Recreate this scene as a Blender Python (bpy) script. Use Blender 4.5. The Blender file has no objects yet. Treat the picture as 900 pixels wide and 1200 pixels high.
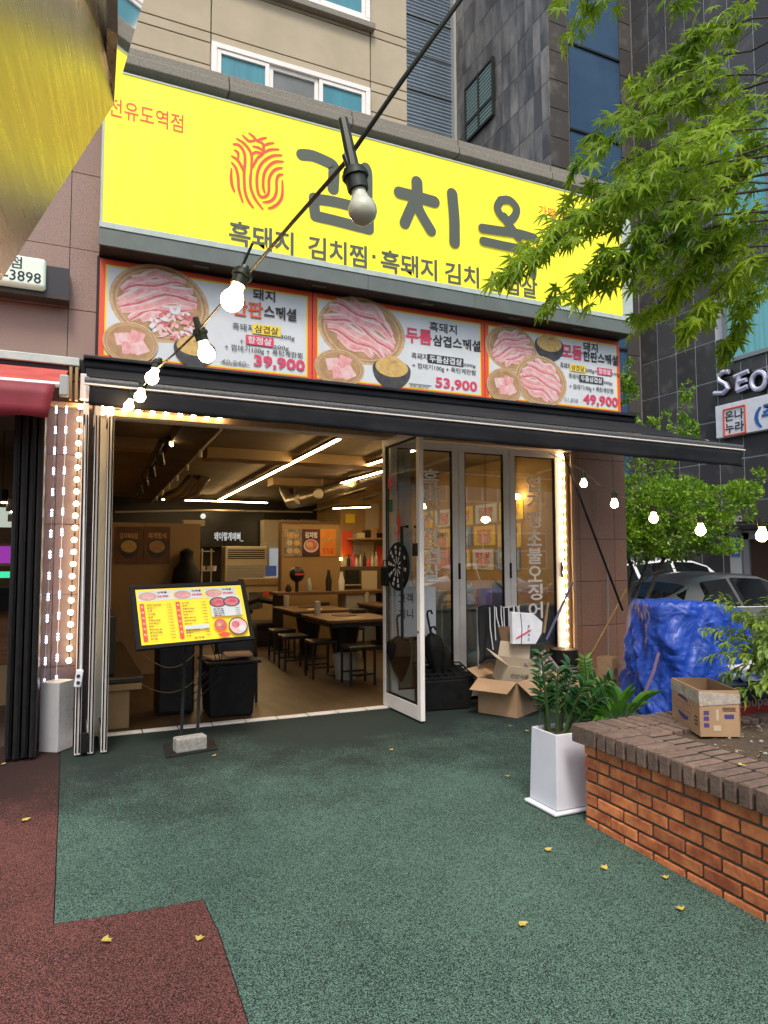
import bpy, bmesh, math, random
from mathutils import Vector, Matrix, noise
R_ = random.Random(7)
SC = bpy.context.scene
COL = SC.collection
# ---------------------------------------------------------------- camera
F_PX, EYE = 810.0, 1.5
up = Vector((-.0035, -1, .067)).normalized()
xa = Vector((1800., 48, 810)); xa = (xa - xa.dot(up)*up).normalized()
ya = up.cross(xa)
RC = Matrix((xa, ya, up))                 # camera (x right, y down, z forward) -> world
cam = bpy.data.objects.new('camera', bpy.data.cameras.new('camera'))
COL.objects.link(cam)
r, d, f = RC.col[0], RC.col[1], RC.col[2]
cam.matrix_world = Matrix(((r[0], -d[0], -f[0], 0), (r[1], -d[1], -f[1], 0), (r[2], -d[2], -f[2], EYE), (0, 0, 0, 1)))
cam.data.sensor_fit = 'HORIZONTAL'; cam.data.sensor_width = 36; cam.data.lens = 36*F_PX/900
cam.data.clip_start = .05; cam.data.clip_end = 500
SC.camera = cam
# ---------------------------------------------------------------- sky, sun, exposure
W = bpy.data.worlds.new('World'); SC.world = W; W.use_nodes = True
nt = W.node_tree; nt.nodes.clear()
sky = nt.nodes.new('ShaderNodeTexSky'); sky.sky_type = 'NISHITA'; sky.sun_disc = False
SUN_EL, SUN_AZ = math.radians(58), math.radians(200)
sky.sun_elevation = SUN_EL; sky.sun_rotation = SUN_AZ; sky.air_density = 1.6; sky.dust_density = 3.5; sky.ozone_density = .8
bg = nt.nodes.new('ShaderNodeBackground'); bg.inputs['Strength'].default_value = .14
wo = nt.nodes.new('ShaderNodeOutputWorld')
nt.links.new(sky.outputs[0], bg.inputs[0]); nt.links.new(bg.outputs[0], wo.inputs[0])
sun = bpy.data.objects.new('sun', bpy.data.lights.new('sun', 'SUN')); COL.objects.link(sun)
sun.data.energy = 1.4; sun.data.angle = math.radians(14); sun.data.color = (1, .95, .87)
sd = Vector((math.sin(SUN_AZ)*math.cos(SUN_EL), math.cos(SUN_AZ)*math.cos(SUN_EL), math.sin(SUN_EL)))
sun.rotation_euler = sd.to_track_quat('Z', 'Y').to_euler()
SC.view_settings.view_transform = 'Standard'; SC.view_settings.look = 'None'
SC.view_settings.exposure = .72; SC.view_settings.gamma = 1
SC.render.engine = 'CYCLES'
SC.cycles.use_denoising = True; SC.cycles.max_bounces = 8; SC.cycles.transparent_max_bounces = 16
SC.cycles.sample_clamp_indirect = 3; SC.cycles.sample_clamp_direct = 40; SC.cycles.caustics_reflective = False; SC.cycles.caustics_refractive = False
SC.cycles.use_light_tree = True

# ---------------------------------------------------------------- helpers
def ray(u, v): return RC @ Vector((u-450, v-600, F_PX))
EYEP = Vector((0, 0, EYE))
def PY(u, v, y): q = ray(u, v); return EYEP + q*(y/q[1])
def PX(u, v, x): q = ray(u, v); return EYEP + q*(x/q[0])
def PZ(u, v, z=0): q = ray(u, v); return EYEP + q*((z-EYE)/q[2])
def PP(u, v, p, n): q = ray(u, v); return EYEP + q*((p-EYEP).dot(n)/q.dot(n))
V = Vector

def mat(name, c, rough=.6, metal=0., c2=None, scale=8., amt=.5, bump=0., bscale=60., spec=.5, rand=0., emit=None, es=0., coat=0., stretch=(1, 1, 1), detail=4, contrast=.25, sheen=0, trans=0):
    m = bpy.data.materials.new(name); m.use_nodes = True
    t = m.node_tree; N = t.nodes; L = t.links
    b = N['Principled BSDF']
    b.inputs['Roughness'].default_value = rough; b.inputs['Metallic'].default_value = metal
    b.inputs['Specular IOR Level'].default_value = spec; b.inputs['Coat Weight'].default_value = coat
    if trans: b.inputs['Transmission Weight'].default_value = trans
    tc = N.new('ShaderNodeTexCoord'); oi = N.new('ShaderNodeObjectInfo')
    mp = N.new('ShaderNodeMapping'); mp.inputs['Scale'].default_value = stretch
    sc = N.new('ShaderNodeMath'); sc.operation = 'MULTIPLY'; sc.inputs[1].default_value = 37.
    L.new(oi.outputs['Random'], sc.inputs[0])
    ad = N.new('ShaderNodeVectorMath'); ad.operation = 'ADD'
    L.new(tc.outputs['Object'], mp.inputs[0]); L.new(mp.outputs[0], ad.inputs[0]); L.new(sc.outputs[0], ad.inputs[1])
    out = None
    if c2 is not None:
        n = N.new('ShaderNodeTexNoise'); n.inputs['Scale'].default_value = scale; n.inputs['Detail'].default_value = detail; n.inputs['Roughness'].default_value = .62
        L.new(ad.outputs[0], n.inputs['Vector'])
        rp = N.new('ShaderNodeMapRange'); rp.inputs[1].default_value = amt-contrast/2; rp.inputs[2].default_value = amt+contrast/2
        L.new(n.outputs['Fac'], rp.inputs[0])
        mx = N.new('ShaderNodeMix'); mx.data_type = 'RGBA'
        mx.inputs[6].default_value = (*c, 1); mx.inputs[7].default_value = (*c2, 1)
        L.new(rp.outputs[0], mx.inputs[0]); out = mx.outputs[2]
        # gloss varies with the same dirt
        rr = N.new('ShaderNodeMapRange'); rr.inputs[3].default_value = max(.02, rough-.07); rr.inputs[4].default_value = min(1, rough+.1)
        L.new(n.outputs['Fac'], rr.inputs[0]); L.new(rr.outputs[0], b.inputs['Roughness'])
    else:
        b.inputs['Base Color'].default_value = (*c, 1)
    if rand:
        hs = N.new('ShaderNodeHueSaturation')
        rr = N.new('ShaderNodeMapRange'); rr.inputs[3].default_value = 1-rand; rr.inputs[4].default_value = 1+rand
        L.new(oi.outputs['Random'], rr.inputs[0]); L.new(rr.outputs[0], hs.inputs['Value'])
        if out: L.new(out, hs.inputs['Color'])
        else: hs.inputs['Color'].default_value = (*c, 1)
        out = hs.outputs[0]
    if out: L.new(out, b.inputs['Base Color'])
    if bump:
        n2 = N.new('ShaderNodeTexNoise'); n2.inputs['Scale'].default_value = bscale; n2.inputs['Detail'].default_value = 5
        L.new(ad.outputs[0], n2.inputs['Vector'])
        bp = N.new('ShaderNodeBump'); bp.inputs['Strength'].default_value = bump; bp.inputs['Distance'].default_value = .01
        L.new(n2.outputs['Fac'], bp.inputs['Height']); L.new(bp.outputs[0], b.inputs['Normal'])
    if emit is not None:
        b.inputs['Emission Color'].default_value = (*emit, 1); b.inputs['Emission Strength'].default_value = es
    return m

def glass_mat(name, tint=(.86, .92, .9), rough=.0, refl=1.5, extra=0.):
    m = bpy.data.materials.new(name); m.use_nodes = True
    t = m.node_tree; N = t.nodes; L = t.links; N.clear()
    o = N.new('ShaderNodeOutputMaterial'); mx = N.new('ShaderNodeMixShader'); tr = N.new('ShaderNodeBsdfTransparent'); gl = N.new('ShaderNodeBsdfGlossy')
    fr = N.new('ShaderNodeLayerWeight'); fr.inputs[0].default_value = .5
    pw = N.new('ShaderNodeMath'); pw.operation = 'POWER'; pw.inputs[1].default_value = 4.0; L.new(fr.outputs['Facing'], pw.inputs[0])
    ms_ = N.new('ShaderNodeMath'); ms_.operation = 'MULTIPLY_ADD'; ms_.inputs[1].default_value = .9; ms_.inputs[2].default_value = .045; L.new(pw.outputs[0], ms_.inputs[0])
    tr.inputs[0].default_value = (*tint, 1); gl.inputs['Roughness'].default_value = rough; gl.inputs[0].default_value = (.95, .97, 1, 1)
    ad = N.new('ShaderNodeMath'); ad.operation = 'ADD'; ad.inputs[1].default_value = extra; ad.use_clamp = True
    fr = ms_
    L.new(fr.outputs[0], ad.inputs[0]); L.new(ad.outputs[0], mx.inputs[0]); L.new(tr.outputs[0], mx.inputs[1]); L.new(gl.outputs[0], mx.inputs[2]); L.new(mx.outputs[0], o.inputs[0])
    return m

def emat(name, c, s):
    m = bpy.data.materials.new(name); m.use_nodes = True
    b = m.node_tree.nodes['Principled BSDF']
    b.inputs['Base Color'].default_value = (*c, 1); b.inputs['Emission Color'].default_value = (*c, 1); b.inputs['Emission Strength'].default_value = s
    return m

class MB:
    def __init__(s): s.v = []; s.f = []
    def add(s, vs, fs):
        k = len(s.v); s.v += [V(p) for p in vs]; s.f += [tuple(i+k for i in q) for q in fs]; return s
    def hexa(s, p):        # 8 points: bottom 4 ccw, top 4
        return s.add(p, [(3, 2, 1, 0), (4, 5, 6, 7), (0, 1, 5, 4), (1, 2, 6, 5), (2, 3, 7, 6), (3, 0, 4, 7)])
    def box(s, a, b):
        x0, y0, z0 = [min(a[i], b[i]) for i in range(3)]; x1, y1, z1 = [max(a[i], b[i]) for i in range(3)]
        return s.hexa([(x0, y0, z0), (x1, y0, z0), (x1, y1, z0), (x0, y1, z0), (x0, y0, z1), (x1, y0, z1), (x1, y1, z1), (x0, y1, z1)])
    def cbox(s, c, size, rot=None):
        m = rot if rot is not None else Matrix.Identity(3)
        h = [x/2 for x in size]; c = V(c)
        return s.hexa([c + m @ V((sx*h[0], sy*h[1], sz*h[2])) for sx, sy, sz in ((-1, -1, -1), (1, -1, -1), (1, 1, -1), (-1, 1, -1), (-1, -1, 1), (1, -1, 1), (1, 1, 1), (-1, 1, 1))])
    def poly(s, ps): return s.add(ps, [tuple(range(len(ps)))])
    def prism(s, ps, off):
        n = len(ps); off = V(off); ps = [V(p) for p in ps]
        fs = [tuple(range(n)), tuple(range(2*n-1, n-1, -1))] + [(i, i+n, (i+1) % n+n, (i+1) % n) for i in range(n)]
        return s.add(ps+[p+off for p in ps], fs)
    def tube(s, pts, r, n=6, r1=None, cap=True):
        pts = [V(p) for p in pts]; m = len(pts); vs = []
        u = None
        for i, p in enumerate(pts):
            t = (pts[min(i+1, m-1)]-pts[max(i-1, 0)])
            if t.length < 1e-9: t = V((0, 0, 1))
            t.normalize()
            if u is None: u = t.orthogonal().normalized()
            else:
                u = u - u.dot(t)*t
                u = u.normalized() if u.length > 1e-6 else t.orthogonal().normalized()
            w = t.cross(u)
            rr = r[i] if isinstance(r, (list, tuple)) else (r if r1 is None else r+(r1-r)*i/max(1, m-1))
            vs += [p + (u*math.cos(2*math.pi*k/n) + w*math.sin(2*math.pi*k/n))*rr for k in range(n)]
        fs = [(i*n+k, i*n+(k+1) % n, (i+1)*n+(k+1) % n, (i+1)*n+k) for i in range(m-1) for k in range(n)]
        if cap: fs += [tuple(range(n-1, -1, -1)), tuple(range((m-1)*n, m*n))]
        return s.add(vs, fs)
    def lathe(s, prof, c=(0, 0, 0), n=12, ax=None):
        q = V((0, 0, 1)).rotation_difference(V(ax)).to_matrix() if ax is not None else Matrix.Identity(3)
        c = V(c); m = len(prof)
        vs = [c + q @ V((rr*math.cos(2*math.pi*k/n), rr*math.sin(2*math.pi*k/n), z)) for rr, z in prof for k in range(n)]
        fs = [(i*n+k, i*n+(k+1) % n, (i+1)*n+(k+1) % n, (i+1)*n+k) for i in range(m-1) for k in range(n)]
        fs += [tuple(range(n-1, -1, -1)), tuple(range((m-1)*n, m*n))]
        return s.add(vs, fs)
    def sphere(s, c, rr, n=10, m=6, sz=1):
        pr = [(max(1e-4, rr*math.sin(math.pi*i/m)), -rr*sz*math.cos(math.pi*i/m)) for i in range(m+1)]
        return s.lathe(pr, c, n)
    def stroke(s, pts, w, y, n=8, depth=.003):   # brush stroke on the plane y = const, points (x, z, [w])
        P = [V((p[0], 0, p[1])) for p in pts]; ws = [p[2] if len(p) > 2 else w for p in pts]
        # smooth by catmull
        Q = []; Wd = []
        for i in range(len(P)-1):
            p0 = P[max(i-1, 0)]; p1 = P[i]; p2 = P[i+1]; p3 = P[min(i+2, len(P)-1)]
            for k in range(4):
                t = k/4; Q.append(.5*((2*p1)+(-p0+p2)*t+(2*p0-5*p1+4*p2-p3)*t*t+(-p0+3*p1-3*p2+p3)*t**3)); Wd.append(ws[i]+(ws[i+1]-ws[i])*t)
        Q.append(P[-1]); Wd.append(ws[-1])
        L, Rr = [], []
        for i, p in enumerate(Q):
            t = (Q[min(i+1, len(Q)-1)]-Q[max(i-1, 0)]).normalized(); nn = V((-t.z, 0, t.x))
            L.append(p+nn*Wd[i]/2); Rr.append(p-nn*Wd[i]/2)
        vs = L+Rr; m = len(Q)
        y -= .0001
        s.add([(p.x, y, p.z) for p in vs], [(i, i+m, i+1+m, i+1) for i in range(m-1)])
        for kk, (c, w2) in enumerate(((Q[0], Wd[0]), (Q[-1], Wd[-1]))):
            y -= .00025
            s.poly([(c.x+math.cos(a*math.pi/n)*w2/2, y, c.z+math.sin(a*math.pi/n)*w2/2) for a in range(2*n)])
        return s
    def build(s, name, m, parent=None, smooth=False, bevel=0., seg=2, local=False, kind=None, solid=0):
        me = bpy.data.meshes.new(name)
        off = V((0, 0, 0))
        inv = None
        if parent is not None and not local:
            inv = world(parent).inverted()
        vs = [(inv @ p) if inv is not None else p for p in s.v]
        org = V((0, 0, 0))
        if parent is None and vs:
            org = V((sum(p.x for p in vs)/len(vs), sum(p.y for p in vs)/len(vs), min(p.z for p in vs)))
            vs = [p-org for p in vs]
        me.from_pydata([tuple(p) for p in vs], [], s.f)
        if m is not None: me.materials.append(m)
        bm = bmesh.new(); bm.from_mesh(me); bmesh.ops.recalc_face_normals(bm, faces=bm.faces); bm.to_mesh(me); bm.free()
        if smooth:
            me.shade_smooth()
            if smooth != 'all': me.set_sharp_from_angle(angle=math.radians(40))
        o = bpy.data.objects.new(name, me); COL.objects.link(o)
        o.location = org
        if parent is not None: o.parent = parent
        if bevel:
            bv = o.modifiers.new('bevel', 'BEVEL'); bv.width = bevel; bv.segments = seg; bv.limit_method = 'ANGLE'
        if kind: o['kind'] = kind
        return o

def world(o):
    m = o.matrix_basis.copy()
    p = o.parent
    while p is not None:
        m = p.matrix_basis @ m; p = p.parent
    return m
def thing(name, label, cat, loc=(0, 0, 0), rz=0, group=None, rot=None):
    o = bpy.data.objects.new(name, None); COL.objects.link(o)
    o.empty_display_size = .1
    o.location = loc; o.rotation_euler = rot if rot is not None else (0, 0, rz)
    o['label'] = label; o['category'] = cat
    if group: o['group'] = group
    return o
def tag(o, label, cat, group=None):
    o['label'] = label; o['category'] = cat
    if group: o['group'] = group
    return o
def struct(o): o['kind'] = 'structure'; return o
def dup(root, loc=None, rz=None, label=None, scale=None):
    c = root.copy(); COL.objects.link(c)
    if loc is not None: c.location = loc
    if rz is not None: c.rotation_euler = (0, 0, rz)
    if scale: c.scale = (scale,)*3
    if label: c['label'] = label
    def rec(a, b):
        for ch in a.children:
            if ch == b: continue
            k = ch.copy(); COL.objects.link(k); k.parent = b; rec(ch, k)
    for ch in list(root.children):
        k = ch.copy(); COL.objects.link(k); k.parent = c; rec(ch, k)
    return c

_tc = {}
def text_geo(s, bold=0.):
    key = (s, bold)
    if key in _tc: return _tc[key]
    cu = bpy.data.curves.new('t', 'FONT'); cu.body = s; cu.resolution_u = 2; cu.offset = bold; cu.size = 1
    o = bpy.data.objects.new('t', cu); COL.objects.link(o)
    bpy.context.view_layer.update()
    me = bpy.data.meshes.new_from_object(o.evaluated_get(bpy.context.evaluated_depsgraph_get()))
    vs = [v.co.copy() for v in me.vertices]; fs = [tuple(p.vertices) for p in me.polygons]
    bpy.data.objects.remove(o); bpy.data.curves.remove(cu); bpy.data.meshes.remove(me)
    x0 = min(v.x for v in vs); x1 = max(v.x for v in vs); y0 = min(v.y for v in vs); y1 = max(v.y for v in vs)
    _tc[key] = (vs, fs, x0, x1, y0, y1); return _tc[key]
def put_text(mb, s, O, ux, uz, w=None, h=None, bold=0., skew=0):
    """lay text s into mb: O = lower left, ux / uz unit vectors, fitted into w x h metres"""
    vs, fs, x0, x1, y0, y1 = text_geo(s, bold)
    sx = w/(x1-x0) if w else None; sz = h/(y1-y0) if h else None
    sx = sx or sz; sz = sz or sx
    O = V(O); ux = V(ux); uz = V(uz)
    mb.add([O+ux*((v.x-x0)*sx+skew*(v.y-y0)*sz)+uz*((v.y-y0)*sz) for v in vs], fs)
    return (x1-x0)*sx
UX, UZ = V((1, 0, 0)), V((0, 0, 1))

# ---------------------------------------------------------------- materials
m_yel = mat('sign_yellow', (.86, .76, .01), .3, c2=(.74, .64, .03), scale=2.2, amt=.6, contrast=.4, stretch=(2.5, 1, .35), emit=(1, .88, .01), es=.22, spec=.6)
m_red = mat('print_red', (.72, .10, .03), .5)
m_ink = mat('print_dark_green_grey', (.085, .10, .075), .5)
m_black = mat('black_plastic', (.008, .008, .009), .55, c2=(.013, .013, .013), scale=14, spec=.18)
m_ink2 = mat('print_black', (.03, .03, .035), .6)
m_white = mat('print_white', (.66, .69, .72), .45, c2=(.6, .63, .66), scale=3)
m_pink = mat('print_crimson', (.66, .05, .12), .5)
m_orange = mat('print_orange_red', (.74, .09, .035), .5)
m_yline = mat('print_yellow', (.85, .62, .04), .5)
m_alu = mat('white_aluminium', (.84, .79, .76), .38, c2=(.76, .72, .68), scale=5)
m_alud = mat('grey_fascia', (.14, .165, .15), .45, c2=(.10, .12, .115), scale=5, contrast=.5)
m_trim = mat('pale_trim', (.5, .58, .55), .4, c2=(.38, .45, .42), scale=9, contrast=.5)
m_dark = mat('dark_metal', (.012, .012, .013), .45, c2=(.02, .02, .02), scale=9, spec=.35)
m_soffit = mat('brown_soffit', (.035, .028, .02), .7, c2=(.06, .05, .035), scale=6)
m_fabric = mat('black_awning_fabric', (.008, .009, .012), .85, c2=(.016, .017, .02), scale=3, bump=.6, bscale=9, spec=.25)
m_granite = mat('pink_granite', (.34, .215, .175), .5, c2=(.19, .125, .105), scale=170, contrast=.3, rand=.07, bump=.05, bscale=200, detail=2)
m_granite_lit = mat('bulb_lit_granite', (.48, .24, .145), .45, c2=(.27, .13, .08), scale=150, contrast=.35, rand=.09, bump=.05, bscale=200, detail=2)  # pillar copy of the granite, warm light of the bulbs put into its colour
m_granitejoint = mat('granite_joint', (.05, .035, .03), .9)
m_granite2 = mat('violet_granite', (.17, .13, .15), .35, c2=(.09, .07, .08), scale=170, contrast=.3, rand=.05, detail=2)
m_beige = mat('beige_render', (.44, .37, .265), .8, c2=(.40, .335, .24), scale=2.5, rand=.02, bump=.1, bscale=120)
m_beigej = mat('beige_joint', (.12, .10, .07), .9)
m_coping = mat('grey_stone_coping', (.27, .245, .205), .75, c2=(.16, .145, .115), scale=60, contrast=.4, bump=.2, bscale=90)
m_curtain = mat('teal_blind', (.045, .24, .29), .35, c2=(.035, .19, .25), scale=2, stretch=(6, 1, .3))
m_curtaing = mat('grey_blind', (.16, .17, .17), .5, c2=(.12, .13, .13), scale=2)
m_tile = mat('dark_stone_tile', (.062, .057, .055), .38, c2=(.17, .155, .145), scale=2.1, amt=.66, contrast=.25, rand=.25, bump=.06, bscale=40)
m_tilej = mat('tile_joint', (.6, .6, .6), .8)
m_tilejd = mat('tile_joint_grey', (.26, .25, .24), .8)
m_siding = mat('corrugated_siding', (.24, .30, .37), .35, metal=.4, c2=(.2, .25, .31), scale=2)
m_blueglass = mat('blue_glazing', (.03, .075, .15), .07, c2=(.04, .1, .19), scale=.5, spec=.9)
m_tealglass = mat('teal_glazing', (.12, .42, .45), .15, c2=(.2, .52, .54), scale=1.5, stretch=(1, 8, .2))
m_glass = glass_mat('clear_glass', (.91, .94, .93), extra=.08)
m_carglass = mat('car_glass', (.004, .005, .006), .04, spec=.28)
m_rubberg = None
m_floor = mat('brown_vinyl_floor', (.065, .036, .015), .42, c2=(.036, .02, .01), scale=7, contrast=.5, stretch=(1, .3, 1), bump=.04, bscale=60)
m_ceil = mat('brown_ceiling', (.24, .19, .12), .85, c2=(.19, .15, .09), scale=2)
m_iwall = mat('ochre_wall', (.46, .30, .12), .7, c2=(.38, .24, .09), scale=2)
m_iwalld = mat('dark_wall', (.016, .015, .014), .7)
m_ply = mat('tan_panel', (.36, .24, .11), .5, c2=(.31, .2, .09), scale=1.5)
m_wood = mat('table_wood', (.17, .095, .04), .4, c2=(.085, .045, .02), scale=6, contrast=.5, stretch=(1, 7, 1))
m_cream = mat('cream_plastic', (.52, .46, .33), .45)
m_grey = mat('galvanised_duct', (.30, .26, .20), .32, metal=.75, c2=(.24, .21, .16), scale=4)
m_greyp = mat('grey_plastic', (.38, .38, .36), .5)
m_led = emat('led_strip', (1, .68, .32), 38.)
m_bulbon = emat('lit_bulb', (1, .66, .34), 34.)
m_ledw = emat('lit_white_led', (.72, .8, 1), 9.)
m_bulboff = mat('frosted_unlit_bulb', (.55, .56, .42), .12, spec=.7, coat=.4)
m_socket = mat('bulb_socket', (.018, .026, .012), .4)
m_cable = mat('cable_rubber', (.016, .018, .008), .5)
m_card = mat('cardboard', (.40, .255, .145), .8, c2=(.34, .21, .115), scale=5, rand=.12, bump=.06, bscale=60)
m_cardin = mat('cardboard_inside', (.26, .15, .08), .85, c2=(.22, .13, .07), scale=6)
m_cardpale = mat('pale_cardboard', (.55, .45, .33), .75, c2=(.48, .38, .27), scale=5)
m_print = mat('brown_box_print', (.10, .06, .04), .8)
m_foam = mat('white_foam', (.78, .79, .82), .55, c2=(.7, .71, .76), scale=8)
m_pot = mat('white_glazed_pot', (.72, .72, .80), .28, c2=(.66, .66, .74), scale=3, coat=.2)
m_soil = mat('soil', (.035, .022, .014), .95, c2=(.10, .07, .045), scale=60, contrast=.4, bump=1., bscale=50)
m_brick = mat('orange_brick', (.68, .23, .08), .75, c2=(.36, .085, .032), scale=9, amt=.5, contrast=.3, rand=.28, bump=.35, bscale=70)
m_capbrick = mat('brown_cap_brick', (.19, .125, .095), .8, c2=(.10, .066, .052), scale=22, contrast=.4, rand=.2, bump=.4, bscale=80)
m_mortar = mat('dark_mortar', (.05, .05, .038), .95, c2=(.09, .09, .065), scale=20, bump=.6, bscale=80)
m_tarp = mat('blue_tarpaulin', (.008, .055, .42), .42, c2=(.02, .06, .27), scale=4, contrast=.5, bump=.5, bscale=45, coat=.05)
m_redfab = mat('red_awning_fabric', (.55, .10, .085), .6, c2=(.42, .06, .05), scale=4)
m_redfab2 = mat('red_valance_fabric', (.26, .02, .035), .6, c2=(.2, .015, .03), scale=4)
m_steel = mat('brushed_steel', (.52, .46, .38), .27, metal=1., c2=(.36, .29, .21), scale=3, contrast=.6, stretch=(1, 1, 12), bump=.06, bscale=25)
m_mirror = mat('polished_steel', (.8, .8, .78), .05, metal=1.)
m_maple = None

def leaf_mat(name, c, c2, rough=.45, tr=.35, scale=3):
    m = bpy.data.materials.new(name); m.use_nodes = True
    t = m.node_tree; N = t.nodes; L = t.links
    b = N['Principled BSDF']; b.inputs['Roughness'].default_value = rough
    g = N.new('ShaderNodeNewGeometry'); oi = N.new('ShaderNodeObjectInfo')
    n = N.new('ShaderNodeTexNoise'); n.inputs['Scale'].default_value = scale; L.new(g.outputs['Position'], n.inputs['Vector'])
    ad = N.new('ShaderNodeMath'); ad.operation = 'ADD'; L.new(g.outputs['Random Per Island'], ad.inputs[0]); L.new(oi.outputs['Random'], ad.inputs[1])
    fr = N.new('ShaderNodeMath'); fr.operation = 'FRACT'; L.new(ad.outputs[0], fr.inputs[0])
    a2 = N.new('ShaderNodeMath'); a2.operation = 'MULTIPLY_ADD'; a2.inputs[1].default_value = .55; L.new(fr.outputs[0], a2.inputs[0]); 
    s2 = N.new('ShaderNodeMath'); s2.operation = 'MULTIPLY_ADD'; s2.inputs[1].default_value = 1.4; s2.inputs[2].default_value = -.45; L.new(n.outputs['Fac'], s2.inputs[0]); L.new(s2.outputs[0], a2.inputs[2])
    a2.use_clamp = True
    mx = N.new('ShaderNodeMix'); mx.data_type = 'RGBA'; mx.inputs[6].default_value = (*c, 1); mx.inputs[7].default_value = (*c2, 1); L.new(a2.outputs[0], mx.inputs[0])
    L.new(mx.outputs[2], b.inputs['Base Color'])
    tl = N.new('ShaderNodeBsdfTranslucent'); L.new(mx.outputs[2], tl.inputs[0])
    ms = N.new('ShaderNodeMixShader'); ms.inputs[0].default_value = tr
    o = N['Material Output']; L.new(b.outputs[0], ms.inputs[1]); L.new(tl.outputs[0], ms.inputs[2]); L.new(ms.outputs[0], o.inputs[0])
    return m
m_maple = leaf_mat('maple_leaf', (.11, .24, .015), (.42, .58, .03), tr=.6, scale=2.2)
m_bushl = leaf_mat('privet_leaf', (.08, .20, .015), (.30, .48, .03), scale=4)
m_zz = leaf_mat('glossy_dark_leaf', (.012, .06, .015), (.03, .11, .02), rough=.22, tr=.1, scale=8)
m_bright = leaf_mat('bright_leaf', (.05, .17, .015), (.13, .32, .03), rough=.35, tr=.3, scale=8)
m_nandina = leaf_mat('bamboo_leaf', (.07, .18, .03), (.28, .38, .05), rough=.4, tr=.35, scale=9)
m_bark = mat('bark', (.05, .035, .022), .9, c2=(.09, .07, .05), scale=25, bump=.6, bscale=40)
m_fallen = leaf_mat('fallen_yellow_leaf', (.5, .38, .06), (.62, .5, .12), tr=.1)

def rubber(name, ca, cb, dark):
    m = bpy.data.materials.new(name); m.use_nodes = True
    t = m.node_tree; N = t.nodes; L = t.links; b = N['Principled BSDF']
    b.inputs['Roughness'].default_value = .85; b.inputs['Specular IOR Level'].default_value = .2
    g = N.new('ShaderNodeNewGeometry')
    vo = N.new('ShaderNodeTexVoronoi'); vo.inputs['Scale'].default_value = 270; L.new(g.outputs['Position'], vo.inputs['Vector'])
    sp = N.new('ShaderNodeSeparateColor'); L.new(vo.outputs['Color'], sp.inputs[0])
    big = N.new('ShaderNodeTexNoise'); big.inputs['Scale'].default_value = 1.3; big.inputs['Detail'].default_value = 6; big.inputs['Roughness'].default_value = .7; L.new(g.outputs['Position'], big.inputs['Vector'])
    # black granules: worn patches, plus wear and painted awning shade at the shop front
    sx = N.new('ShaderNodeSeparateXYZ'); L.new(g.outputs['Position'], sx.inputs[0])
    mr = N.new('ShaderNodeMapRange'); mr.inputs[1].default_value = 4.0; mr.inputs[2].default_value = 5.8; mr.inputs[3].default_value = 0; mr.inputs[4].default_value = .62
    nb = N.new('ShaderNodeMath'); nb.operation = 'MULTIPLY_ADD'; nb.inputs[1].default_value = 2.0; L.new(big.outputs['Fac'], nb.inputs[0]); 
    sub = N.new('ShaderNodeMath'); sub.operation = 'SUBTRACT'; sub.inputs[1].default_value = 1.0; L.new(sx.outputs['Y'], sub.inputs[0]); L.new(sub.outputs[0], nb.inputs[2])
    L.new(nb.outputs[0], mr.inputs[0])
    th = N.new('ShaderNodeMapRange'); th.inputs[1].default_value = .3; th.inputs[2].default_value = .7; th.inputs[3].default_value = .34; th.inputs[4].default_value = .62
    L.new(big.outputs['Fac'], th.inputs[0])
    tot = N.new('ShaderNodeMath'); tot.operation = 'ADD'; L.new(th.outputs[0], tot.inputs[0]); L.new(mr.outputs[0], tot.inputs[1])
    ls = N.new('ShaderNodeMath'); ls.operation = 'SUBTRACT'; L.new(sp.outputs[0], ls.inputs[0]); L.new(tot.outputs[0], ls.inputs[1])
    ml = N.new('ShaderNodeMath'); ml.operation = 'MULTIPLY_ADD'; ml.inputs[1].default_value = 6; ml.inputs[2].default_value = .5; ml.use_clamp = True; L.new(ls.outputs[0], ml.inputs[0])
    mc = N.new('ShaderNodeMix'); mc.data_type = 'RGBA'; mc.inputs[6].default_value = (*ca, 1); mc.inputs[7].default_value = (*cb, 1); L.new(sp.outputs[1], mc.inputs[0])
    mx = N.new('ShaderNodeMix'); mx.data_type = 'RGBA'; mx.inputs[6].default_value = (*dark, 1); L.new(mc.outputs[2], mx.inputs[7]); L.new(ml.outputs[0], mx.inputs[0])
    L.new(mx.outputs[2], b.inputs['Base Color'])
    bp = N.new('ShaderNodeBump'); bp.inputs['Strength'].default_value = .9; bp.inputs['Distance'].default_value = .004
    inv = N.new('ShaderNodeMath'); inv.operation = 'SUBTRACT'; inv.inputs[0].default_value = 1; L.new(vo.outputs['Distance'], inv.inputs[1])
    L.new(inv.outputs[0], bp.inputs['Height']); L.new(bp.outputs[0], b.inputs['Normal'])
    return m
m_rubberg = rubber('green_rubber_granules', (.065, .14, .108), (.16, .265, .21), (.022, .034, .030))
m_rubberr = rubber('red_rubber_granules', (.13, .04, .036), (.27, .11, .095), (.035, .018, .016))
m_asphalt = mat('asphalt', (.05, .05, .052), .85, c2=(.075, .075, .075), scale=90, contrast=.4, bump=.3, bscale=140)

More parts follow.
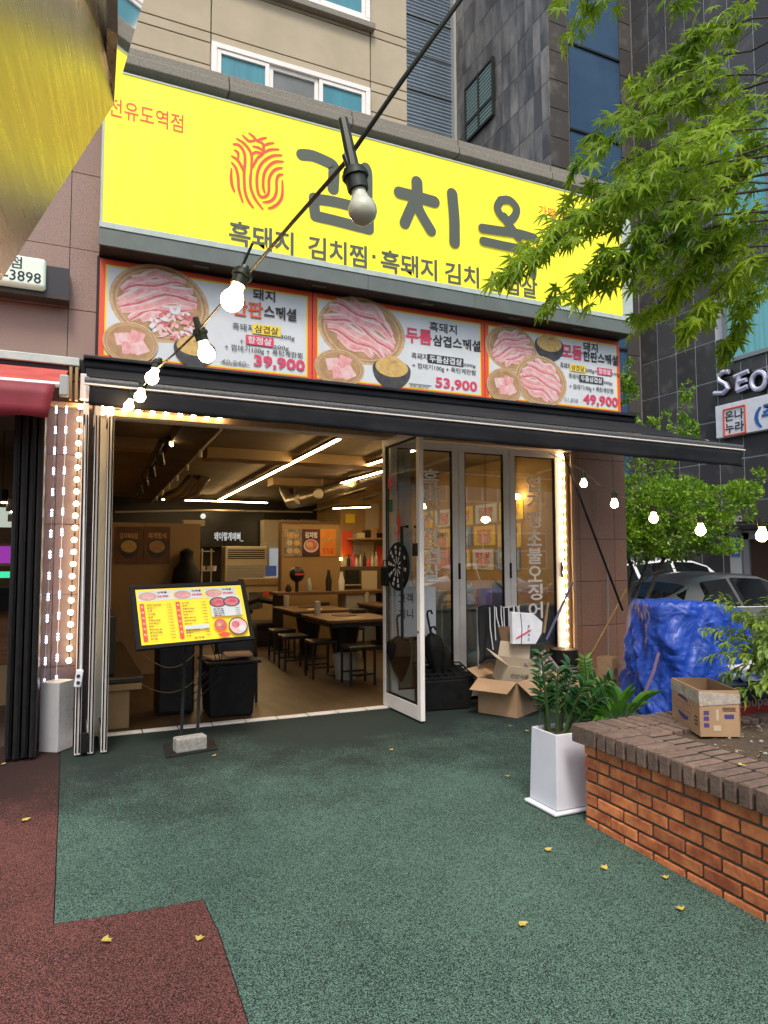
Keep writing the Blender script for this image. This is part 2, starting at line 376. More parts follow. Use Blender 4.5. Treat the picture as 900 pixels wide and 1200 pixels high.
# ================================================================ GROUND
o = struct(MB().poly([(-250, -250, -.16), (250, -250, -.16), (250, 250, -.16), (-250, 250, -.16)]).build('asphalt_ground', m_asphalt)); o['kind'] = 'structure'
def slab(name, pts, z0, z1, m):
    a = MB().prism([(x, y, z0) for x, y in pts], (0, 0, z1-z0)).build(name, m); return struct(a)
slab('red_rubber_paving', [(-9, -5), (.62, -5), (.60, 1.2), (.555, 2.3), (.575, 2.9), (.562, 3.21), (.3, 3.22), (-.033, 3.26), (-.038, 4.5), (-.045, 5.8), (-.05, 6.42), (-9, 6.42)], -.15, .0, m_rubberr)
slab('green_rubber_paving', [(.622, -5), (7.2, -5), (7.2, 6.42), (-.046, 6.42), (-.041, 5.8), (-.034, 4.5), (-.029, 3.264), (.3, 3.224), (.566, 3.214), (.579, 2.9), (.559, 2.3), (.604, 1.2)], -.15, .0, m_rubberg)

# ================================================================ SHOP BUILDING
FY = 6.5
bld = thing('granite_shop_building', 'pink granite ground floor with beige rendered upper storey behind the yellow sign', 'building', (3, 6.6, 0))
def granite_field(parent, xs, zs, y, yb, m=m_granite, g=.006, name='granite_panel', jm=m_granitejoint):
    MB().box((xs[0]-.001, y+.012, zs[0]), (xs[-1]+.001, yb, zs[-1])).build('wall_core', jm, parent)
    for i in range(len(xs)-1):
        for j in range(len(zs)-1):
            MB().box((xs[i]+g/2, y+R_.uniform(0, .002), zs[j]+g/2), (xs[i+1]-g/2, y+.016, zs[j+1]-g/2)).build(name, m, parent)
granite_field(bld, [-5.0, -3.8, -2.55, -1.3, -.08, .32], [3.05, 3.68, 4.23, 4.92, 5.58, 5.93], FY, 6.8)
granite_field(bld, [.32, 1.5, 2.8, 4.1, 5.3, 6.19], [2.86, 3.26, 4.15, 4.95, 5.90], 6.56, 6.8)
granite_field(bld, [5.33, 5.47, 6.0, 6.19], [0, .21, .70, 1.22, 1.72, 2.68, 2.86], FY, 6.8, m=m_granite_lit)
granite_field(bld, [-.32, -.14, .2], [0, .6, 1.2, 1.8, 2.4, 3.04], FY, 6.8, m=m_granite2)
# side wall of the shop towards the alley, behind the pillar
MB().box((6.0, 6.801, -.15), (6.19, 18, 6.0)).build('side_wall', m_granite, bld)
MB().box((-9, 6.83, 5.9), (3.38, 18, 6.02)).build('roof_slab', m_beigej, bld)
MB().box((3.38, 6.83, 5.85), (6.19, 18, 6.0)).build('roof_slab', m_coping, bld)
# coping above the sign, in lengths
xs = [-1.5, .2, 1.25, 2.5, 3.75, 5.0, 6.22]
for i in range(len(xs)-1):
    b = MB(); b.box((xs[i]+.004, 6.27, 5.895), (xs[i+1]-.004, 6.8, 5.985)); b.box((xs[i]+.004, 6.30, 5.99), (xs[i+1]-.004, 6.8, 6.075)); b.build('coping_stone', m_coping, bld, bevel=.008)
# beige upper storey as rendered panels with grooves, around the windows
BY = 6.8
MB().box((-5, BY+.03, 6.03), (3.385, BY+.3, 12)).build('upper_wall_core', m_beigej, bld)
vx = [-5, -3, -.6, 1.16, 2.92, 3.38]
hz = [6.03, 6.38, 6.48, 6.72, 6.83, 7.36, 7.46, 8.3, 8.6, 9.5, 10.5, 12]
wins = [(1.16, 2.90, 6.05, 6.72), (1.20, 2.90, 7.46, 8.55)]
for i in range(len(vx)-1):
    for j in range(len(hz)-1):
        x0, x1, z0, z1 = vx[i], vx[i+1], hz[j], hz[j+1]
        if 1.1 < (x0+x1)/2 < 2.95 and (z1 <= 6.73 or 7.4 < z0 < 8.5): continue
        g = .006
        MB().box((x0+g, BY, z0+g), (x1-g, BY+.04, z1-g)).build('render_panel', m_beige, bld, bevel=.004)
def upper_window(x0, x1, z0, z1, cols):
    w = MB()
    t = .055
    w.box((x0, BY-.05, z1-t), (x1, BY+.028, z1)); w.box((x0, BY-.05, z0), (x1, BY+.028, z0+t))
    w.box((x0, BY-.051, z0+t), (x0+t, BY+.028, z1-t)); w.box((x1-t, BY-.051, z0+t), (x1, BY+.028, z1-t))
    wf = w.build('window', m_alu, bld, bevel=.004)
    W_ = (x1-x0)/3
    for k in range(3):
        a = x0+t+k*(x1-x0-2*t)/3; b_ = a+(x1-x0-2*t)/3
        s = MB(); q = .045; yy = BY-.04 if k != 1 else BY-.02
        s.box((a+.002, yy, z0+t), (a+q, yy+.04, z1-t-.002)); s.box((b_-q, yy, z0+t), (b_-.002, yy+.04, z1-t-.002)); s.box((a+q, yy, z1-t-q), (b_-q, yy+.04, z1-t-.002)); s.box((a+q, yy, z0+t), (b_-q, yy+.04, z0+t+q))
        s.build('sash', m_alu, wf, bevel=.003)
        MB().box((a+q, yy+.02, z0+t+q), (b_-q, yy+.026, z1-t-q)).build('pane', cols[k], wf)
upper_window(1.16, 2.90, 6.05, 6.715, [m_curtain, m_curtaing, m_curtain])
upper_window(1.20, 2.90, 7.465, 8.55, [m_curtain, m_curtaing, m_curtain])
# little sill shadow groove line under the upper window
MB().box((1.14, BY-.08, 7.40), (2.95, BY+.02, 7.462)).build('window_sill', m_coping, bld)

# ================================================================ YELLOW SIGN
SY = 6.25
sg = thing('shop_sign', 'long bright yellow box sign with dark brush lettering and red fingerprint emblem above the shop', 'sign', (3.2, SY+.1, 4.3))
tl = PY(119, 80, SY); SX0 = PY(117.8, 262, SY).x; SX1 = PY(729.7, 370, SY).x; SZ0 = PY(117.5, 259.5, SY).z; SZ1 = PY(698, 235, SY).z+.01
SXR = PY(742, 378, SY).x
MB().box((SX0+.01, SY, SZ0), (SX1, SY+.2, SZ1)).build('sign_face', m_yel, sg)
fr = MB(); fr.box((SX0-.005, SY-.012, SZ0-.0), (SX0+.012, SY+.2, SZ1)); fr.build('side_frame', m_trim, sg, bevel=.003); fr = MB(); fr.box((SX1+.001, SY-.012, SZ0), (SX1+.07, SY+.2, SZ1+.001)); fr.box((SX1+.075, SY-.004, SZ0), (SXR, SY+.22, SZ1+.002)); fr.build('side_frame', m_trim, sg, bevel=.003)
MB().box((SX0, SY-.008, SZ1), (SX1, SY+.2, SZ1+.014)).build('top_frame', m_trim, sg)
zt = PY(116.7, 266.5, SY).z; zf = PY(116.7, 286.7, SY).z
MB().box((SX0-.01, SY-.02, zt), (SXR, SY+.2, SZ0-.001)).build('bottom_trim', m_trim, sg, bevel=.003)
fa = MB(); XS_ = [SX0-.012, 1.4, 2.65, 3.9, 5.15, SXR+.01]
for i in range(5):
    MB().box((XS_[i], SY-.012, zf), (XS_[i+1]-.003, SY+.012, zt-.002)).build('fascia_panel', m_alud, sg, bevel=.002)
MB().box((SX0, SY+.013, zf+.004), (SXR, 6.55, zf+.02)).build('soffit', m_soffit, sg)
for x in (.95, 2.1, 3.3, 4.4, 5.3):
    MB().box((x, SY+.07, zf-.008), (x+.14, SY+.11, zf+.004)).build('soffit_vent', m_alud, sg)

def S(u, v, yy=SY-.003): p = PY(u, v, yy); return (p.x, p.z)
def strokes(mb, lst, w, yy):
    for s in lst:
        SK[0] += 1; mb.stroke([(*S(a[0], a[1], yy), *a[2:]) for a in s], w*1.14, SY-.002-SK[0]*.0007)
SK = [0]
y3 = SY-.004
b = MB()
def zz(pts, ox, oy, sc): return [(ox+a/sc, oy+c/sc) for a, c in pts]
# big lettering: 김 치 옥, traced stroke by stroke
strokes(b, [zz([(105, 160), (200, 170), (330, 225), (382, 262), (385, 340), (378, 460)], 340, 160, 7.5)], .105, y3)
strokes(b, [zz([(665, 270), (683, 330), (683, 560), (668, 700)], 340, 160, 7.5)], .09, y3-.0006)
strokes(b, [zz([(212, 540), (213, 620), (222, 690)], 340, 160, 7.5), zz([(215, 548), (400, 575), (690, 650)], 340, 160, 7.5), zz([(222, 698), (400, 740), (690, 815)], 340, 160, 7.5), zz([(690, 650), (692, 815)], 340, 160, 7.5)], .098, y3-.0012)
sc3 = 900/185
strokes(b, [zz([(163, 90), (165, 160)], 455, 195, sc3), zz([(63, 150), (160, 175), (262, 203)], 455, 195, sc3)], .115, y3)
strokes(b, [zz([(155, 190), (125, 250), (93, 325)], 455, 195, sc3), zz([(160, 200), (180, 260), (243, 368)], 455, 195, sc3)], .105, y3-.0006)
strokes(b, [zz([(363, 158), (375, 300), (377, 435)], 455, 195, sc3)], .115, y3)
strokes(b, [zz([(640, 195), (690, 195), (730, 240), (715, 290), (680, 312), (640, 280), (620, 235), (640, 195)], 455, 195, sc3)], .085, y3)
strokes(b, [zz([(660, 290), (690, 340), (740, 405)], 455, 195, sc3), zz([(535, 355), (640, 370), (740, 385), (830, 410)], 455, 195, sc3)], .095, y3-.0006)
strokes(b, [zz([(540, 428), (640, 450), (760, 475), (810, 500), (822, 570), (822, 615)], 455, 195, sc3)], .09, y3-.0012)
b.build('brush_lettering', m_ink, sg)
# subtitle, every syllable block at its place
b = MB()
z0 = PY(290, 292, y3).z
xa_ = S(268, 280)[0]; xb_ = S(628, 338)[0]
words = [('흑돼지', 268, 344), ('김치찜', 361, 430), ('·', 436, 440), ('흑돼지', 446, 512), ('김치', 521, 561), ('삼겹살', 570, 629)]
for s, u0, u1 in words:
    X0 = S(u0, 290)[0]; X1 = S(u1, 300)[0]
    vb = 262+(u0-268)*.205 ; zc = S(u0, 285+(u0-268)*.178)[1]
    if s == '·': b = MB(); b.cbox((X0+.02, y3, zc+.13), (.035, .002, .035)); b.build('dot', m_ink, sg); continue
    b = MB(); put_text(b, s, (X0, y3, zc-.01), UX, UZ, w=X1-X0, h=.235, bold=.022); b.build('subtitle_word', m_ink, sg)
b = MB(); P0 = S(128, 118); put_text(b, '전유도역점', (S(127, 118)[0], y3, S(170, 134)[1]-.09), UX, UZ, w=S(215, 125)[0]-S(127, 118)[0], h=.17, bold=.006); b.build('red_lettering', m_orange, sg)
b = MB(); put_text(b, '가맹점모집', (S(631, 240)[0], y3, S(640, 248)[1]-.06), UX, UZ, w=.62, h=.12, bold=.004); b.build('red_lettering', m_orange, sg)
# fingerprint emblem
b = MB()
FP = [[(320,160),(370,200),(410,245),(490,285)],[(245,185),(290,230),(330,255),(400,240)],[(410,245),(470,225),(520,212)],[(470,265),(490,330),(480,400),(400,470)],[(490,310),(540,285),(605,275)],
 [(365,315),(430,330),(490,370)],[(480,400),(560,355),(665,350)],[(345,420),(390,385),(440,390),(480,400)],[(175,225),(260,280),(330,370),(350,450),(340,600)],[(350,570),(335,680),(340,800),(390,930),(480,1050)],
 [(135,290),(200,300),(255,370),(272,470),(262,600),(262,720),(275,860),(320,970),(370,1035)],[(148,360),(190,390),(190,460)],[(115,430),(180,470),(225,540),(258,620)],[(115,505),(165,570),(190,680),(200,820),(245,970)],[(112,580),(108,680),(122,780),(148,845)],
 [(700,420),(600,425),(500,480),(440,560),(412,660),(412,780),(430,870),(470,910),(530,890),(550,830),(553,700),(590,620),(640,580),(705,568)],[(718,495),(630,495),(560,535),(505,610),(485,700),(485,800),(505,860)],
 [(712,645),(665,655),(640,720),(640,840),(610,920),(560,960),(485,970)],[(708,720),(708,880),(670,970),(600,1025),(545,1042)],[(430,430),(395,490),(360,560)]]
for i, s in enumerate(FP):
    ws = .028
    b.stroke([(*S(*q, y3), ws if 0 < k < len(s)-1 else ws*.6) for k, q in enumerate(zz(s, 260, 140, 10))], ws, y3-.0002*i)
b.build('fingerprint_emblem', m_orange, sg)

# ================================================================ MENU BANNER
NY = 6.46
bn = thing('menu_banner', 'wide menu board of three meat set offers with red prices under the yellow sign', 'sign', (3.2, NY+.05, 3.25))
BX0, BX1 = PY(117, 303, NY).x, PY(728, 486, NY).x
BZ0, BZ1 = PY(115, 421.7, NY).z, PY(116.7, 302, NY).z
div1, div2 = PY(366, 400, NY).x, PY(568, 420, NY).x
MB().box((BX0-.02, NY+.03, BZ0-.02), (BX1+.02, NY+.09, BZ1+.03)).build('backing_box', m_dark, bn)
def N_(u, v): p = PY(u, v, NY); return p.x, p.z
m_basket = mat('basket_print', (.48, .30, .15), .6, c2=(.33, .18, .08), scale=14, contrast=.4)
m_basket2 = mat('basket_rim_print', (.62, .45, .27), .6, c2=(.45, .29, .15), scale=30, contrast=.4)
m_meat1 = mat('meat_print_rose', (.66, .22, .24), .6, c2=(.78, .48, .47), scale=16, contrast=.4)
m_meat2 = mat('meat_print_pale', (.78, .60, .58), .6, c2=(.70, .36, .38), scale=20, contrast=.4)
m_meat3 = mat('meat_print_deep', (.48, .10, .13), .6, c2=(.62, .2, .2), scale=18)
m_egg = mat('steamed_egg_print', (.66, .45, .16), .6, c2=(.52, .33, .10), scale=22)
m_bowl = mat('stone_bowl_print', (.035, .035, .04), .6, c2=(.07, .07, .07), scale=12)
m_hash = mat('grey_print', (.25, .25, .26), .6)
LAY = [0]
def lay(): LAY[0] += 1; return LAY[0]*.00035
class Print:
    """flat print on a plane: origin O, axes ux/uz, normal out n"""
    def __init__(s, par, O, ux, uz, n): s.par = par; s.O = V(O); s.ux = V(ux); s.uz = V(uz); s.n = V(n); s.k = 0; s.acc = {}
    def mb(s, m): return s.acc.setdefault(m.name, (MB(), m))[0]
    def pt(s, a, c): return s.O+s.ux*a+s.uz*c+s.n*(s.k*s.st)
    st = .0001
    def poly(s, m, pts): s.k += 1; s.mb(m).poly([s.pt(*p) for p in pts])
    def ell(s, m, cx, cz, rx, rz, rot=0, n=22, a0=0, a1=2*math.pi):
        c, q = math.cos(rot), math.sin(rot)
        s.poly(m, [(cx+rx*math.cos(t)*c-rz*math.sin(t)*q, cz+rx*math.cos(t)*q+rz*math.sin(t)*c) for t in [a0+(a1-a0)*i/n for i in range(n if a1-a0 > 6.2 else n+1)]])
    def rect(s, m, x0, z0, x1, z1): s.poly(m, [(x0, z0), (x1, z0), (x1, z1), (x0, z1)])
    def band(s, m, pts, w):
        s.k += 1; L, Rr = [], []
        for i, p in enumerate(pts):
            a, c = pts[max(i-1, 0)], pts[min(i+1, len(pts)-1)]; t = V((c[0]-a[0], c[1]-a[1])).normalized()
            ww = w*(.55 if i in (0, len(pts)-1) else 1)
            L.append(s.pt(p[0]-t.y*ww/2, p[1]+t.x*ww/2)); Rr.append(s.pt(p[0]+t.y*ww/2, p[1]-t.x*ww/2))
        m_ = len(pts); s.mb(m).add(L+Rr, [(i, i+m_, i+1+m_, i+1) for i in range(m_-1)])
    def text(s, m, t, x, z, w=None, h=None, bold=0.): s.k += 1; return put_text(s.mb(m), t, s.pt(x, z), s.ux, s.uz, w=w, h=h, bold=bold)
    def meat(s, cx, cz, rx, rz, n=8, ang=.3, wav=.02, rr=None):
        q = rr or R_
        for i in range(n):
            t = (i+.5)/n*2-1; hl = math.sqrt(max(.05, 1-t*t))*rx*.97; off = t*rz*.9
            ca, sa = math.cos(ang), math.sin(ang); ph = q.uniform(0, 6); pts = []
            for k in range(9):
                a = -hl+2*hl*k/8; c = off+math.sin(k*1.1+ph)*wav+ -.18*rz*math.cos(k/8*math.pi*1-.0)*0
                c += -(a/rx)**2*rz*.3+rz*.1
                pts.append((cx+a*ca-c*sa, cz+a*sa+c*ca))
            w = 2*rz/n*1.25
            s.band(m_meat2, pts, w); s.band(m_meat1, [(x+.0, z-w*.05) for x, z in pts], w*.55); s.band(m_meat3 if i % 2 else m_meat1, [(x, z-w*.22) for x, z in pts], w*.22); s.band(m_white, [(x, z+w*.30) for x, z in pts], w*.13)
    def basket(s, cx, cz, rx, rz, rot=0):
        s.ell(m_basket2, cx, cz, rx, rz, rot, 30); s.ell(m_basket, cx, cz, rx*.93, rz*.93, rot, 30); s.ell(m_basket2, cx, cz, rx*.88, rz*.88, rot, 30); s.ell(m_basket, cx, cz, rx*.84, rz*.84, rot, 30)
    def cubes(s, cx, cz, r):
        for dx, dz, q, m in ((-.35, .15, .2, m_meat2), (.25, .3, -.3, m_meat1), (-.05, -.25, .1, m_meat1), (.42, -.2, .5, m_meat2)):
            c, d_ = math.cos(q), math.sin(q); a = r*.33
            s.poly(m, [(cx+dx*r+(x*c-z*d_)*a, cz+dz*r+(x*d_+z*c)*a*.85) for x, z in ((-1, -1), (1, -1), (1, 1), (-1, 1))])
    def bowl(s, cx, cz, r):
        s.ell(m_bowl, cx, cz, r, r*.95, 0, 24, math.pi, 2*math.pi); s.ell(m_bowl, cx, cz, r, r*.5, 0, 24); s.ell(m_egg, cx, cz+r*.08, r*.86, r*.46, 0, 24); s.ell(m_egg, cx, cz+r*.2, r*.66, r*.42, 0, 20); s.ell(m_basket, cx+r*.1, cz+r*.35, r*.2, r*.08, .2, 10)
    def meatpile(s, cx, cz, rx, rz, n=60):
        q = random.Random(3)
        for i in range(n):
            t = q.uniform(0, 6.28); r_ = math.sqrt(q.random())
            s.ell(q.choice([m_meat1, m_meat2, m_meat2, m_white, m_meat3]), cx+rx*r_*math.cos(t), cz+rz*r_*math.sin(t), q.uniform(.015, .05), q.uniform(.012, .022), q.uniform(0, 3), 8)
    def done(s, names=None):
        for k, (mb, m) in s.acc.items(): mb.build('print_'+m.name.replace('print_', '').replace('_print', ''), m, s.par)

def panel(x0, x1, fn):
    MB().box((x0+.004, NY, BZ0), (x1-.004, NY+.03, BZ1)).build('offer_panel', m_orange, bn, bevel=.002)
    p = Print(bn, (0, NY-.0012, 0), UX, UZ, (0, -1, 0))
    p.rect(m_yline, x0+.05, BZ0+.05, x1-.05, BZ1-.05); p.rect(m_white, x0+.066, BZ0+.066, x1-.066, BZ1-.066)
    fn(p, x0, x1); p.done()
def pr(x0, x1, p, s, u0, v0, u1, m, h, bold=.01, **k):
    a = N_(u0, v0); c = N_(u1, v0+(u1-u0)*.12)
    p.text(m, s, a[0], a[1], w=c[0]-a[0], h=h*(.68 if h < .125 else .84), bold=bold*.8)
def hl(p, s, u0, v0, u1, bgm, fgm, h):
    a = N_(u0, v0); c = N_(u1, v0)
    p.rect(bgm, a[0]-.02, a[1]-.010, c[0]+.02, a[1]+h*.66+.010); p.text(fgm, s, a[0], a[1], w=c[0]-a[0], h=h*.66, bold=.02)
def p1(p, x0, x1):
    c = N_(188, 356); p.basket(c[0], c[1], .44, .36, -.1); p.meat(c[0]-.03, c[1]+.05, .36, .24, 7, .25); q = N_(203, 382); p.meatpile(q[0], q[1]+.02, .2, .13)
    c = N_(153, 402); p.basket(c[0], c[1], .235, .19); p.cubes(c[0], c[1], .19)
    c = N_(228, 412); p.bowl(c[0], c[1]+.03, .19)
    pr(x0, x1, p, '돼지', 296, 351, 322, m_ink2, .13, .02)
    pr(x0, x1, p, '한판', 272, 369, 308, m_red, .19, .03); pr(x0, x1, p, '스페셜', 309, 372, 347, m_ink2, .15, .03)
    pr(x0, x1, p, '흑돼지', 272, 386, 297, m_ink2, .10); hl(p, '삼겹살', 298, 390, 326, m_yline, m_ink2, .115); pr(x0, x1, p, '300g', 328, 398, 345, m_ink2, .07)
    pr(x0, x1, p, '+', 281, 402, 285, m_ink2, .05); hl(p, '항정살', 290, 402.5, 318, m_pink, m_white, .11); pr(x0, x1, p, '200g', 320, 410, 338, m_ink2, .07)
    pr(x0, x1, p, '+ 껍데기100g + 폭탄계란찜', 263, 411, 354, m_ink2, .10)
    pr(x0, x1, p, '40,840', 259, 427, 288, m_hash, .075); a = N_(258, 426); p.rect(m_hash, a[0], a[1]+.01, N_(292, 430)[0], a[1]+.018)
    pr(x0, x1, p, '39,900', 297, 431, 357, m_pink, .155, .035)
def p2(p, x0, x1):
    c = N_(425, 388); p.basket(c[0], c[1], .49, .35, -.1); p.meat(c[0]-.02, c[1]+.02, .42, .28, 7, -.35, .03)
    c = N_(398, 431); p.basket(c[0], c[1], .27, .19); p.cubes(c[0], c[1], .21)
    c = N_(459, 436); p.bowl(c[0], c[1]+.03, .22)
    pr(x0, x1, p, '흑돼지', 503, 388, 535, m_ink2, .13, .02)
    pr(x0, x1, p, '두툼', 475, 401, 506, m_pink, .2, .04); pr(x0, x1, p, '삼겹스페셜', 507, 405, 563, m_ink2, .15, .03)
    pr(x0, x1, p, '흑돼지', 482, 420, 501, m_ink2, .1); hl(p, '두툼삼겹살', 503, 424, 541, m_ink2, m_white, .11); pr(x0, x1, p, '300g', 543, 430, 557, m_ink2, .06)
    pr(x0, x1, p, '+ 껍데기100g + 폭탄계란찜', 483, 432, 557, m_ink2, .1)
    pr(x0, x1, p, '56,830', 480, 454, 502, m_hash, .07); a = N_(479, 451); p.rect(m_hash, a[0], a[1]+.01, N_(505, 454)[0], a[1]+.02)
    pr(x0, x1, p, '53,900', 510, 456, 559, m_pink, .16, .035)
def p3(p, x0, x1):
    c = N_(600, 409); p.basket(c[0], c[1], .36, .27, -.1); p.meat(c[0], c[1], .29, .2, 7, .3, .02)
    c = N_(642, 406); p.bowl(c[0]+.02, c[1]+.02, .21)
    c = N_(634, 447); p.basket(c[0], c[1], .37, .3, -.1); p.meat(c[0], c[1], .3, .23, 7, -.3, .02)
    c = N_(591, 452); p.basket(c[0], c[1], .24, .2); p.cubes(c[0], c[1], .19)
    pr(x0, x1, p, '돼지', 683, 411, 700, m_ink2, .13, .02)
    pr(x0, x1, p, '모둠', 658, 419, 682, m_pink, .2, .04); pr(x0, x1, p, '한판스페셜', 683, 423, 724, m_ink2, .15, .03)
    pr(x0, x1, p, '흑돼지', 656, 431, 668, m_ink2, .1); hl(p, '삼겹살', 669, 434, 684, m_yline, m_ink2, .1); pr(x0, x1, p, '200g+', 685, 437, 699, m_ink2, .08); hl(p, '항정살', 701, 438, 715, m_pink, m_white, .1); pr(x0, x1, p, '100g', 717, 441, 726, m_ink2, .07)
    pr(x0, x1, p, '흑돼지', 666, 443, 678, m_ink2, .09); hl(p, '두툼삼겹살', 680, 446.5, 705, m_ink2, m_white, .1); pr(x0, x1, p, '300g', 707, 451, 717, m_ink2, .07)
    pr(x0, x1, p, '+ 껍데기100g + 폭탄계란찜', 667, 456, 718, m_ink2, .1)
    pr(x0, x1, p, '51,830', 661, 471, 677, m_hash, .08); pr(x0, x1, p, '49,900', 683, 475, 724, m_pink, .17, .035)
panel(BX0, div1, p1); panel(div1, div2, p2); panel(div2, BX1, p3)

# ================================================================ AWNING
aw = thing('black_awning', 'black retractable fabric awning with deep valance over the whole shop front', 'awning', (3.2, 6.3, 2.6))
AXR = 6.35; bar = [(AXR, 5.02, 2.655), (.07, 5.02, 2.72)]
rl = MB(); rl.tube([(.06, 6.36, 3.16), (6.2, 6.36, 3.16)], .055, 12); rl.build('fabric_roller', m_fabric, aw, smooth=True)
b = MB(); b.box((.02, 6.43, 3.08), (6.22, 6.5, 3.23)); b.build('wall_cassette', m_dark, aw, bevel=.01)
cv = MB(); cv.box((.05, 6.28, 3.2), (6.21, 6.46, 3.235)); cv.build('cover_board', m_dark, aw, bevel=.008)
# canopy cloth
vs = []; fs = []; nx, ny = 40, 8
for j in range(ny+1):
    for i in range(nx+1):
        t = j/ny; x = .07+(AXR-.07)*i/nx; x = x+(.0)*t
        x = (.07+(6.2-.07)*i/nx)*(1-t)+(.07+(AXR-.07)*i/nx)*t
        z = 3.13*(1-t)+(2.735-(2.735-2.68)*i/nx)*t - .025*math.sin(math.pi*t)+.006*math.sin(i*.9)*math.sin(math.pi*t)
        vs.append((x, 6.33*(1-t)+5.0*t, z))
for j in range(ny):
    for i in range(nx): k = j*(nx+1)+i; fs.append((k, k+1, k+nx+2, k+nx+1))
c = MB().add(vs, fs).build('canopy', m_fabric, aw, smooth='all'); so = c.modifiers.new('s', 'SOLIDIFY'); so.thickness = .004
b = MB(); b.tube([(AXR+.02, 5.0, 2.645), (.05, 5.0, 2.70)], .026, 10); b.build('front_bar', mat('ribbed_bar', (.03, .035, .04), .5, c2=(.12, .12, .12), scale=80, contrast=.3), aw, smooth=True)
b = MB(); b.hexa([(AXR+.03, 4.965, 2.609), (.05, 4.965, 2.669), (.05, 4.99, 2.669), (AXR+.03, 4.99, 2.609), (AXR+.03, 4.965, 2.619), (.05, 4.965, 2.679), (.05, 4.99, 2.679), (AXR+.03, 4.99, 2.619)]); b.build('white_edge_rail', m_alu, aw)
vs = []; fs = []; nx = 150; nz = 4
for j in range(nz+1):
    for i in range(nx+1):
        t = i/nx; x = .08+(AXR-.02-.08)*t; zt_ = 2.662-(2.662-2.603)*t; zb_ = 2.53-(2.53-2.435)*t
        fo = noise.noise(V((x*2.3, j*.3, 0)))*.02+noise.noise(V((x*9, 0, j*.3)))*.006
        vs.append((x, 4.975+fo*(j/nz), zt_+(zb_-zt_)*j/nz+ (noise.noise(V((x*3, 5, 0)))*.008 if j == nz else 0)))
for j in range(nz):
    for i in range(nx): k = j*(nx+1)+i; fs.append((k, k+1, k+nx+2, k+nx+1))
c = MB().add(vs, fs).build('valance', m_fabric, aw, smooth='all'); so = c.modifiers.new('s', 'SOLIDIFY'); so.thickness = .003
for x in (.35, 2.2, 4.1, 5.9):
    b = MB(); b.tube([(x, 6.42, 3.05), (x+.35, 5.7, 2.82), (x+.02, 5.04, 2.68)], .02, 8); b.build('folding_arm', m_alu, aw, smooth=True)
b = MB(); b.tube([(.09, 6.4, 3.05), (.10, 6.32, 2.93), (.2, 6.3, 2.80), (.33, 6.25, 2.93), (.5, 6.3, 3.0)], .012, 6); b.build('bracket_arm', m_alu, aw, smooth=True)
MB().box((.03, 6.33, 2.86), (.1, 6.42, 3.08)).build('end_bracket', m_alu, aw, bevel=.008)

# ================================================================ DOORWAY, FOLDING GLASS DOORS
df = thing('door_frame', 'white aluminium header and jamb framing the open shop doorway', 'door frame', (2.7, 6.5, 0))
hz0 = 2.735
b = MB(); b.box((.2, 6.44, hz0), (5.33, 6.56, 2.86)); b.build('header', m_alu, df, bevel=.006)
b = MB(); b.box((.2, 6.46, .0), (.26, 6.56, hz0-.002)); b.box((5.17, 6.46, 0), (5.215, 6.56, hz0-.002)); b.build('jamb', m_alu, df, bevel=.004)
b = MB()
for k in range(9):
    x = .30+k*.3; b.box((x, 6.40, .001), (x+.29, 6.50, .014+R_.uniform(-.003, .003)))
b.build('threshold', m_alu, df, bevel=.003)
def leaf(par, w, h, local=True, handle=False, t=.045, st=.075, gl=m_glass):
    """local: x along width, z up, y thickness"""
    for x0, x1 in ((0, st), (w-st, w)):
        b = MB(); b.box((x0, -t/2, 0), (x1, t/2, h)); b.build('stile', m_alu, par, local=True, bevel=.004)
    for z0, z1 in ((0, .13), (h-.075, h)):
        b = MB(); b.box((st+.0006, -t/2+.001, z0), (w-st-.0006, t/2-.001, z1)); b.build('rail', m_alu, par, local=True, bevel=.003)
    MB().box((st, -.003, .13), (w-st, .003, h-.075)).build('glass_pane', gl, par, local=True)
    b = MB()
    for s in (-1, 1):
        y = s*.012
        b.box((st, y-.004, .131), (st+.012, y+.004, h-.076)); b.box((w-st-.012, y-.004, .131), (w-st, y+.004, h-.076)); b.box((st+.012, y-.004, .131), (w-st-.012, y+.004, .143)); b.box((st+.012, y-.004, h-.088), (w-st-.012, y+.004, h-.076))
    b.build('rubber_gasket', m_black, par, local=True)
LH = hz0-.03
# three closed leaves
seams = [2.99, PY(536.5, 600, 6.48).x, PY(596, 600, 6.48).x, 5.165]
names = ['closed glass door leaf with white vertical lettering behind the open door', 'middle closed glass door leaf with posters showing through and no lettering', 'closed glass door leaf beside the lit bulb strip with long white vertical lettering']
m_letter = mat('white_vinyl_lettering', (.9, .87, .8), .6)
leaves = []
for i in range(3):
    t_ = thing('glass_door', names[i], 'glass door', (seams[i]+.003, 6.48, .025), group='folding glass doors'); leaves.append(t_)
    w = seams[i+1]-seams[i]-.006
    leaf(t_, w, LH)
    b = MB(); b.box((w-.01, -.034, 1.25), (w+.012, -.023, 1.42)); b.build('hinge', m_black, t_, local=True)
def vtext(par, s, cx, ztop, step, w, h, y):
    b = MB()
    for k, ch in enumerate(s):
        put_text(b, ch, (cx-w/2, y, ztop-k*step-h), UX, UZ, w=w, h=h, bold=.018)
    b.build('vinyl_lettering', m_letter, par, local=True)
lx = lambda u, v: PY(u, v, 6.48)
cx = PY(505, 560, 6.48).x-seams[0]
vtext(leaves[0], '흑돼지삼겹살', cx-.01, PY(505, 550, 6.48).z-.025, (PY(505, 550, 6.48).z-PY(505, 662, 6.48).z)/5, .21, .19, -.008)
cx = PY(625, 600, 6.48).x-seams[2]
vtext(leaves[2], '엽기땡초불오징어', cx, PY(625, 558, 6.48).z-.025, (PY(625, 558, 6.48).z-PY(625, 684, 6.48).z)/6, .2, .185, -.008)
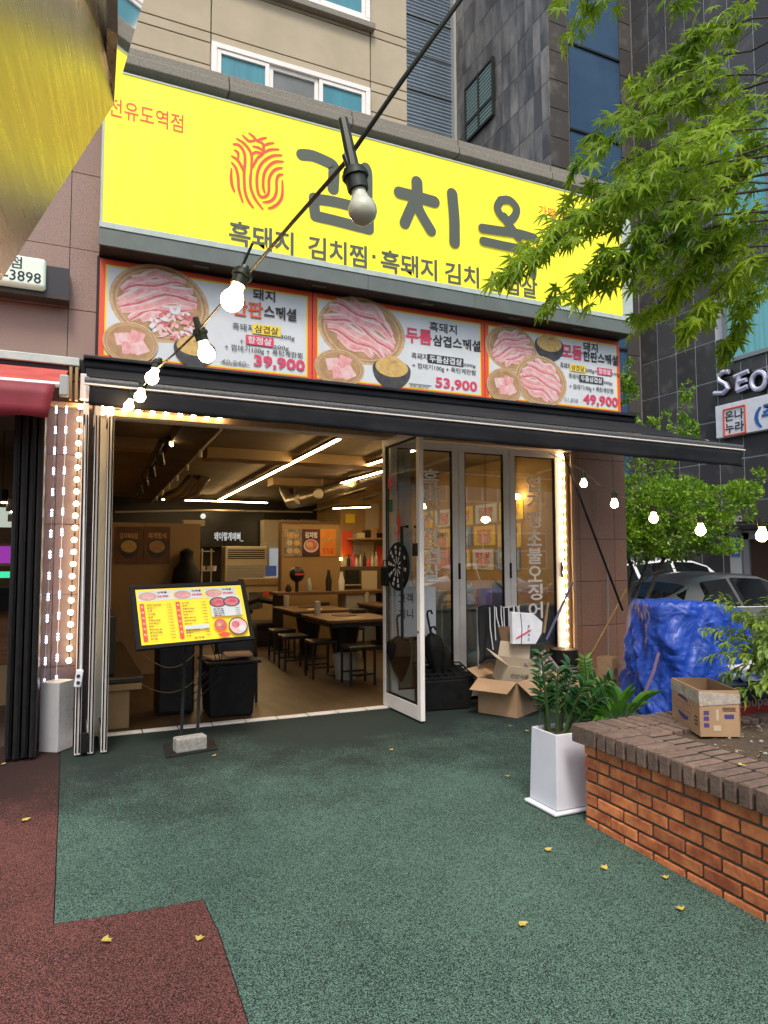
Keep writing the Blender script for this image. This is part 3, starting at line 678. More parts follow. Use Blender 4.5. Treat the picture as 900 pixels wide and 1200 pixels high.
nt_ = MB(); nt_.box((seams[0]+.02, 6.455, PY(500, 735, 6.46).z), (PY(509, 700, 6.46).x, 6.463, PY(500, 686, 6.46).z))
# open leaf, perpendicular to the front
ol = thing('glass_door', 'open glass door leaf swung out towards the street with dartboard and long black handle', 'glass door', (2.945, 6.52, .02), rz=-math.pi/2, group='folding glass doors')
leaf(ol, .84, LH-.0, st=.07)
for s in (-1, 1):
    b = MB(); b.tube([(.62, s*.035, 1.78), (.62, s*.10, 1.78), (.62, s*.10, .72), (.62, s*.035, .72)], .016, 8); b.build('door_handle', m_black, ol, local=True, smooth=True)
b = MB(); b.box((.70, -.032, 1.50), (.80, .03, 1.62)); b.build('lock_case', m_dark, ol, local=True, bevel=.004)
b = MB(); b.tube([(.8, -.028, .8), (.8, -.024, .8)], .012, 8); b.build('keyhole', m_black, ol, local=True)
no = tag(MB().box((3.03, 6.440, PY(500, 745, 6.45).z), (PY(510, 700, 6.45).x, 6.446, PY(500, 688, 6.45).z)).build('paper_notice', m_foam), 'white paper notice taped to the glass behind the open door', 'notice')
b = MB(); nz_ = PY(500, 688, 6.45).z
put_text(b, '고객', (3.06, 6.4385, nz_-.16), UX, UZ, w=.17, h=.1, bold=.02); put_text(b, '지니', (3.06, 6.4385, nz_-.32), UX, UZ, w=.17, h=.1, bold=.02)
b.build('notice_text', m_ink2, no)
# dartboard hung on the open leaf (seen from its left side)
dbp = thing('dartboard', 'black and white dartboard hanging on the glass of the open door', 'dartboard', (2.915, 6.12, 1.42))
b = MB(); b.lathe([(.235, -.012), (.24, 0), (.235, .012)], (2.91, 6.12, 1.42), 28, ax=(1, 0, 0)); b.build('board', m_black, dbp)
b = MB()
for k in range(20):
    a0 = 2*math.pi*(k+.18)/20; a1 = 2*math.pi*(k+.82)/20
    if k % 2: continue
    def q(r_, a): return (2.896, 6.12+r_*math.cos(a), 1.42+r_*math.sin(a))
    for r0, r1 in ((.03, .10), (.12, .16), (.175, .205)): b.poly([q(r0, a0), q(r1, a0), q(r1, a1), q(r0, a1)])
b.build('white_segments', m_foam, dbp)
bg_ = thing('dart_pouch', 'small black pouch hanging beside the dartboard', 'pouch', (2.91, 6.40, 1.31))
b = MB(); b.box((2.87, 6.31, 1.22), (2.91, 6.47, 1.42)); b.build('pouch_body', m_black, bg_, bevel=.02)
b = MB(); b.tube([(2.89, 6.34, 1.41), (2.89, 6.36, 1.48), (2.89, 6.42, 1.48), (2.89, 6.44, 1.41)], .006, 5); b.build('pouch_strap', m_black, bg_)
# stickers on the open leaf
for nm, lab, (u0, u1, v0, v1), m in (('sticker', 'small red sticker high on the open glass door', (455, 460, 560, 572), m_pink), ('sticker', 'small green sticker under the red one on the open glass door', (456, 460, 586, 600), mat('green_print', (.02, .16, .09), .5))):
    a = PX(u0, v0, 2.925); c = PX(u1, v1, 2.925); tag(MB().box((2.925, a.y, a.z), (2.921, c.y, c.z)).build(nm, m), lab, 'sticker')
a = PX(466, 600, 2.925)
e = thing('fingerprint_sticker', 'red fingerprint emblem sticker on the open glass door', 'sticker', (2.92, a.y, a.z-.15))
b = MB()
for k in range(6):
    r_ = .02+.017*k; pts = [(2.92, a.y+r_*.7*math.cos(t), a.z-.13+r_*1.25*math.sin(t)) for t in [j*.45+.3*k for j in range(11)]]
    b.tube(pts, .0035, 4)
b.build('emblem', m_red, e)
# folded stack of leaves at the left of the opening
for k, x in enumerate((.075, .165, .262)):
    t_ = thing('glass_door', ['folded glass door leaf standing outermost in the stack at the pillar', 'folded glass door leaf standing in the middle of the stack at the pillar', 'folded glass door leaf standing innermost in the stack beside the doorway'][k], 'glass door', (x, 6.62+.0*k, .012), rz=-math.pi/2, group='folding glass doors')
    leaf(t_, .76, LH+.01, st=.06)
    b = MB(); b.tube([(.78, -.012, .02), (.78, -.012, 2.62)], .006, 5); b.tube([(.78, .012, .02), (.78, .012, 2.62)], .006, 5); b.build('edge_gasket', m_black, t_, local=True)
MB().box((.095, 5.845, .02), (.15, 5.90, .19)).build('door_bolt', m_black, leaves[0]) if False else None
bo = tag(MB().box((.10, 5.83, .03), (.145, 5.87, .18)).build('floor_bolt', m_black, bevel=.004), 'black floor bolt housing low between the folded door leaves', 'bolt')
ps = thing('power_strip', 'white power outlet hanging on its cord by the folded doors', 'power strip', (.07, 5.80, .52))
b = MB(); b.cbox((.07, 5.80, .60), (.05, .04, .13), Matrix.Rotation(.15, 3, 'Y')); b.build('outlet_body', m_foam, ps, bevel=.008)
for dz in (-.03, .02):
    b = MB(); b.lathe([(.014, 0), (.014, .004)], (.067, 5.779, .60+dz), 10, ax=(0, -1, 0)); b.build('socket_hole', m_ink2, ps)
b = MB(); b.tube([(.085, 5.80, .66), (.083, 5.80, 1.4), (.075, 5.81, 2.2), (.06, 5.85, 2.66), (.07, 6.3, 3.0)], .006, 6); b.build('cord', m_foam, ps, smooth=True)
# marquee strip on the right jamb
mq = thing('wood_trim_board', 'pale wooden trim board carrying the bulb strip beside the granite pillar', 'trim board', (5.27, 6.45, 0))
b = MB(); b.box((5.218, 6.44, 0), (5.25, 6.5, 2.72)); b.build('edge_batten', mat('trim_wood', (.5, .34, .2), .5, c2=(.42, .27, .15), scale=5, stretch=(6, 6, .4)), mq, bevel=.003)
b = MB(); b.box((5.252, 6.47, 0), (5.30, 6.499, 2.72)); b.build('back_board', bpy.data.materials['trim_wood'], mq)
b = MB(); b.box((5.302, 6.43, 0), (5.345, 6.499, 2.72)); b.build('edge_batten', bpy.data.materials['trim_wood'], mq, bevel=.003)
b = MB(); b.box((.2, 6.41, 2.75), (5.2, 6.438, 2.82)); b.build('header_board', bpy.data.materials['trim_wood'], mq)

# ================================================================ INTERIOR
CZ = 2.98
struct(MB().box((.2, 6.51, -.15), (5.99, 17.6, .006)).build('restaurant_floor', m_floor))
struct(MB().box((.2, 6.86, CZ), (5.99, 17.6, CZ+.1)).build('restaurant_ceiling', m_ceil))
rw = thing('interior_wall', 'ochre side wall of the restaurant behind the shelves and posters', 'wall', (5.93, 12, 0))
MB().box((5.9, 6.85, 0), (5.985, 17.5, CZ)).build('wall_face', m_iwall, rw)
rw = thing('interior_wall', 'dark back wall of the restaurant behind the air conditioner', 'wall', (3, 17.45, 0))
MB().box((.3, 17.4, 0), (5.9, 17.5, CZ)).build('wall_face', m_iwalld, rw)
rw = thing('interior_wall', 'dark left side wall of the restaurant beside the bench', 'wall', (.25, 12, 0))
MB().box((.21, 6.86, 0), (.3, 17.4, CZ)).build('wall_face', m_iwall, rw)
# ceiling: stepped beams and slab edges
bm_ = thing('ceiling_beam', 'long boxed brown beam running from the doorway into the restaurant', 'beam', (1.3, 11, 2.9))
b = MB(); b.hexa([(.95, 6.9, 2.80), (1.32, 6.9, 2.80), (1.62, 16.8, 2.80), (1.3, 16.8, 2.80), (.95, 6.9, 2.975), (1.32, 6.9, 2.975), (1.62, 16.8, 2.975), (1.3, 16.8, 2.975)]); b.build('beam_box', mat('beam_brown', (.10, .065, .035), .6, c2=(.07, .045, .02), scale=3), bm_)
b = MB(); b.tube([(1.33, 6.9, 2.79), (1.63, 16.8, 2.79)], .012, 5); b.build('track_rail', m_cream, bm_)
for k in range(6):
    y = 8.3+k*1.3; b = MB(); b.tube([(1.36+k*.04, y, 2.79), (1.36+k*.04, y, 2.70)], .022, 6); b.build('track_clip', m_cream, bm_)
for k, (x0, x1, y0, y1, lab) in enumerate(((.35, .95, 8.8, 9.1, 'cream ceiling joist left of the long beam'), (1.6, 4.2, 9.2, 9.6, 'pale cross joist under the restaurant ceiling right of the beam'), (3.3, 5.8, 12.2, 12.6, 'pale cross joist over the grey duct'))):
    tag(MB().box((x0, y0, 2.84), (x1, y1, 2.978)).build('ceiling_joist', m_ply), lab, 'ceiling joist', 'ceiling joists')
# track with black spot lamps
tr = thing('track_lamp_bar', 'black lighting track left of the boxed ceiling beam', 'light track', (.8, 9.5, 2.8))
b = MB(); b.tube([(.82, 7.4, 2.72), (1.02, 13.5, 2.66)], .035, 6); b.build('track', m_dark, tr)
for k in range(4):
    y = 8.0+k*1.2; b = MB(); b.tube([(.86+.03*k, y, 2.69), (.90+.03*k, y+.15, 2.58)], .045, 8); b.build('spot_head', m_dark, tr)
sp = thing('spotlight', 'small lit ceiling spotlight above the left end of the beam', 'spotlight', (.92, 7.9, 2.72)); p = PY(201, 521, 7.9)
b = MB(); b.sphere(p, .022); b.build('lamp', m_bulbon, sp); b = MB(); b.tube([p+V((-.01, 0, .025)), p+V((-.03, .05, .09))], .022, 8); b.build('spot_housing', m_dark, sp)
# linear LED lights
def led(a, c, label, w=.02):
    t_ = thing('linear_light', label, 'ceiling light', a, group='linear lights'); a, c = V(a), V(c)
    d_ = (c-a).normalized(); s_ = d_.cross(V((0, 0, 1)))*w
    b = MB(); b.hexa([a-s_-V((0, 0, .012)), a+s_-V((0, 0, .012)), c+s_-V((0, 0, .012)), c-s_-V((0, 0, .012)), a-s_, a+s_, c+s_, c-s_]); b.build('diffuser', m_led, t_)
    b = MB(); u_ = V((0, 0, .04)); e_ = V((0, 0, .001)); b.hexa([a-s_*1.2+e_, a+s_*1.2+e_, c+s_*1.2+e_, c-s_*1.2+e_, a-s_*1.2+u_, a+s_*1.2+u_, c+s_*1.2+u_, c-s_*1.2+u_]); b.build('housing', m_dark, t_)
    for q in (.15, .85):
        p_ = a.lerp(c, q); b = MB(); b.tube([p_+u_, V((p_.x, p_.y, CZ))], .004, 4); b.build('hanger', m_dark, t_)
led((2.72, 7.26, 2.85), (3.05, 16.0, 2.85), 'long linear light running from the doorway into the room')
led((1.83, 16.25, 2.85), (4.26, 16.3, 2.85), 'linear light lying across the far end of the room', .035)
led((4.35, 11.9, 2.42), (5.1, 11.95, 2.47), 'short linear light hanging below the grey duct', .02)
for x in (4.8, 5.3):
    led((x-.9, 7.4 if x < 5 else 9.8, 2.86), (x-.9, 9.2 if x < 5 else 11.6, 2.86), 'linear light above the tables behind the glass doors' if x < 5 else 'linear light further back above the tables behind the glass doors', .025)
# duct
du = thing('ventilation_duct', 'thick galvanised ventilation duct with round outlets under the ceiling', 'duct', (4.6, 12, 2.6))
P_ = [PY(335, 572, 13.6), PY(342, 588, 13.0), PY(362, 584, 12.4), PY(400, 572, 11.8), PY(452, 555, 11.2), PY(500, 538, 10.7), PY(560, 518, 10.2)]
b = MB(); b.tube(P_, .14, 14); b.build('duct_pipe', m_grey, du, smooth=True)
for u, v, y in ((348, 585, 12.7), (370, 578, 12.15), (409, 565, 11.6)):
    b = MB(); c = PY(u, v, y); b.lathe([(.09, -.03), (.10, 0), (.075, .04), (.05, .04)], c-V((0, .15, .02)), 12, ax=(-.6, -.9, -.1)); b.build('air_outlet', m_cream, du)
for u, v, y in ((345, 582, 12.8), (377, 577, 12.1), (378, 574, 12.1), (430, 560, 11.4)):
    p = PY(u, v, y); b = MB(); b.tube([p, V((p.x, p.y, CZ))], .005, 4); b.build('hanger_rod', m_cream, du)
du = thing('ventilation_duct', 'two stub duct bends beside the boxed beam', 'duct', (2, 13, 2.7))
for k in range(2):
    b = MB(); b.tube([PY(240-k*12, 558, 12.5), PY(228-k*14, 575, 12.7), PY(205-k*8, 583, 13)], .11, 12); b.build('duct_bend', m_grey, du, smooth=True)
pp = tag(MB().tube([PY(368, 598, 17), PY(424, 584, 14), PY(447, 578, 13)], .02, 6).build('conduit_pipe', m_cream), 'thin pale conduit running along the top of the right wall', 'pipe')
pp = tag(MB().tube([PY(135, 600, 15.9), PY(240, 598, 15.9), PY(366, 600, 15.9)], .02, 6).build('conduit_pipe', m_cream), 'thin pale conduit crossing the back of the room', 'pipe')

def flat(name, label, cat, u0, v0, u1, v1, y, m, t=.02, parent=None, bevel=0):
    a = PY(u0, v0, y); c = PY(u1, v1, y)
    o = MB().box((a.x, y, a.z), (c.x, y+t, c.z)).build(name, m, parent, bevel=bevel)
    if parent is None: tag(o, label, cat)
    return o, a, c
# left partition with posters and coat
pt = thing('partition_panel', 'tan partition panel at the left with two dark posters and a hanging coat', 'partition', (1, 9.6, 0))
a = PY(132, 612, 9.6); c = PY(234, 690, 9.6)
MB().box((.3, 9.6, 0), (c.x, 9.68, a.z)).build('board', m_ply, pt, bevel=.004)
m_poster = mat('brown_poster', (.085, .035, .02), .5, c2=(.20, .09, .04), scale=5, contrast=.4)
m_gold = mat('gold_print', (.6, .38, .14), .5)
for k, (u0, v0, u1, v1, lab, tx) in enumerate(((136, 617, 166, 660, 'brown food poster with a bowl, left one on the partition', '김치볶음밥'), (169, 617, 199, 660, 'brown food poster with a stew, right one on the partition', '찌개정식'))):
    o, a, c = flat('poster', lab, 'poster', u0, v0, u1, v1, 9.585, m_poster, .012)
    b = MB(); w = c.x-a.x; put_text(b, tx, (a.x+w*.15, 9.582, a.z-.16), UX, UZ, w=w*.7, h=.08, bold=.03); b.build('poster_title', m_gold, o)
    p = Print(o, (0, 9.5815, 0), UX, UZ, (0, -1, 0)); p.ell(m_bowl, (a.x+c.x)/2, c.z+.2, w*.38, .13); p.ell(m_egg if k == 0 else m_basket, (a.x+c.x)/2, c.z+.22, w*.3, .08); p.done()
ct = thing('coat', 'black coat hanging on the edge of the tan partition', 'coat', (1.65, 9.5, 1.2))
b = MB(); p = PY(219, 641, 9.5)
b.lathe([(.03, -.02), (.09, -.06), (.085, -.13), (.10, -.2), (.17, -.3), (.20, -.5), (.19, -.66), (.1, -.72)], (p.x, 9.5, p.z), 12); b.build('coat_cloth', m_black, ct, smooth=True)
tag(MB().box((1.45, 10.2, 1.98), (1.75, 10.4, 2.06)).build('cream_box', m_cream), 'cream box lying on top behind the left partition', 'box')
# bench in front of partition
bn_ = thing('bench', 'black padded bench on a pale plywood base just inside the doorway at the left', 'bench', (.45, 7.5, 0))
MB().box((.30, 6.62, .40), (.62, 9.5, .455)).build('seat_cushion', mat('brown_leatherette', (.05, .035, .02), .35), bn_, bevel=.015)
MB().box((.30, 6.62, .34), (.60, 9.5, .395)).build('seat_board', m_ply, bn_, bevel=.003)
MB().box((.30, 6.65, .0), (.50, 9.5, .335)).build('plywood_base', m_ply, bn_, bevel=.003)
MB().box((.30, 6.7, .46), (.38, 9.5, 1.0)).build('backrest', bpy.data.materials['brown_leatherette'], bn_, bevel=.02)
# far back: black lettering sign, cabinets, aircon, fridge
o, a, c = flat('wall_sign', 'black wall sign with small white handwritten lettering at the back', 'sign', 236, 600, 309, 641, 15.6, mat('sign_black', (.01, .01, .012), .25), .06)
m_glow = emat('glowing_letter', (.6, .75, .9), .35)
b = MB(); p = PY(251, 634, 15.59); q_ = PY(285, 634, 15.59); put_text(b, '왜이렇게예뻐_', (p.x, 15.59, p.z), UX, UZ, w=q_.x-p.x, h=.2, bold=.01); b.build('sign_letters', m_glow, o)
b = MB(); p = PY(238, 605, 15.59); b.lathe([(.06, 0), (.06, .004)], p, 10, ax=(0, -1, 0)); b.build('round_logo', m_glow, o)
tag(MB().box((1.3, 15.9, 0), (5.2, 15.95, 2.3)).build('kitchen_screen', m_iwalld), 'dark kitchen screen wall under the glowing sign', 'wall')
cb = thing('wall_cabinet', 'cream wall cabinets at the back above the fridge', 'cabinet', (4.2, 15.4, 1.9))
for k in range(3):
    a = PY(309+k*22, 609, 15.3); c = PY(330+k*22, 636, 15.3); MB().box((a.x, 15.3, c.z-.2), (c.x, 15.7, a.z)).build('cabinet_door', m_cream, cb, bevel=.006)
ac = thing('air_conditioner', 'tall cream floor standing air conditioner at the back of the room', 'air conditioner', (3.3, 14.4, 0))
a = PY(264, 640, 14.2); c = PY(313, 700, 14.2)
MB().box((a.x, 14.2, 0), (c.x, 14.6, a.z)).build('housing', m_cream, ac, bevel=.02)
MB().box((a.x+.06, 14.19, a.z-.26), (c.x-.06, 14.199, a.z-.05)).build('air_outlet', m_dark, ac)
for k in range(5): MB().box((a.x+.06, 14.17, a.z-.24+k*.043), (c.x-.06, 14.188, a.z-.225+k*.043)).build('outlet_slat', m_cream, ac)
for k in range(7): MB().box((a.x+.05, 14.18, a.z-.42-k*.06), (c.x-.05, 14.199, a.z-.38-k*.06)).build('intake_slat', m_greyp, ac)
fr_ = thing('display_fridge', 'glass door drinks fridge glowing blue behind the counter', 'fridge', (4, 14.6, 0))
a = PY(313, 636, 14.4); c = PY(331, 690, 14.4)
MB().box((a.x, 14.4, 0), (c.x, 14.9, a.z)).build('cabinet', m_greyp, fr_, bevel=.01)
MB().box((a.x+.05, 14.385, .6), (c.x-.05, 14.399, a.z-.12)).build('lit_door', emat('fridge_glow', (.4, .5, .62), .25), fr_)
# counter with till
cn = thing('counter', 'cream service counter with menu papers stuck on the front', 'counter', (3.5, 13.2, 0))
a = PY(288, 690, 13.0); c = PY(331, 738, 13.0)
MB().box((a.x, 13.0, 0), (c.x+.05, 13.4, 1.0)).build('counter_body', mat('counter_cream', (.5, .4, .24), .5), cn, bevel=.006)
MB().box((a.x-.05, 12.97, 1.002), (c.x+.1, 13.45, 1.12)).build('counter_top', m_ply, cn, bevel=.006)
a, c = PY(292, 694, 12.98), PY(308, 712, 12.98); MB().box((a.x, 12.98, c.z), (c.x, 12.999, a.z)).build('menu_paper', mat('slate_print', (.05, .07, .07), .6, c2=(.2, .18, .1), scale=9), cn)
a, c = PY(309, 693, 12.98), PY(318, 698, 12.98); MB().box((a.x, 12.98, c.z), (c.x, 12.999, a.z)).build('menu_paper', m_red, cn)
ti = thing('till', 'white card till with a blue screen on the counter', 'till', PY(318, 686, 13.1))
a, c = PY(312, 663, 13.05), PY(324, 675, 13.05); MB().box((a.x, 13.05, c.z), (c.x, 13.09, a.z)).build('screen', emat('blue_screen', (.04, .08, .25), .2), ti, bevel=.004)
a, c = PY(311, 676, 13.05), PY(325, 687, 13.05); MB().box((a.x, 13.04, 1.12), (c.x, 13.2, a.z)).build('till_body', m_foam, ti, bevel=.01)
ph = tag(MB().box((PY(298, 680, 13).x, 13.02, 1.122), (PY(303, 680, 13).x, 13.05, PY(300, 678, 13).z)).build('bottle', emat('blue_bottle', (.15, .3, .55), .3), bevel=.01), 'small blue bottle standing at the left end of the counter', 'bottle')
tag(MB().box((PY(288, 680, 13).x, 13.02, 1.122), (PY(296, 680, 13).x, 13.1, PY(300, 682, 13).z)).build('card_holder', m_ply, bevel=.005), 'tan card holder beside the blue bottle on the counter', 'card holder')
rk = thing('storage_rack', 'pale metal rack with cups between partition and air conditioner', 'rack', (2.4, 14, 0))
a = PY(237, 640, 13.8); c = PY(262, 700, 13.8)
for x in (a.x, c.x-.25): 
    b = MB(); b.tube([(x, 13.8, 0), (x, 13.8, a.z-.05)], .015, 6); b.build('post', m_cream, rk)
for k in range(4): MB().box((a.x-.02, 13.75, .5+k*.38), (c.x-.2, 14.1, .52+k*.38)).build('shelf', m_greyp, rk)
for k in range(6):
    x = a.x+.03+(k % 3)*.11; z = .88+(k//3)*.38; b = MB(); b.lathe([(.035, 0), (.045, .1)], (x, 13.85, z+.003), 8)
    tag(b.build('cup_stack', [m_cream, m_greyp, m_foam][k % 3]), 'stack of cups on the %s rack shelf beside the air conditioner, %s one' % (['lower', 'upper'][k//3], ['left', 'middle', 'right'][k % 3]), 'cups', 'cup stacks on the rack')
# middle partition with three posters
pt = thing('partition_panel', 'tan partition panel in the middle of the room with three bright posters', 'partition', (4.2, 11.9, 0))
a = PY(330, 613, 11.9); c = PY(404, 690, 11.9); MB().box((a.x, 11.9, 0), (c.x-.1, 11.98, a.z)).build('board', m_ply, pt, bevel=.004)
MB().box((a.x-.03, 11.88, 0), (a.x-.001, 12.0, a.z+.02)).build('edge_post', m_wood, pt)
MB().box((a.x, 11.88, a.z+.001), (c.x-.1, 12.0, a.z+.03)).build('top_rail', m_wood, pt)
for k, (u0, u1, m, lab) in enumerate(((333, 354, mat('grey_food_poster', (.12, .13, .14), .5, c2=(.4, .3, .2), scale=9, contrast=.3), 'grey poster with bowls, leftmost of three on the middle partition'), (354, 375, mat('maroon_food_poster', (.13, .02, .02), .5, c2=(.05, .02, .02), scale=4), 'maroon noodle poster, middle one of three on the partition'), (375, 394, mat('orange_food_poster', (.75, .30, .04), .5, c2=(.7, .22, .03), scale=3), 'orange yellow poster, rightmost of three on the middle partition'))):
    o, a, c = flat('poster', lab, 'poster', u0+.3, 620, u1-.3, 652, 11.885, m, .012)
    b = MB(); w = c.x-a.x; put_text(b, ['메뉴', '김치찜', '항정살'][k], (a.x+w*.15, 11.882, (a.z-.16) if k != 2 else c.z+.05), UX, UZ, w=w*.7, h=.11, bold=.05); b.build('poster_title', [m_gold, m_white, m_red][k], o)
    p = Print(o, (0, 11.8815, 0), UX, UZ, (0, -1, 0)); p.st = .001
    if k == 1: p.ell(m_white, (a.x+c.x)/2, c.z+.19, w*.42, .12); p.ell(m_meat3, (a.x+c.x)/2, c.z+.2, w*.36, .1); p.ell(m_egg, (a.x+c.x)/2-.03, c.z+.21, w*.2, .05)
    if k == 2:
        for j in range(5): p.band(m_egg, [(a.x+.04+j*.05, c.z+.22+j*.02), (a.x+.09+j*.05, c.z+.32+j*.02)], .035)
    if k == 0:
        for j in range(4): p.ell(m_egg if j % 2 else m_cream, a.x+w*(.3+.4*(j % 2)), c.z+.1+.14*(j//2), w*.17, .05)
    p.done()
# shelves by the right wall with bottles
sh = thing('shelf_unit', 'grey shelf cupboard with oven at the right of the room', 'shelf unit', (5.2, 12.4, 0))
a = PY(402, 664, 12.2); c = PY(447, 700, 12.2)
MB().box((a.x, 12.2, 0), (5.85, 12.6, a.z)).build('cupboard', mat('cupboard_brown', (.10, .07, .045), .5), sh, bevel=.006)
a, c = PY(404, 668, 12.2), PY(421, 685, 12.2); MB().box((a.x, 12.185, c.z), (c.x, 12.199, a.z)).build('oven_door', m_dark, sh)
MB().box((a.x, 12.1, a.z-.29), (c.x, 12.199, a.z-.27)).build('shelf_board', m_greyp, sh)
a, c = PY(424, 669, 12.18), PY(442, 697, 12.18); tag(MB().box((a.x, 12.18, c.z), (c.x, 12.195, a.z)).build('menu_sheet', m_cream), 'pale price sheet stuck on the grey cupboard', 'sheet')
zt_ = PY(410, 664, 12.3).z
for k in range(9):
    x = PY(404+k*4.6, 660, 12.3).x; b = MB(); hh = .16+.06*(k % 3); b.lathe([(.035, 0), (.037, hh*.6), (.014, hh*.8), (.014, hh)], (x, 12.3, zt_+.003), 8)
    tag(b.build('bottle', [m_greyp, m_dark, m_pink, m_cream][k % 4], smooth=True), '%s bottle, %s from the left in the row on top of the cupboard' % (['grey', 'dark', 'crimson', 'cream'][k % 4], ['first', 'second', 'third', 'fourth', 'fifth', 'sixth', 'seventh', 'eighth', 'ninth'][k]), 'bottle', 'bottles on the cupboard')
ws = thing('wall_shelf', 'pale wooden shelf with boxes high by the right wall', 'shelf', (5.5, 12.9, 2))
a = PY(415, 630, 12.6); MB().box((a.x, 12.6, a.z-.03), (5.88, 13.0, a.z)).build('shelf_board', m_ply, ws)
for k in range(5):
    x = PY(421+k*7, 625, 12.7).x; tag(MB().box((x, 12.7, a.z+.002), (x+.12, 12.85, a.z+.1+.05*(k % 3))).build('small_box', [m_cream, m_dark, m_card, m_black, m_orange][k]), ['cream box, leftmost on the high wooden shelf', 'dark box, second on the high wooden shelf', 'brown box in the middle of the high wooden shelf', 'black box, fourth on the high wooden shelf', 'orange box, rightmost on the high wooden shelf'][k], 'box')
for u0, u1, v0, v1, m, lab in ((401, 413, 622, 650, m_orange, 'red poster left of the shelf at the right of the room'), (414, 424, 626, 650, m_greyp, 'grey poster beside the red one at the right of the room'), (424, 438, 635, 655, m_cream, 'cream sheet under the wooden shelf'), (441, 449, 640, 690, m_orange, 'tall orange red poster at the edge of the open door'), (405, 416, 602, 613, m_yline, 'small yellow notice high on the right side of the room'), (428, 444, 590, 620, m_cream, 'pale glossy tile panel above the wooden shelf')):
    a, c = PY(u0, v0, 13.05), PY(u1, v1, 13.05); tag(MB().box((a.x, 13.05, c.z), (c.x, 13.07, a.z)).build('poster', m), lab, 'poster')
tag(MB().box((PY(400, 600, 13.1).x, 13.1, 0), (5.88, 13.18, 2.7)).build('back_partition', m_iwall), 'ochre partition behind the shelf at the right of the room', 'partition')
wl = thing('wall_lamp', 'warm wall light shining down beside the middle partition', 'lamp', PY(397, 650, 12.9))
b = MB(); p = PY(398, 655, 12.95); b.cbox(p, (.1, .04, .05)); b.build('lamp_glass', emat('wall_lamp_glow', (1, .6, .15), 14), wl)
# counter table behind (with pot, cooker)
cd = thing('side_table', 'dark narrow counter table along the middle partition', 'table', (3.7, 11.2, 0))
MB().box((3.05, 10.95, .90), (5.0, 11.5, .95)).build('table_top', m_wood, cd, bevel=.004)
for x in (3.1, 4.9):
    MB().box((x, 11.0, 0), (x+.06, 11.45, .898)).build('leg_panel', m_dark, cd)
MB().box((4.25, 11.0, .1), (4.8, 11.4, .896)).build('cupboard', m_greyp, cd)
g = thing('gas_canister_lamp', 'black round grill lid with red sticker standing on the side table', 'grill lid', PY(348, 688, 11.1))
b = MB(); p = PY(348, 673, 11.1); b.sphere(p, .13, 12, 8); b.build('lid', m_dark, g, smooth=True); b = MB(); b.tube([p+V((0, 0, -.1)), V((p.x, p.y, .953))], .03, 8); b.build('foot', m_dark, g); b = MB(); b.cbox(p+V((0, -.135, 0)), (.14, .004, .03)); b.build('sticker', m_pink, g)
for k, (u, hh, m, lab) in enumerate(((337, .12, m_dark, 'small dark pepper pot at the left end of the side table'), (361, .22, m_greyp, 'metal cutlery holder beside the grill lid'), (399, .32, m_foam, 'white bottle at the right end of the side table'), (384, .35, m_dark, 'black appliance on the side table next to the white bottle'))):
    p = PY(u, 690, 11.2); b = MB(); b.lathe([(.05, 0), (.055, hh*.5), (.03, hh*.8), (.025, hh)], (p.x, 11.15, .953), 10); tag(b.build(['pepper_pot', 'cutlery_holder', 'bottle', 'kettle'][k], m, smooth=True), lab, ['pot', 'holder', 'bottle', 'kettle'][k])

# tables with stools
m_stool = mat('black_stool', (.014, .013, .012), .35)
def table(x, y, label, w=.9, dd=1.15, rz=0):
    t_ = thing('dining_table', label, 'table', (x, y, 0), rz, 'wooden grill tables')
    MB().box((-w/2, -dd/2, .715), (w/2, dd/2, .75)).build('table_top', m_wood, t_, local=True, bevel=.004)
    MB().box((-w/2+.04, -dd/2+.04, .66), (w/2-.04, dd/2-.04, .713)).build('apron', m_dark, t_, local=True)
    b = MB(); b.lathe([(.28, 0), (.28, .02), (.05, .04), (.05, .66)], (0, 0, 0), 16); b.build('pedestal', m_dark, t_, local=True, smooth=True)
    b = MB(); b.lathe([(.17, .7505), (.17, .758), (.15, .758)], (0, .1, 0), 20); b.build('grill_ring', m_dark, t_, local=True)
    b = MB(); b.tube([(0, .1, .03), (.0, .1, .6)], [.11, .2], 12); b.build('grill_bin', m_dark, t_, local=True)
    return t_
T1 = table(3.30, 8.50, 'wooden grill table nearest the open glass door')
T2 = dup(T1, (3.35, 10.15, 0), 0, 'wooden grill table second from the open glass door, nearer the counter')
T3 = dup(T1, (4.75, 8.3, 0), 0, 'wooden grill table behind the closed glass doors')
T4 = dup(T1, (4.9, 10.6, 0), 0, 'wooden grill table at the right below the shelf unit')
k = 0
for tx, ty, nm in ((3.30, 8.50, 'nearest table'), (3.35, 10.15, 'second table'), (4.75, 8.3, 'table behind the closed doors'), (4.9, 10.6, 'table at the right')):
    pd = thing('cutlery_box', 'dark cutlery box standing on the '+nm, 'cutlery box', (tx+.3, ty+.4, .751)); MB().box((tx+.2, ty+.32, .752), (tx+.42, ty+.45, .80)).build('box_body', m_dark, pd, bevel=.006); MB().box((tx+.21, ty+.33, .801), (tx+.41, ty+.44, .806)).build('box_lid', m_stool, pd)
    pt_ = tag(MB().lathe([(.045, 0), (.045, .17), (.04, .175)], (tx-.28, ty+.38, .752), 10).build('water_bottle', m_greyp, smooth=True), 'metal water jug standing on the '+nm, 'jug')
    tag(MB().cbox((tx-.05, ty-.35, .754), (.30, .21, .003), Matrix.Rotation(.3+k, 3, 'Z')).build('menu_card', [m_ply, m_cream, m_ply, m_cream][k]), 'flat menu card lying on the '+nm, 'menu card'); k += 1
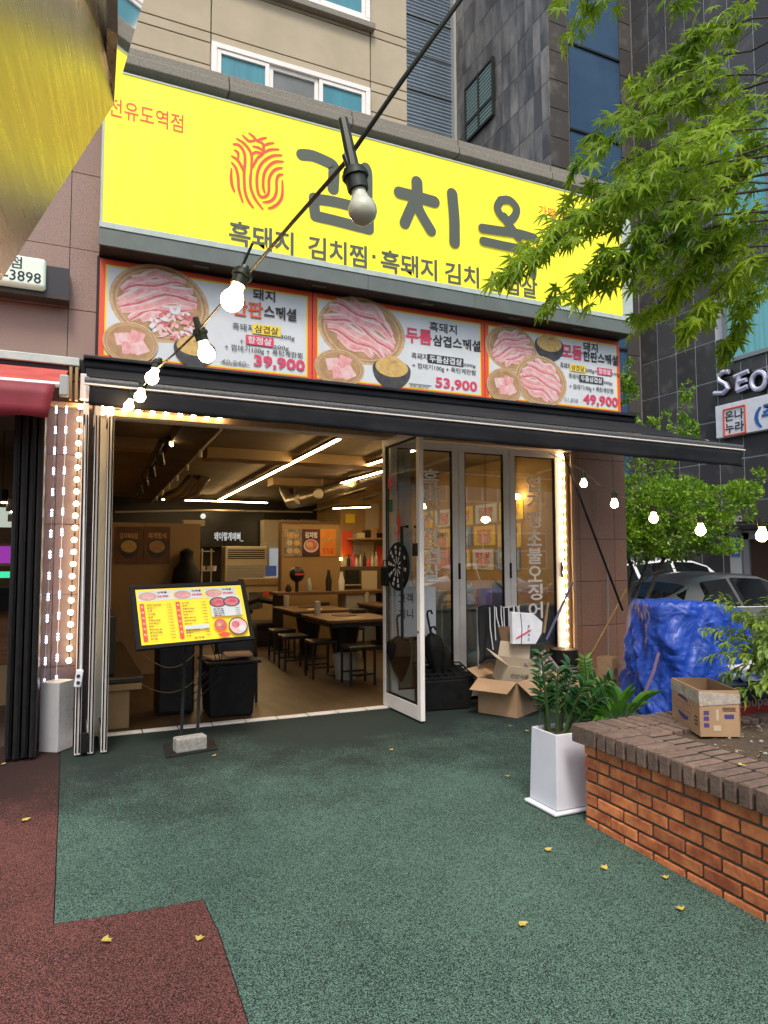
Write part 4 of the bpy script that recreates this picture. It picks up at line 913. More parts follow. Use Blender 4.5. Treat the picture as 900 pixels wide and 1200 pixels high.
def stool(x, y, label):
    t_ = thing('stool', label, 'stool', (x, y, 0), group='black square stools')
    MB().box((-.17, -.17, .42), (.17, .17, .47)).build('seat', m_stool, t_, local=True, bevel=.015)
    for sx in (-1, 1):
        for sy in (-1, 1):
            MB().box((sx*.15-.012, sy*.15-.012, 0), (sx*.15+.012, sy*.15+.012, .419)).build('leg', m_dark, t_, local=True)
    b = MB(); b.box((-.14, -.16, .13), (.14, -.14, .15)); b.box((-.14, .14, .13), (.14, .16, .15)); b.build('stretcher', m_dark, t_, local=True)
    return t_
s0 = stool(2.78, 9.2, 'black stool at the far left corner of the nearest table')
for x, y, l in ((3.15, 7.75, 'black stool in front of the table nearest the open door'), (2.92, 8.45, 'black stool pushed under the left side of the nearest table'), (3.75, 7.8, 'black stool by the open glass door right of the nearest table'), (2.85, 10.0, 'black stool left of the second table'), (3.9, 9.9, 'black stool between the second table and the cupboard'), (4.3, 8.9, 'black stool behind the closed glass doors')):
    dup(s0, (x, y, 0), 0, l)
bk = thing('basket', 'silver wire basket standing under the nearest table', 'basket', (3.2, 8.35, 0))
b = MB(); b.lathe([(.13, .0), (.17, .3)], (3.15, 8.15, .01), 14); b.build('basket_body', m_greyp, bk)
for x, y, l in ((3.05, 11.9, 'low black armchair by the cream counter'),):
    t_ = thing('armchair', l, 'chair', (x, y, 0))
    MB().box((-.25, -.22, .3), (.25, .25, .42)).build('seat', m_stool, t_, local=True, bevel=.03)
    b = MB(); b.tube([(-.27, -.2, .6), (-.28, .1, .72), (0, .26, .78), (.28, .1, .72), (.27, -.2, .6)], .05, 8); b.build('backrest', m_stool, t_, local=True, smooth=True)
    MB().box((-.22, -.2, .02), (.22, .22, .298)).build('base', m_dark, t_, local=True)
# black bins with cartons just inside the doorway
bb = thing('storage_bin', 'tall black storage bin with flat cartons on top inside the doorway', 'bin', (1.42, 6.85, 0))
b = MB(); b.hexa([(1.22, 6.68, .01), (1.62, 6.66, .01), (1.62, 7.1, .01), (1.22, 7.1, .01), (1.19, 6.65, .5), (1.66, 6.63, .5), (1.66, 7.13, .5), (1.19, 7.13, .5)]); b.build('bin_body', m_black, bb, bevel=.015)
b = MB(); b.box((1.17, 6.62, .502), (1.69, 7.15, .53)); b.build('bin_rim', m_black, bb, bevel=.008)
ch = thing('chair', 'black shell chair behind the storage bin inside the doorway', 'chair', (1.62, 7.35, 0))
vs = []; fs = []
for j in range(7):
    for i in range(9):
        a = -1.2+2.4*i/8; t = j/6; vs.append((1.60+.24*math.sin(a), 7.28+.2*math.cos(a)*-.4+.05*t+.08, .46+.40*t*(1-.12*abs(a)**2)))
for j in range(6):
    for i in range(8): k = j*9+i; fs.append((k, k+1, k+10, k+9))
c = MB().add(vs, fs).build('backrest', m_stool, ch, smooth='all'); c.modifiers.new('s', 'SOLIDIFY').thickness = .02
MB().box((1.4, 7.2, .42), (1.82, 7.6, .46)).build('seat', m_stool, ch, bevel=.02)
for sx in (1.43, 1.79):
    for sy in (7.23, 7.57): MB().box((sx-.012, sy-.012, 0), (sx+.012, sy+.012, .418)).build('leg', m_dark, ch)
for k, (dx, dy, a, l) in enumerate(((1.34, 6.84, .2, 'flat brown carton lying on the storage bin at the left'), (1.50, 6.82, -.1, 'flat brown carton lying on the storage bin at the right'))):
    tag(MB().cbox((dx, dy, .553+.022*k), (.26, .24, .02), Matrix.Rotation(a, 3, 'Z')).build('carton', m_card), l, 'carton')
sp_ = thing('speaker_cabinet', 'black speaker cabinet in the dark corner behind the menu stand', 'speaker', (.95, 7.2, 0))
MB().box((.78, 7.0, .01), (1.12, 7.35, .75)).build('cabinet', m_black, sp_, bevel=.01); MB().box((.80, 6.99, .04), (1.10, 6.999, .72)).build('grille', m_dark, sp_)
for k, l in enumerate(('thin pale cable looping low in the dark behind the menu stand', 'thin pale cable hanging from under the menu stand screen')):
    Q = [V((.62+.6*t, 6.85+.04*k, (.34 if k == 0 else .62)-.14*math.sin(math.pi*t)*(1+.4*k)+.1*t)) for t in [i/12 for i in range(13)]]
    tag(MB().tube(Q, .0035, 4).build('cable', m_ply), l, 'cable')
# low wall, sill and items behind the closed doors
wc = thing('white_column', 'white grooved column just inside seen through the open glass door', 'column', (3.15, 6.62, 0))
for k in range(3): MB().box((3.03+.085*k, 6.57, .01), (3.11+.085*k, 6.66, 2.95)).build('column_board', m_alu, wc, bevel=.004)
lw = thing('low_wall', 'grey low wall with sill right behind the closed glass doors', 'low wall', (4.2, 6.75, 0))
MB().box((3.35, 6.68, .006), (5.3, 6.80, .93)).build('wall_body', mat('pale_grey_paint', (.30, .30, .27), .7), lw); MB().box((3.33, 6.62, .932), (5.3, 6.84, .96)).build('sill', m_greyp, lw, bevel=.005)
def oz(u, v=725): return PY(u, v, 6.7).x
cat_ = thing('figurine', 'white cat figurine on the sill behind the glass', 'figurine', (oz(551), 6.72, .961))
b = MB(); x = oz(551); b.sphere((x, 6.72, 1.03), .07, 12, 8, 1.1); b.build('body', m_foam, cat_, smooth=True); b = MB(); b.sphere((x, 6.72, 1.15), .055, 12, 8, .9); b.build('head', m_foam, cat_, smooth=True)
for s in (-1, 1):
    b = MB(); b.lathe([(.018, 0), (.001, .035)], (x+s*.032, 6.72, 1.19), 6); b.build('ear', m_foam, cat_)
for u, w, hh, m, l in ((520, .1, .18, m_cream, 'cream storage tub on the sill left behind the glass'), (513, .1, .1, m_greyp, 'small grey tub on the sill behind the notice'), (570, .14, .2, mat('lilac_print', (.35, .2, .45), .5), 'lilac gift box on the sill behind the glass'), (586, .1, .26, mat('olive_pot', (.2, .17, .07), .5), 'olive jar with a plant on the sill'), (560, .1, .1, m_red, 'small red box on the sill between cat and lilac box')):
    x = oz(u); tag(MB().box((x-w/2, 6.70+ (.06 if u == 560 else 0), .962), (x+w/2, 6.80, .962+hh)).build('tub' if 'tub' in l else ('jar' if 'jar' in l else 'small_box'), m, bevel=.01), l, 'tub' if 'tub' in l else ('jar' if 'jar' in l else 'box'))
# colourful posters on the right wall seen through the glass
m_pp = mat('pink_poster', (.7, .34, .36), .5, c2=(.6, .2, .24), scale=5)
cols = [m_yline, m_pp, mat('lemon_poster', (.8, .62, .12), .5, c2=(.7, .45, .08), scale=6), m_white, mat('blue_poster', (.12, .2, .4), .5, c2=(.4, .45, .55), scale=6, contrast=.3), m_cream]
k = 0
names_c = ['yellow', 'pink', 'lemon', 'white', 'blue', 'cream']
for row, (z0, z1) in enumerate(((2.02, 2.34), (1.66, 2.0), (1.30, 1.64))):
    for j in range(5):
        y0 = 8.2+j*.68+.05*row; kk = (row*2+j*3+row*j) % 6
        o = tag(MB().box((5.885, y0, z0+R_.uniform(0, .04)), (5.897, y0+.6, z1)).build('poster', cols[kk]), '%s menu poster, %s in the %s row behind the glass' % (names_c[kk], ['nearest the street', 'second from the street', 'middle', 'fourth from the street', 'farthest from the street'][j], ['top', 'middle', 'bottom'][row]), 'poster')
        b = MB(); put_text(b, ['흑돼지', '김치찜', '삼겹살', '항정살', '껍데기'][(j+row) % 5], (5.8835, y0+.52, z1-.14), (0, -1, 0), UZ, w=.42, h=.09, bold=.04); b.build('poster_title', [m_red, m_white, m_ink2, m_pink, m_white, m_orange][kk], o)
        p = Print(o, (5.8838, 0, 0), (0, 1, 0), UZ, (-1, 0, 0)); p.st = .001; p.ell(m_basket2, y0+.3, z0+.13, .2, .085); p.ell(m_meat1, y0+.3, z0+.13, .16, .06); p.done()
pn = thing('pendant_lamp', 'round warm pendant lamp seen through the middle glass door', 'lamp', (4.6, 7.9, 2.2))
p = PY(569, 609, 8.2); b = MB(); b.sphere(p, .06, 12, 8, .75); b.build('globe', m_bulbon, pn, smooth=True); b = MB(); b.tube([p+V((0, 0, .05)), V((p.x, p.y, CZ))], .004, 4); b.build('cord', m_dark, pn)
pn = thing('pendant_lamp', 'round warm pendant lamp seen through the glass door with the long lettering', 'lamp', (5, 8.2, 2.4))
p = PY(606, 582, 8.2); b = MB(); b.sphere(p, .05, 12, 8, .8); b.build('globe', m_bulbon, pn, smooth=True); b = MB(); b.tube([p+V((0, 0, .04)), V((p.x, p.y, CZ))], .004, 4); b.build('cord', m_dark, pn)

# ================================================================ MENU STAND
ms = thing('menu_stand', 'black menu stand with tilted yellow menu screen in front of the doorway', 'menu stand', (.80, 5.6, 0))
n_ = V((0, -1, .25)).normalized(); p0 = V((.78, 5.62, 1.0))
A_, B_, C_, D_ = [PP(u, v, p0, n_) for u, v in ((151.3, 686), (286.5, 680.4), (299.7, 749.4), (159.8, 762.6))]
back = -n_*.05
MB().prism([A_, B_, C_, D_], back).build('screen_housing', m_black, ms, bevel=.008)
def Q(s, t): return (A_.lerp(B_, s)).lerp(D_.lerp(C_, s), t)
e = n_*.002
MB().prism([Q(.045, .075)+e, Q(.955, .075)+e, Q(.955, .93)+e, Q(.045, .93)+e], -e*.6).build('menu_face', mat('menu_yellow', (.86, .60, .02), .3, emit=(1, .68, .02), es=.18), ms)
b = MB()
for i, (s0, t0, s1, t1) in enumerate(((.012, .02, .988, .06), (.012, .945, .988, .985), (.012, .061, .035, .944), (.965, .061, .988, .944))):
    b.prism([Q(s0, t0)+e*4, Q(s1, t0)+e*4, Q(s1, t1)+e*4, Q(s0, t1)+e*4], -e*4)
b.build('bezel', m_black, ms)
UXm = (B_-A_).normalized(); wA = (B_-A_).length; UZm = (A_-D_); hA = UZm.length; UZm.normalize()
class MP(Print):
    def pt(s, a, c): return Q(a, 1-c)+n_*(.003+s.k*s.st)
    def text(s, m, t, x, z, w=None, h=None, bold=0.): s.k += 1; return put_text(s.mb(m), t, s.pt(x, z), UXm, UZm, w=w*wA if w else None, h=h*hA if h else None, bold=bold)
p = MP(ms, A_, UXm, UZm, n_); p.st = .00025
for x0, x1 in ((.06, .34), (.35, .60), (.62, .90)):
    p.rect(m_white, x0, .74, x1, .90); p.ell(m_basket2, x0+.08, .81, .075, .065); p.ell(m_meat1, x0+.08, .81, .06, .05)
    for j in range(4): p.band(m_meat2, [(x0+.04, .78+j*.018), (x0+.12, .785+j*.018)], .008)
    p.text(m_ink2, '스페셜', x0+.16, .85, w=.08, h=.03, bold=.03); p.text(m_pink, '39,900', x0+.16, .78, w=.09, h=.04, bold=.04)
for x0 in (.065, .36):
    p.rect(m_orange, x0, .12, x0+.035, .70)
    for j, ch in enumerate('흑돼지김치찜'[:6]): p.text(m_white, ch, x0+.008, .63-j*.085, w=.018, h=.035, bold=.02)
itm = ['흑돼지삼겹살', '두툼삼겹살', '항정살', '김치찜', '폭탄계란찜', '껍데기', '김치찌개', '공기밥', '냉면', '돼지김치찜', '소주', '맥주']
for cidx, x0 in enumerate((.12, .41)):
    for j in range(12):
        z = .66-j*.048
        if cidx == 1 and j in (8,): 
            p.rect(m_white, x0, z-.03, x0+.2, z+.035); continue
        t = itm[(j*5+cidx*3) % 12]; p.text(m_ink2, t, x0, z, w=.02*len(t), h=.026, bold=.02); p.text(m_ink2, ['15,000', '9,000', '12,000'][j % 3], x0+.165, z, w=.04, h=.022, bold=.01)
p.rect(m_white, .65, .42, .92, .73)
for cx in (.72, .84): p.ell(m_bowl, cx, .65, .075, .085); p.ell(m_meat3, cx, .65, .062, .068); p.ell(m_pink, cx+.01, .66, .03, .025)
for j in range(4): p.text(m_ink2, itm[j+2], .67, .53-j*.035, w=.09, h=.022, bold=.02); p.text(m_ink2, '9,000', .86, .53-j*.035, w=.04, h=.02)
p.ell(m_orange, .71, .28, .055, .10); p.ell(m_meat3, .71, .28, .042, .078); p.ell(m_egg, .70, .29, .02, .03)
p.ell(m_bowl, .86, .24, .085, .145); p.ell(m_meat2, .86, .24, .075, .125); p.ell(m_meat3, .84, .27, .035, .06); p.ell(m_white, .89, .2, .03, .05)
p.ell(m_orange, .73, .12, .05, .04); p.text(m_ink2, '김치옥', .47, .09, w=.09, h=.035, bold=.03)
p.done()
gz = .0
for u in (212, 231):
    b = MB(); q = PZ(u, 872 if u < 220 else 869, .02); b.tube([q, V((q.x+.03, q.y+.02, 1.0))], .016, 4); b.build('pole', m_dark, ms)
bl = [PZ(191, 873, .0), PZ(250, 866, .0), PZ(255.5, 879, .0), PZ(194, 889, .0)]
fr_pts = [V((p_.x, p_.y, .001)) for p_ in bl]
b = MB(); b.prism(fr_pts, (0, 0, .012)); b.build('base_plate', m_dark, ms, bevel=.003)
c = (bl[2]+bl[3])/2; rz = math.atan2((bl[2]-bl[3]).y, (bl[2]-bl[3]).x)
q = PZ(223, 880, .013)
blk = tag(MB().cbox((q.x, q.y+.02, .0135+.055), (.24, .11, .11), Matrix.Rotation(rz, 3, 'Z')).build('concrete_block', mat('concrete', (.36, .35, .32), .9, c2=(.22, .21, .19), scale=25, contrast=.4, bump=.6, bscale=50), bevel=.012), 'pale concrete block weighing down the foot of the menu stand', 'concrete block')
b = MB()
for k in range(3):
    pts = [q+V((-.1+.02*k, .1, .5+.1*k)), q+V((.05, .15, .35+.06*k)), q+V((.28, .25, .5+.07*k)), q+V((.2+.05*k, .3, .8))]
    b.tube(pts, .004, 4)
b.build('power_cord', m_black, ms)

# ================================================================ LEFT: NEIGHBOUR SHOP
nd = thing('black_door_frame', 'black folding door stack of the neighbouring shop at the left', 'door', (-.32, 6.0, 0))
for k, x in enumerate((-.40, -.345, -.29, -.235)):
    b = MB(); b.box((x-.022, 5.92-.02*(k % 2), .02), (x+.022, 6.45, 2.72)); b.build('door_leaf', m_dark, nd, bevel=.005)
    b = MB(); b.box((x-.008, 5.88, .05), (x+.008, 5.919-.02*(k % 2), 2.68)); b.build('edge_seal', m_black, nd)
ntr = struct(MB().box((-5, 6.43, -.15), (-.33, 12, .004)).build('neighbour_floor', mat('neighbour_floor_mat', (.06, .04, .03), .5)))
nb = thing('neighbour_room', 'dim brown room of the neighbouring shop at the left edge', 'room', (-1.5, 10, 0))
MB().box((-5, 11, 0), (-.33, 11.1, 3)).build('back_wall', mat('dim_brown_wall', (.16, .09, .04), .7, c2=(.1, .05, .02), scale=2), nb)
MB().box((-5, 6.9, 3.0), (-.33, 11, 3.1)).build('room_ceiling', bpy.data.materials['dim_brown_wall'], nb)
MB().box((-.37, 6.82, 0), (-.33, 11, 3.0)).build('side_wall', bpy.data.materials['dim_brown_wall'], nb)
nc = thing('wooden_counter', 'wood fronted counter inside the neighbouring shop', 'counter', (-.9, 8.4, 0))
MB().box((-2.5, 8.2, 0), (-.40, 8.6, .42)).build('plywood_base', m_ply, nc); MB().box((-2.5, 8.18, .43), (-.40, 8.6, .98)).build('wood_front', mat('orange_wood', (.25, .11, .035), .5, c2=(.16, .06, .02), scale=6, stretch=(1, 1, 6)), nc)
for nm, lab, (u0, v0, u1, v1), yy, m in (('monitor', 'till monitor with a purple screen in the neighbouring shop', (-30, 640, 16, 660), 8.7, emat('purple_screen', (.25, .03, .3), .7)), ('cash_display', 'green glowing card display on the neighbouring counter', (-10, 670, 19, 677), 8.65, emat('green_screen', (.05, .6, .3), .8)), ('lightbox_menu', 'bright white menu light box with food pictures in the neighbouring shop', (-60, 593, 23, 618), 10.5, emat('lightbox', (.6, .68, .58), .45))):
    a, c = PY(u0, v0, yy), PY(u1, v1, yy); o = tag(MB().box((a.x, yy, c.z), (min(c.x, -.42), yy+.05, a.z)).build(nm, m), lab, nm.split('_')[0]); 
    if nm == 'monitor': MB().box((a.x-.02, yy+.01, c.z-.03), (min(c.x, -.43)+.03, yy+.07, a.z+.03)).build('monitor_case', m_ply, o)
    if nm == 'lightbox_menu':
        b = MB(); b.cbox((PY(15, 608, yy).x, yy-.004, PY(15, 607, yy).z), (.12, .004, .1)); b.build('food_picture', m_meat2, o)
for k, (u, v) in enumerate(((3, 581), (14, 592))):
    t_ = thing('hanging_spotlight', ['black hanging spotlight higher up in the neighbouring shop', 'black hanging spotlight lower down in the neighbouring shop'][k], 'spotlight', PY(u, v, 9))
    p = PY(u, v, 9); b = MB(); b.tube([p+V((0, 0, -.07)), p+V((0, 0, .07))], .06, 8); b.build('spot_head', m_dark, t_); b = MB(); b.tube([p, V((p.x, p.y, 2.99))], .006, 4); b.build('rod', m_dark, t_)
    b = MB(); b.lathe([(.03, 0), (.03, .01)], p+V((.02, -.03, -.085)), 8); b.build('lamp_glass', m_bulbon, t_)
for k, z in enumerate((2.93, 2.90, 2.87)):
    pass
tag(MB().box((-.9, 8.0, .985), (-.42, 8.15, 1.22)).build('till_block', m_black), 'black till block in the dark on the neighbouring counter', 'till')
# red awning
ra = thing('red_awning', 'faded red fabric awning with dark red valance over the neighbouring shop', 'awning', (-1, 6.2, 2.7))
b = MB(); b.hexa([(-4, 5.55, 2.76), (-.10, 5.55, 2.79), (-.065, 6.38, 3.10), (-4, 6.38, 3.08), (-4, 5.55, 2.768), (-.10, 5.55, 2.798), (-.065, 6.38, 3.108), (-4, 6.38, 3.088)]); b.build('canopy', m_redfab, ra)
vs = []; fs = []
for j in range(4):
    for i in range(60):
        x = -4+3.86*i/59; vs.append((x-.015*j*(i/59), 5.54+noise.noise(V((x*4, 0, 0)))*.02*j/3, 2.755+.03*i/59-.085*j+.02*noise.noise(V((x*5, 3, 0)))*(j == 3)))
for j in range(3):
    for i in range(59): k = j*60+i; fs.append((k, k+1, k+61, k+60))
c = MB().add(vs, fs).build('valance', m_redfab2, ra, smooth='all'); c.modifiers.new('s', 'SOLIDIFY').thickness = .004
MB().box((-4, 6.33, 3.14), (.02, 6.47, 3.21)).build('wall_cassette', m_trim, ra, bevel=.006)
MB().box((-4, 6.36, 3.105), (.0, 6.46, 3.138)).build('under_box', m_dark, ra)
b = MB(); b.tube([(-4, 5.56, 2.755), (-.10, 5.56, 2.785)], .022, 8); b.build('front_bar', m_alu, ra, smooth=True)
MB().box((-.115, 5.53, 2.70), (-.05, 5.60, 2.86)).build('end_bracket', m_greyp, ra, bevel=.012)
for x in (-.045, .0): MB().box((x-.012, 6.30, 2.84), (x+.012, 6.36, 3.12)).build('bracket_plate', m_ply, ra, bevel=.003)
# pillar trim
tag(MB().box((-.26, 6.40, 2.80), (.13, 6.47, 2.835)).build('board', bpy.data.materials['trim_wood']), 'pale wooden cap board over the pillar between the shops', 'board')
tag(MB().box((.055, 6.43, 0), (.10, 6.475, 2.79)).build('batten', bpy.data.materials['trim_wood']), 'pale wooden batten running up the pillar beside the bulb string', 'batten')
# number sign and dark plate
nsn = thing('number_sign', 'white illuminated sign corner with black digits 3898 on dark bracket', 'sign', (-.45, 6.3, 3.8))
a, c = PY(-60, 286, 6.28), PY(53, 340, 6.28)
MB().box((a.x, 6.28, c.z+.015), (c.x, 6.40, PY(53, 303, 6.28).z)).build('sign_box', mat('pale_green_white', (.62, .72, .60), .4, emit=(.8, 1, .8), es=.12), nsn, bevel=.03, seg=4)
MB().box((a.x, 6.36, PY(81, 349, 6.36).z), (PY(81.5, 330, 6.36).x, 6.49, PY(81, 315, 6.36).z)).build('dark_plate', mat('dark_plate_mat', (.03, .025, .03), .35), nsn)
MB().box((a.x, 6.34, PY(81, 349, 6.36).z-.03), (PY(81.5, 330, 6.36).x+.003, 6.49, PY(81, 349, 6.36).z-.002)).build('lower_ledge', m_soffit, nsn)
b = MB(); q = PY(4, 330, 6.278); q2 = PY(48, 333, 6.278); put_text(b, '-3898', (q.x, 6.278, q2.z), UX, UZ, w=q2.x-q.x, h=.09, bold=.012); q = PY(11, 313, 6.278); put_text(b, '점', (q.x, 6.2775, q.z), UX, UZ, w=.09, h=.10, bold=.012); b.build('digits', mat('digit_black', (.01, .015, .03), .4), nsn)
# white planter box at the foot of the pillar
pb = thing('planter_box', 'grey white square planter box speckled with holes at the pillar foot', 'planter box', (-.08, 6.1, 0))
cs = [PZ(45.5, 881), PZ(68, 883)+V((0, 0, 0)), PZ(86, 875), None]
c0, c1, c2 = V((-.20, 6.12, 0)), V((-.065, 6.03, 0)), V((.045, 6.16, 0)); c3 = c0+(c2-c1)
b = MB(); b.hexa([V((p_.x, p_.y, .003)) for p_ in (c0, c1, c2, c3)]+[V((p_.x, p_.y, .54)) for p_ in (c0, c1, c2, c3)]); b.build('box_shell', mat('grey_white_plastic', (.45, .46, .48), .45, c2=(.4, .4, .42), scale=4), pb, bevel=.006)
b = MB()
for k in range(38):
    s, z = R_.gauss(.5, .2), .28+R_.gauss(0, .09)
    s = min(.93, max(.07, s)); q = c1.lerp(c2, s); nn = V((c2.y-c1.y, -(c2.x-c1.x), 0)).normalized(); rr = R_.uniform(.0016, .0035)
    b.lathe([(rr, 0), (rr, .0015)], (q.x+nn.x*.0005, q.y+nn.y*.0005, z), 6, ax=nn)
b.build('punched_holes', m_ink2, pb)
bpy.data.objects['punched_holes']['kind'] = 'stuff'

# ================================================================ STAINLESS CANOPY CORNER (top left, close)
r_in = ray(60, 110).normalized(); tgt = PY(330, 190, SY); hit = EYEP + r_in*1.9
r_out = (tgt-hit).normalized(); nA = (r_out-r_in).normalized(); 
st_ = thing('steel_canopy', 'brushed steel canopy corner hanging close overhead at top left, mirroring the yellow sign', 'canopy', (-1, 1.2, 2.6))
pts = [PP(u, v, hit, nA) for u, v in ((-120, -120), (137.5, -60), (137.5, 40), (133, 123), (0, 331), (-120, 520))]
MB().prism(pts, -nA*.07).build('steel_side', m_steel, st_)
r_in = ray(150, 60).normalized(); hit2 = pts[3]; tgt = V((1.0, SY, 5.6)); nB = ((tgt-hit2).normalized()-r_in).normalized()
pB = [PP(u, v, hit2, nB) for u, v in ((133.6, 120), (138, 40), (138, -60), (186, -60), (166, 8))]
MB().prism(pB, -nB*.03).build('polished_return', m_mirror, st_)

# ================================================================ STRING LIGHTS
def bulb_hang(par, top, c, r=.03, on=True, name='bulb', wide=1.):
    top, c = V(top), V(c); d_ = (c-top).normalized(); L_ = (c-top).length
    b = MB(); b.tube([top, top+d_*(L_-r*2.6)], [r*.35, r*.45], 8)
    b.tube([top+d_*(L_-r*3.0), top+d_*(L_-r*1.5)], [r*.78, r*.72], 10); b.tube([top+d_*(L_-r*2.7), top+d_*(L_-r*2.4)], [r*.92, r*.92], 10)
    b.build('socket', m_socket, par, smooth=True)
    b = MB(); pr_ = [(.0006, -r)]+[(r*math.cos(a), r*math.sin(a)) for a in [math.radians(t) for t in (-75, -55, -35, -15, 5, 25, 42)]]+[(r*.55, r*1.1), (r*.5, r*1.6)]
    b.lathe(pr_, c, 16, ax=-d_); b.build('glass_bulb' if on else 'unlit_bulb', m_bulbon if on else m_bulboff, par, smooth=True)
sl = thing('string_light', 'festoon string of large warm bulbs running from overhead down to the left pillar', 'string light', (.4, 3, 2.5), group='festoon bulb strings')
cab = [PY(545, -8, .95), PY(470, 96, 1.03), PY(405, 190, 1.15), PY(345, 258, 1.45), PY(290, 322, 1.9), PY(262, 353, 2.2), PY(232, 388, 2.6), PY(205, 414, 3.0), PY(184, 432, 3.5), PY(168, 452, 4.2), PY(156, 462, 4.9), PY(135, 468, 5.6), PY(118, 468, 6.0), PY(100, 446, 6.3)]
MB().tube(cab, .0042, 8).build('cable', m_cable, sl, smooth=True)
bulb_hang(sl, PY(402, 140, 1.14), PY(425, 247, 1.12), .0265, False)
MB().tube([PY(405, 182, 1.138), PY(412, 200, 1.13)], .0075, 8).build('clip', m_socket, sl)
for (u, v, y, u2, v2) in ((272, 352, 1.9, 288, 312), (242, 415, 2.6, 229, 372), (178, 443, 3.5, 188, 420), (164, 465, 4.2, 168, 449), (151, 476, 4.9, 156, 461), (129, 482, 5.6, 133, 468), (119, 482, 6.0, 120, 468)):
    bulb_hang(sl, PY(u2, v2, y), PY(u, v, y), .032)
b = MB(); b.tube([PY(276, 330, 1.93), PY(296, 285, 1.88)], .004, 5); b.build('cable_tail', m_cable, sl)
sl = thing('string_light', 'festoon string of warm bulbs hanging from the awning towards the street at right', 'string light', (4, 4, 2), group='festoon bulb strings')
pos = [(4.2, 684, 567), (4.05, 720, 591), (3.85, 766, 608), (3.65, 821, 622), (3.4, 893, 628), (3.1, 985, 628)]
tops = [PX(u, v-15+k*0, x) for k, (x, u, v) in enumerate(pos)]
cab = [V((3.9, 5.02, 2.44))]
for k, t in enumerate(tops):
    if k: cab.append((tops[k-1]+t)/2+V((0, 0, -.03)))
    cab.append(t)
cab.append(V((2.9, .6, 1.9)))
MB().tube(cab, .004, 5).build('cable', m_cable, sl, smooth=True)
for (x, u, v), t in zip(pos, tops): bulb_hang(sl, t, PX(u, v, x), .031)
# small bulbs: pillar strip, header strip, right strip
def marquee(label, pts, cable, r=.021):
    t_ = thing('string_light', label, 'string light', pts[0], group='strips of small warm bulbs')
    MB().tube(cable, .005, 5).build('cable', m_cable, t_)
    o0 = None
    for p_ in pts:
        if o0 is None:
            b = MB(); b.sphere((0, 0, 0), r, 10, 7); o0 = b.build('small_bulb', m_bulbon, t_, smooth=True, local=True); o0.location = V(p_)-V(pts[0])
        else:
            k_ = o0.copy(); COL.objects.link(k_); k_.parent = t_; k_.location = V(p_)-V(pts[0])
bl_ = [PY(94-13.5*k/21+R_.uniform(-.4, .4), 477+14.15*k, 6.36) for k in range(22)]
marquee('strip of small warm bulbs running down the left granite pillar', bl_, bl_)
bh = [PY(140+14.2*k, 475+2.0*k, 6.34) for k in range(9)]; bh = [V((p_.x, 6.34, 2.835-.004*k)) for k, p_ in enumerate(bh)]
bh = [V((.27+.118*k, 6.36, PY(151+14*k, 478+2.1*k, 6.36).z)) for k in range(34)]; bh = [V((p_.x, 6.37, 2.80)) for p_ in bh][:9]
marquee('strip of small warm bulbs running along the door header behind the valance', bh, bh)
br_ = [PY(658.3+6.2*k/22, 535+10.45*k, 6.44) for k in range(23)]
marquee('strip of small warm bulbs running down the wooden trim at the right of the doors', br_, br_)
bx_ = [PY(94+9.5*k, 476.5, 6.36) for k in range(2)]
def ledstrip(label, u0, v0, u1, v1, n, y):
    t_ = thing('string_light', label, 'string light', PY(u0, v0, y), group='white LED cluster strings')
    P0, P1 = PY(u0, v0, y), PY(u1, v1, y)
    MB().tube([P0, P1], .003, 4).build('wire', m_foam, t_)
    first = None
    for k in range(n):
        p_ = P0.lerp(P1, k/(n-1))
        if first is None:
            b = MB()
            for d_ in (-.022, 0, .022): b.sphere((0, 0, d_), .0085, 6, 4)
            first = b.build('led_cluster', m_ledw, t_, local=True); first.location = p_-P0; first['kind'] = 'stuff'
        else: k_ = first.copy(); COL.objects.link(k_); k_.parent = t_; k_.location = p_-P0
ledstrip('string of white LED clusters in the middle of the pillar', 78, 480, 66, 796, 14, 6.4)
ledstrip('string of white LED clusters along the left edge of the pillar', 66, 480, 52, 800, 14, 6.36)

# ================================================================ RIGHT SIDE POLES, ROPES, STICKS
tag(MB().tube([(4.05, 5.0, 2.44), (4.4, 5.15, 1.95), (5.16, 5.5, .96)], .012, 6).build('black_rope', m_black, smooth=True), 'taut black rope slanting down from the awning to the blue tarp', 'rope')
tag(MB().tube([PY(735, 690, 6.0)-V((0, 0, .0)), PY(690, 772, 6.38)], .012, 6).build('broom_stick', m_ply, smooth=True), 'pale wooden stick leaning against the granite pillar by the tarp', 'stick')
tag(MB().tube([PY(671, 683, 6.3), PY(640, 750, 6.1)], .014, 6).build('blue_pole', mat('faded_blue_paint', (.12, .13, .3), .5), smooth=True), 'faded blue pole leaning in front of the bulb strip', 'pole')
tag(MB().tube([PY(642, 706, 6.2), PY(637, 742, 6.1)], .016, 6).build('wooden_stick', m_ply, smooth=True), 'short wooden stick standing up behind the cartons', 'stick')
tag(MB().tube([PY(712, 660, 6.45), PY(713, 790, 6.45)], .009, 6).build('thin_pipe', m_greyp, smooth=True), 'thin grey pipe running up the right granite pillar', 'pipe')
bk_ = thing('heart_hanger', 'thin grey wire frame sign hanging on the right granite pillar', 'wire frame', PY(690, 600, 6.47))
a, c = PY(682, 574, 6.47), PY(699, 614, 6.47)
b = MB(); b.tube([(a.x, 6.47, a.z), (c.x, 6.47, a.z), (c.x, 6.47, c.z), (a.x, 6.47, c.z), (a.x, 6.47, a.z)], .004, 5); b.build('wire', m_greyp, bk_)

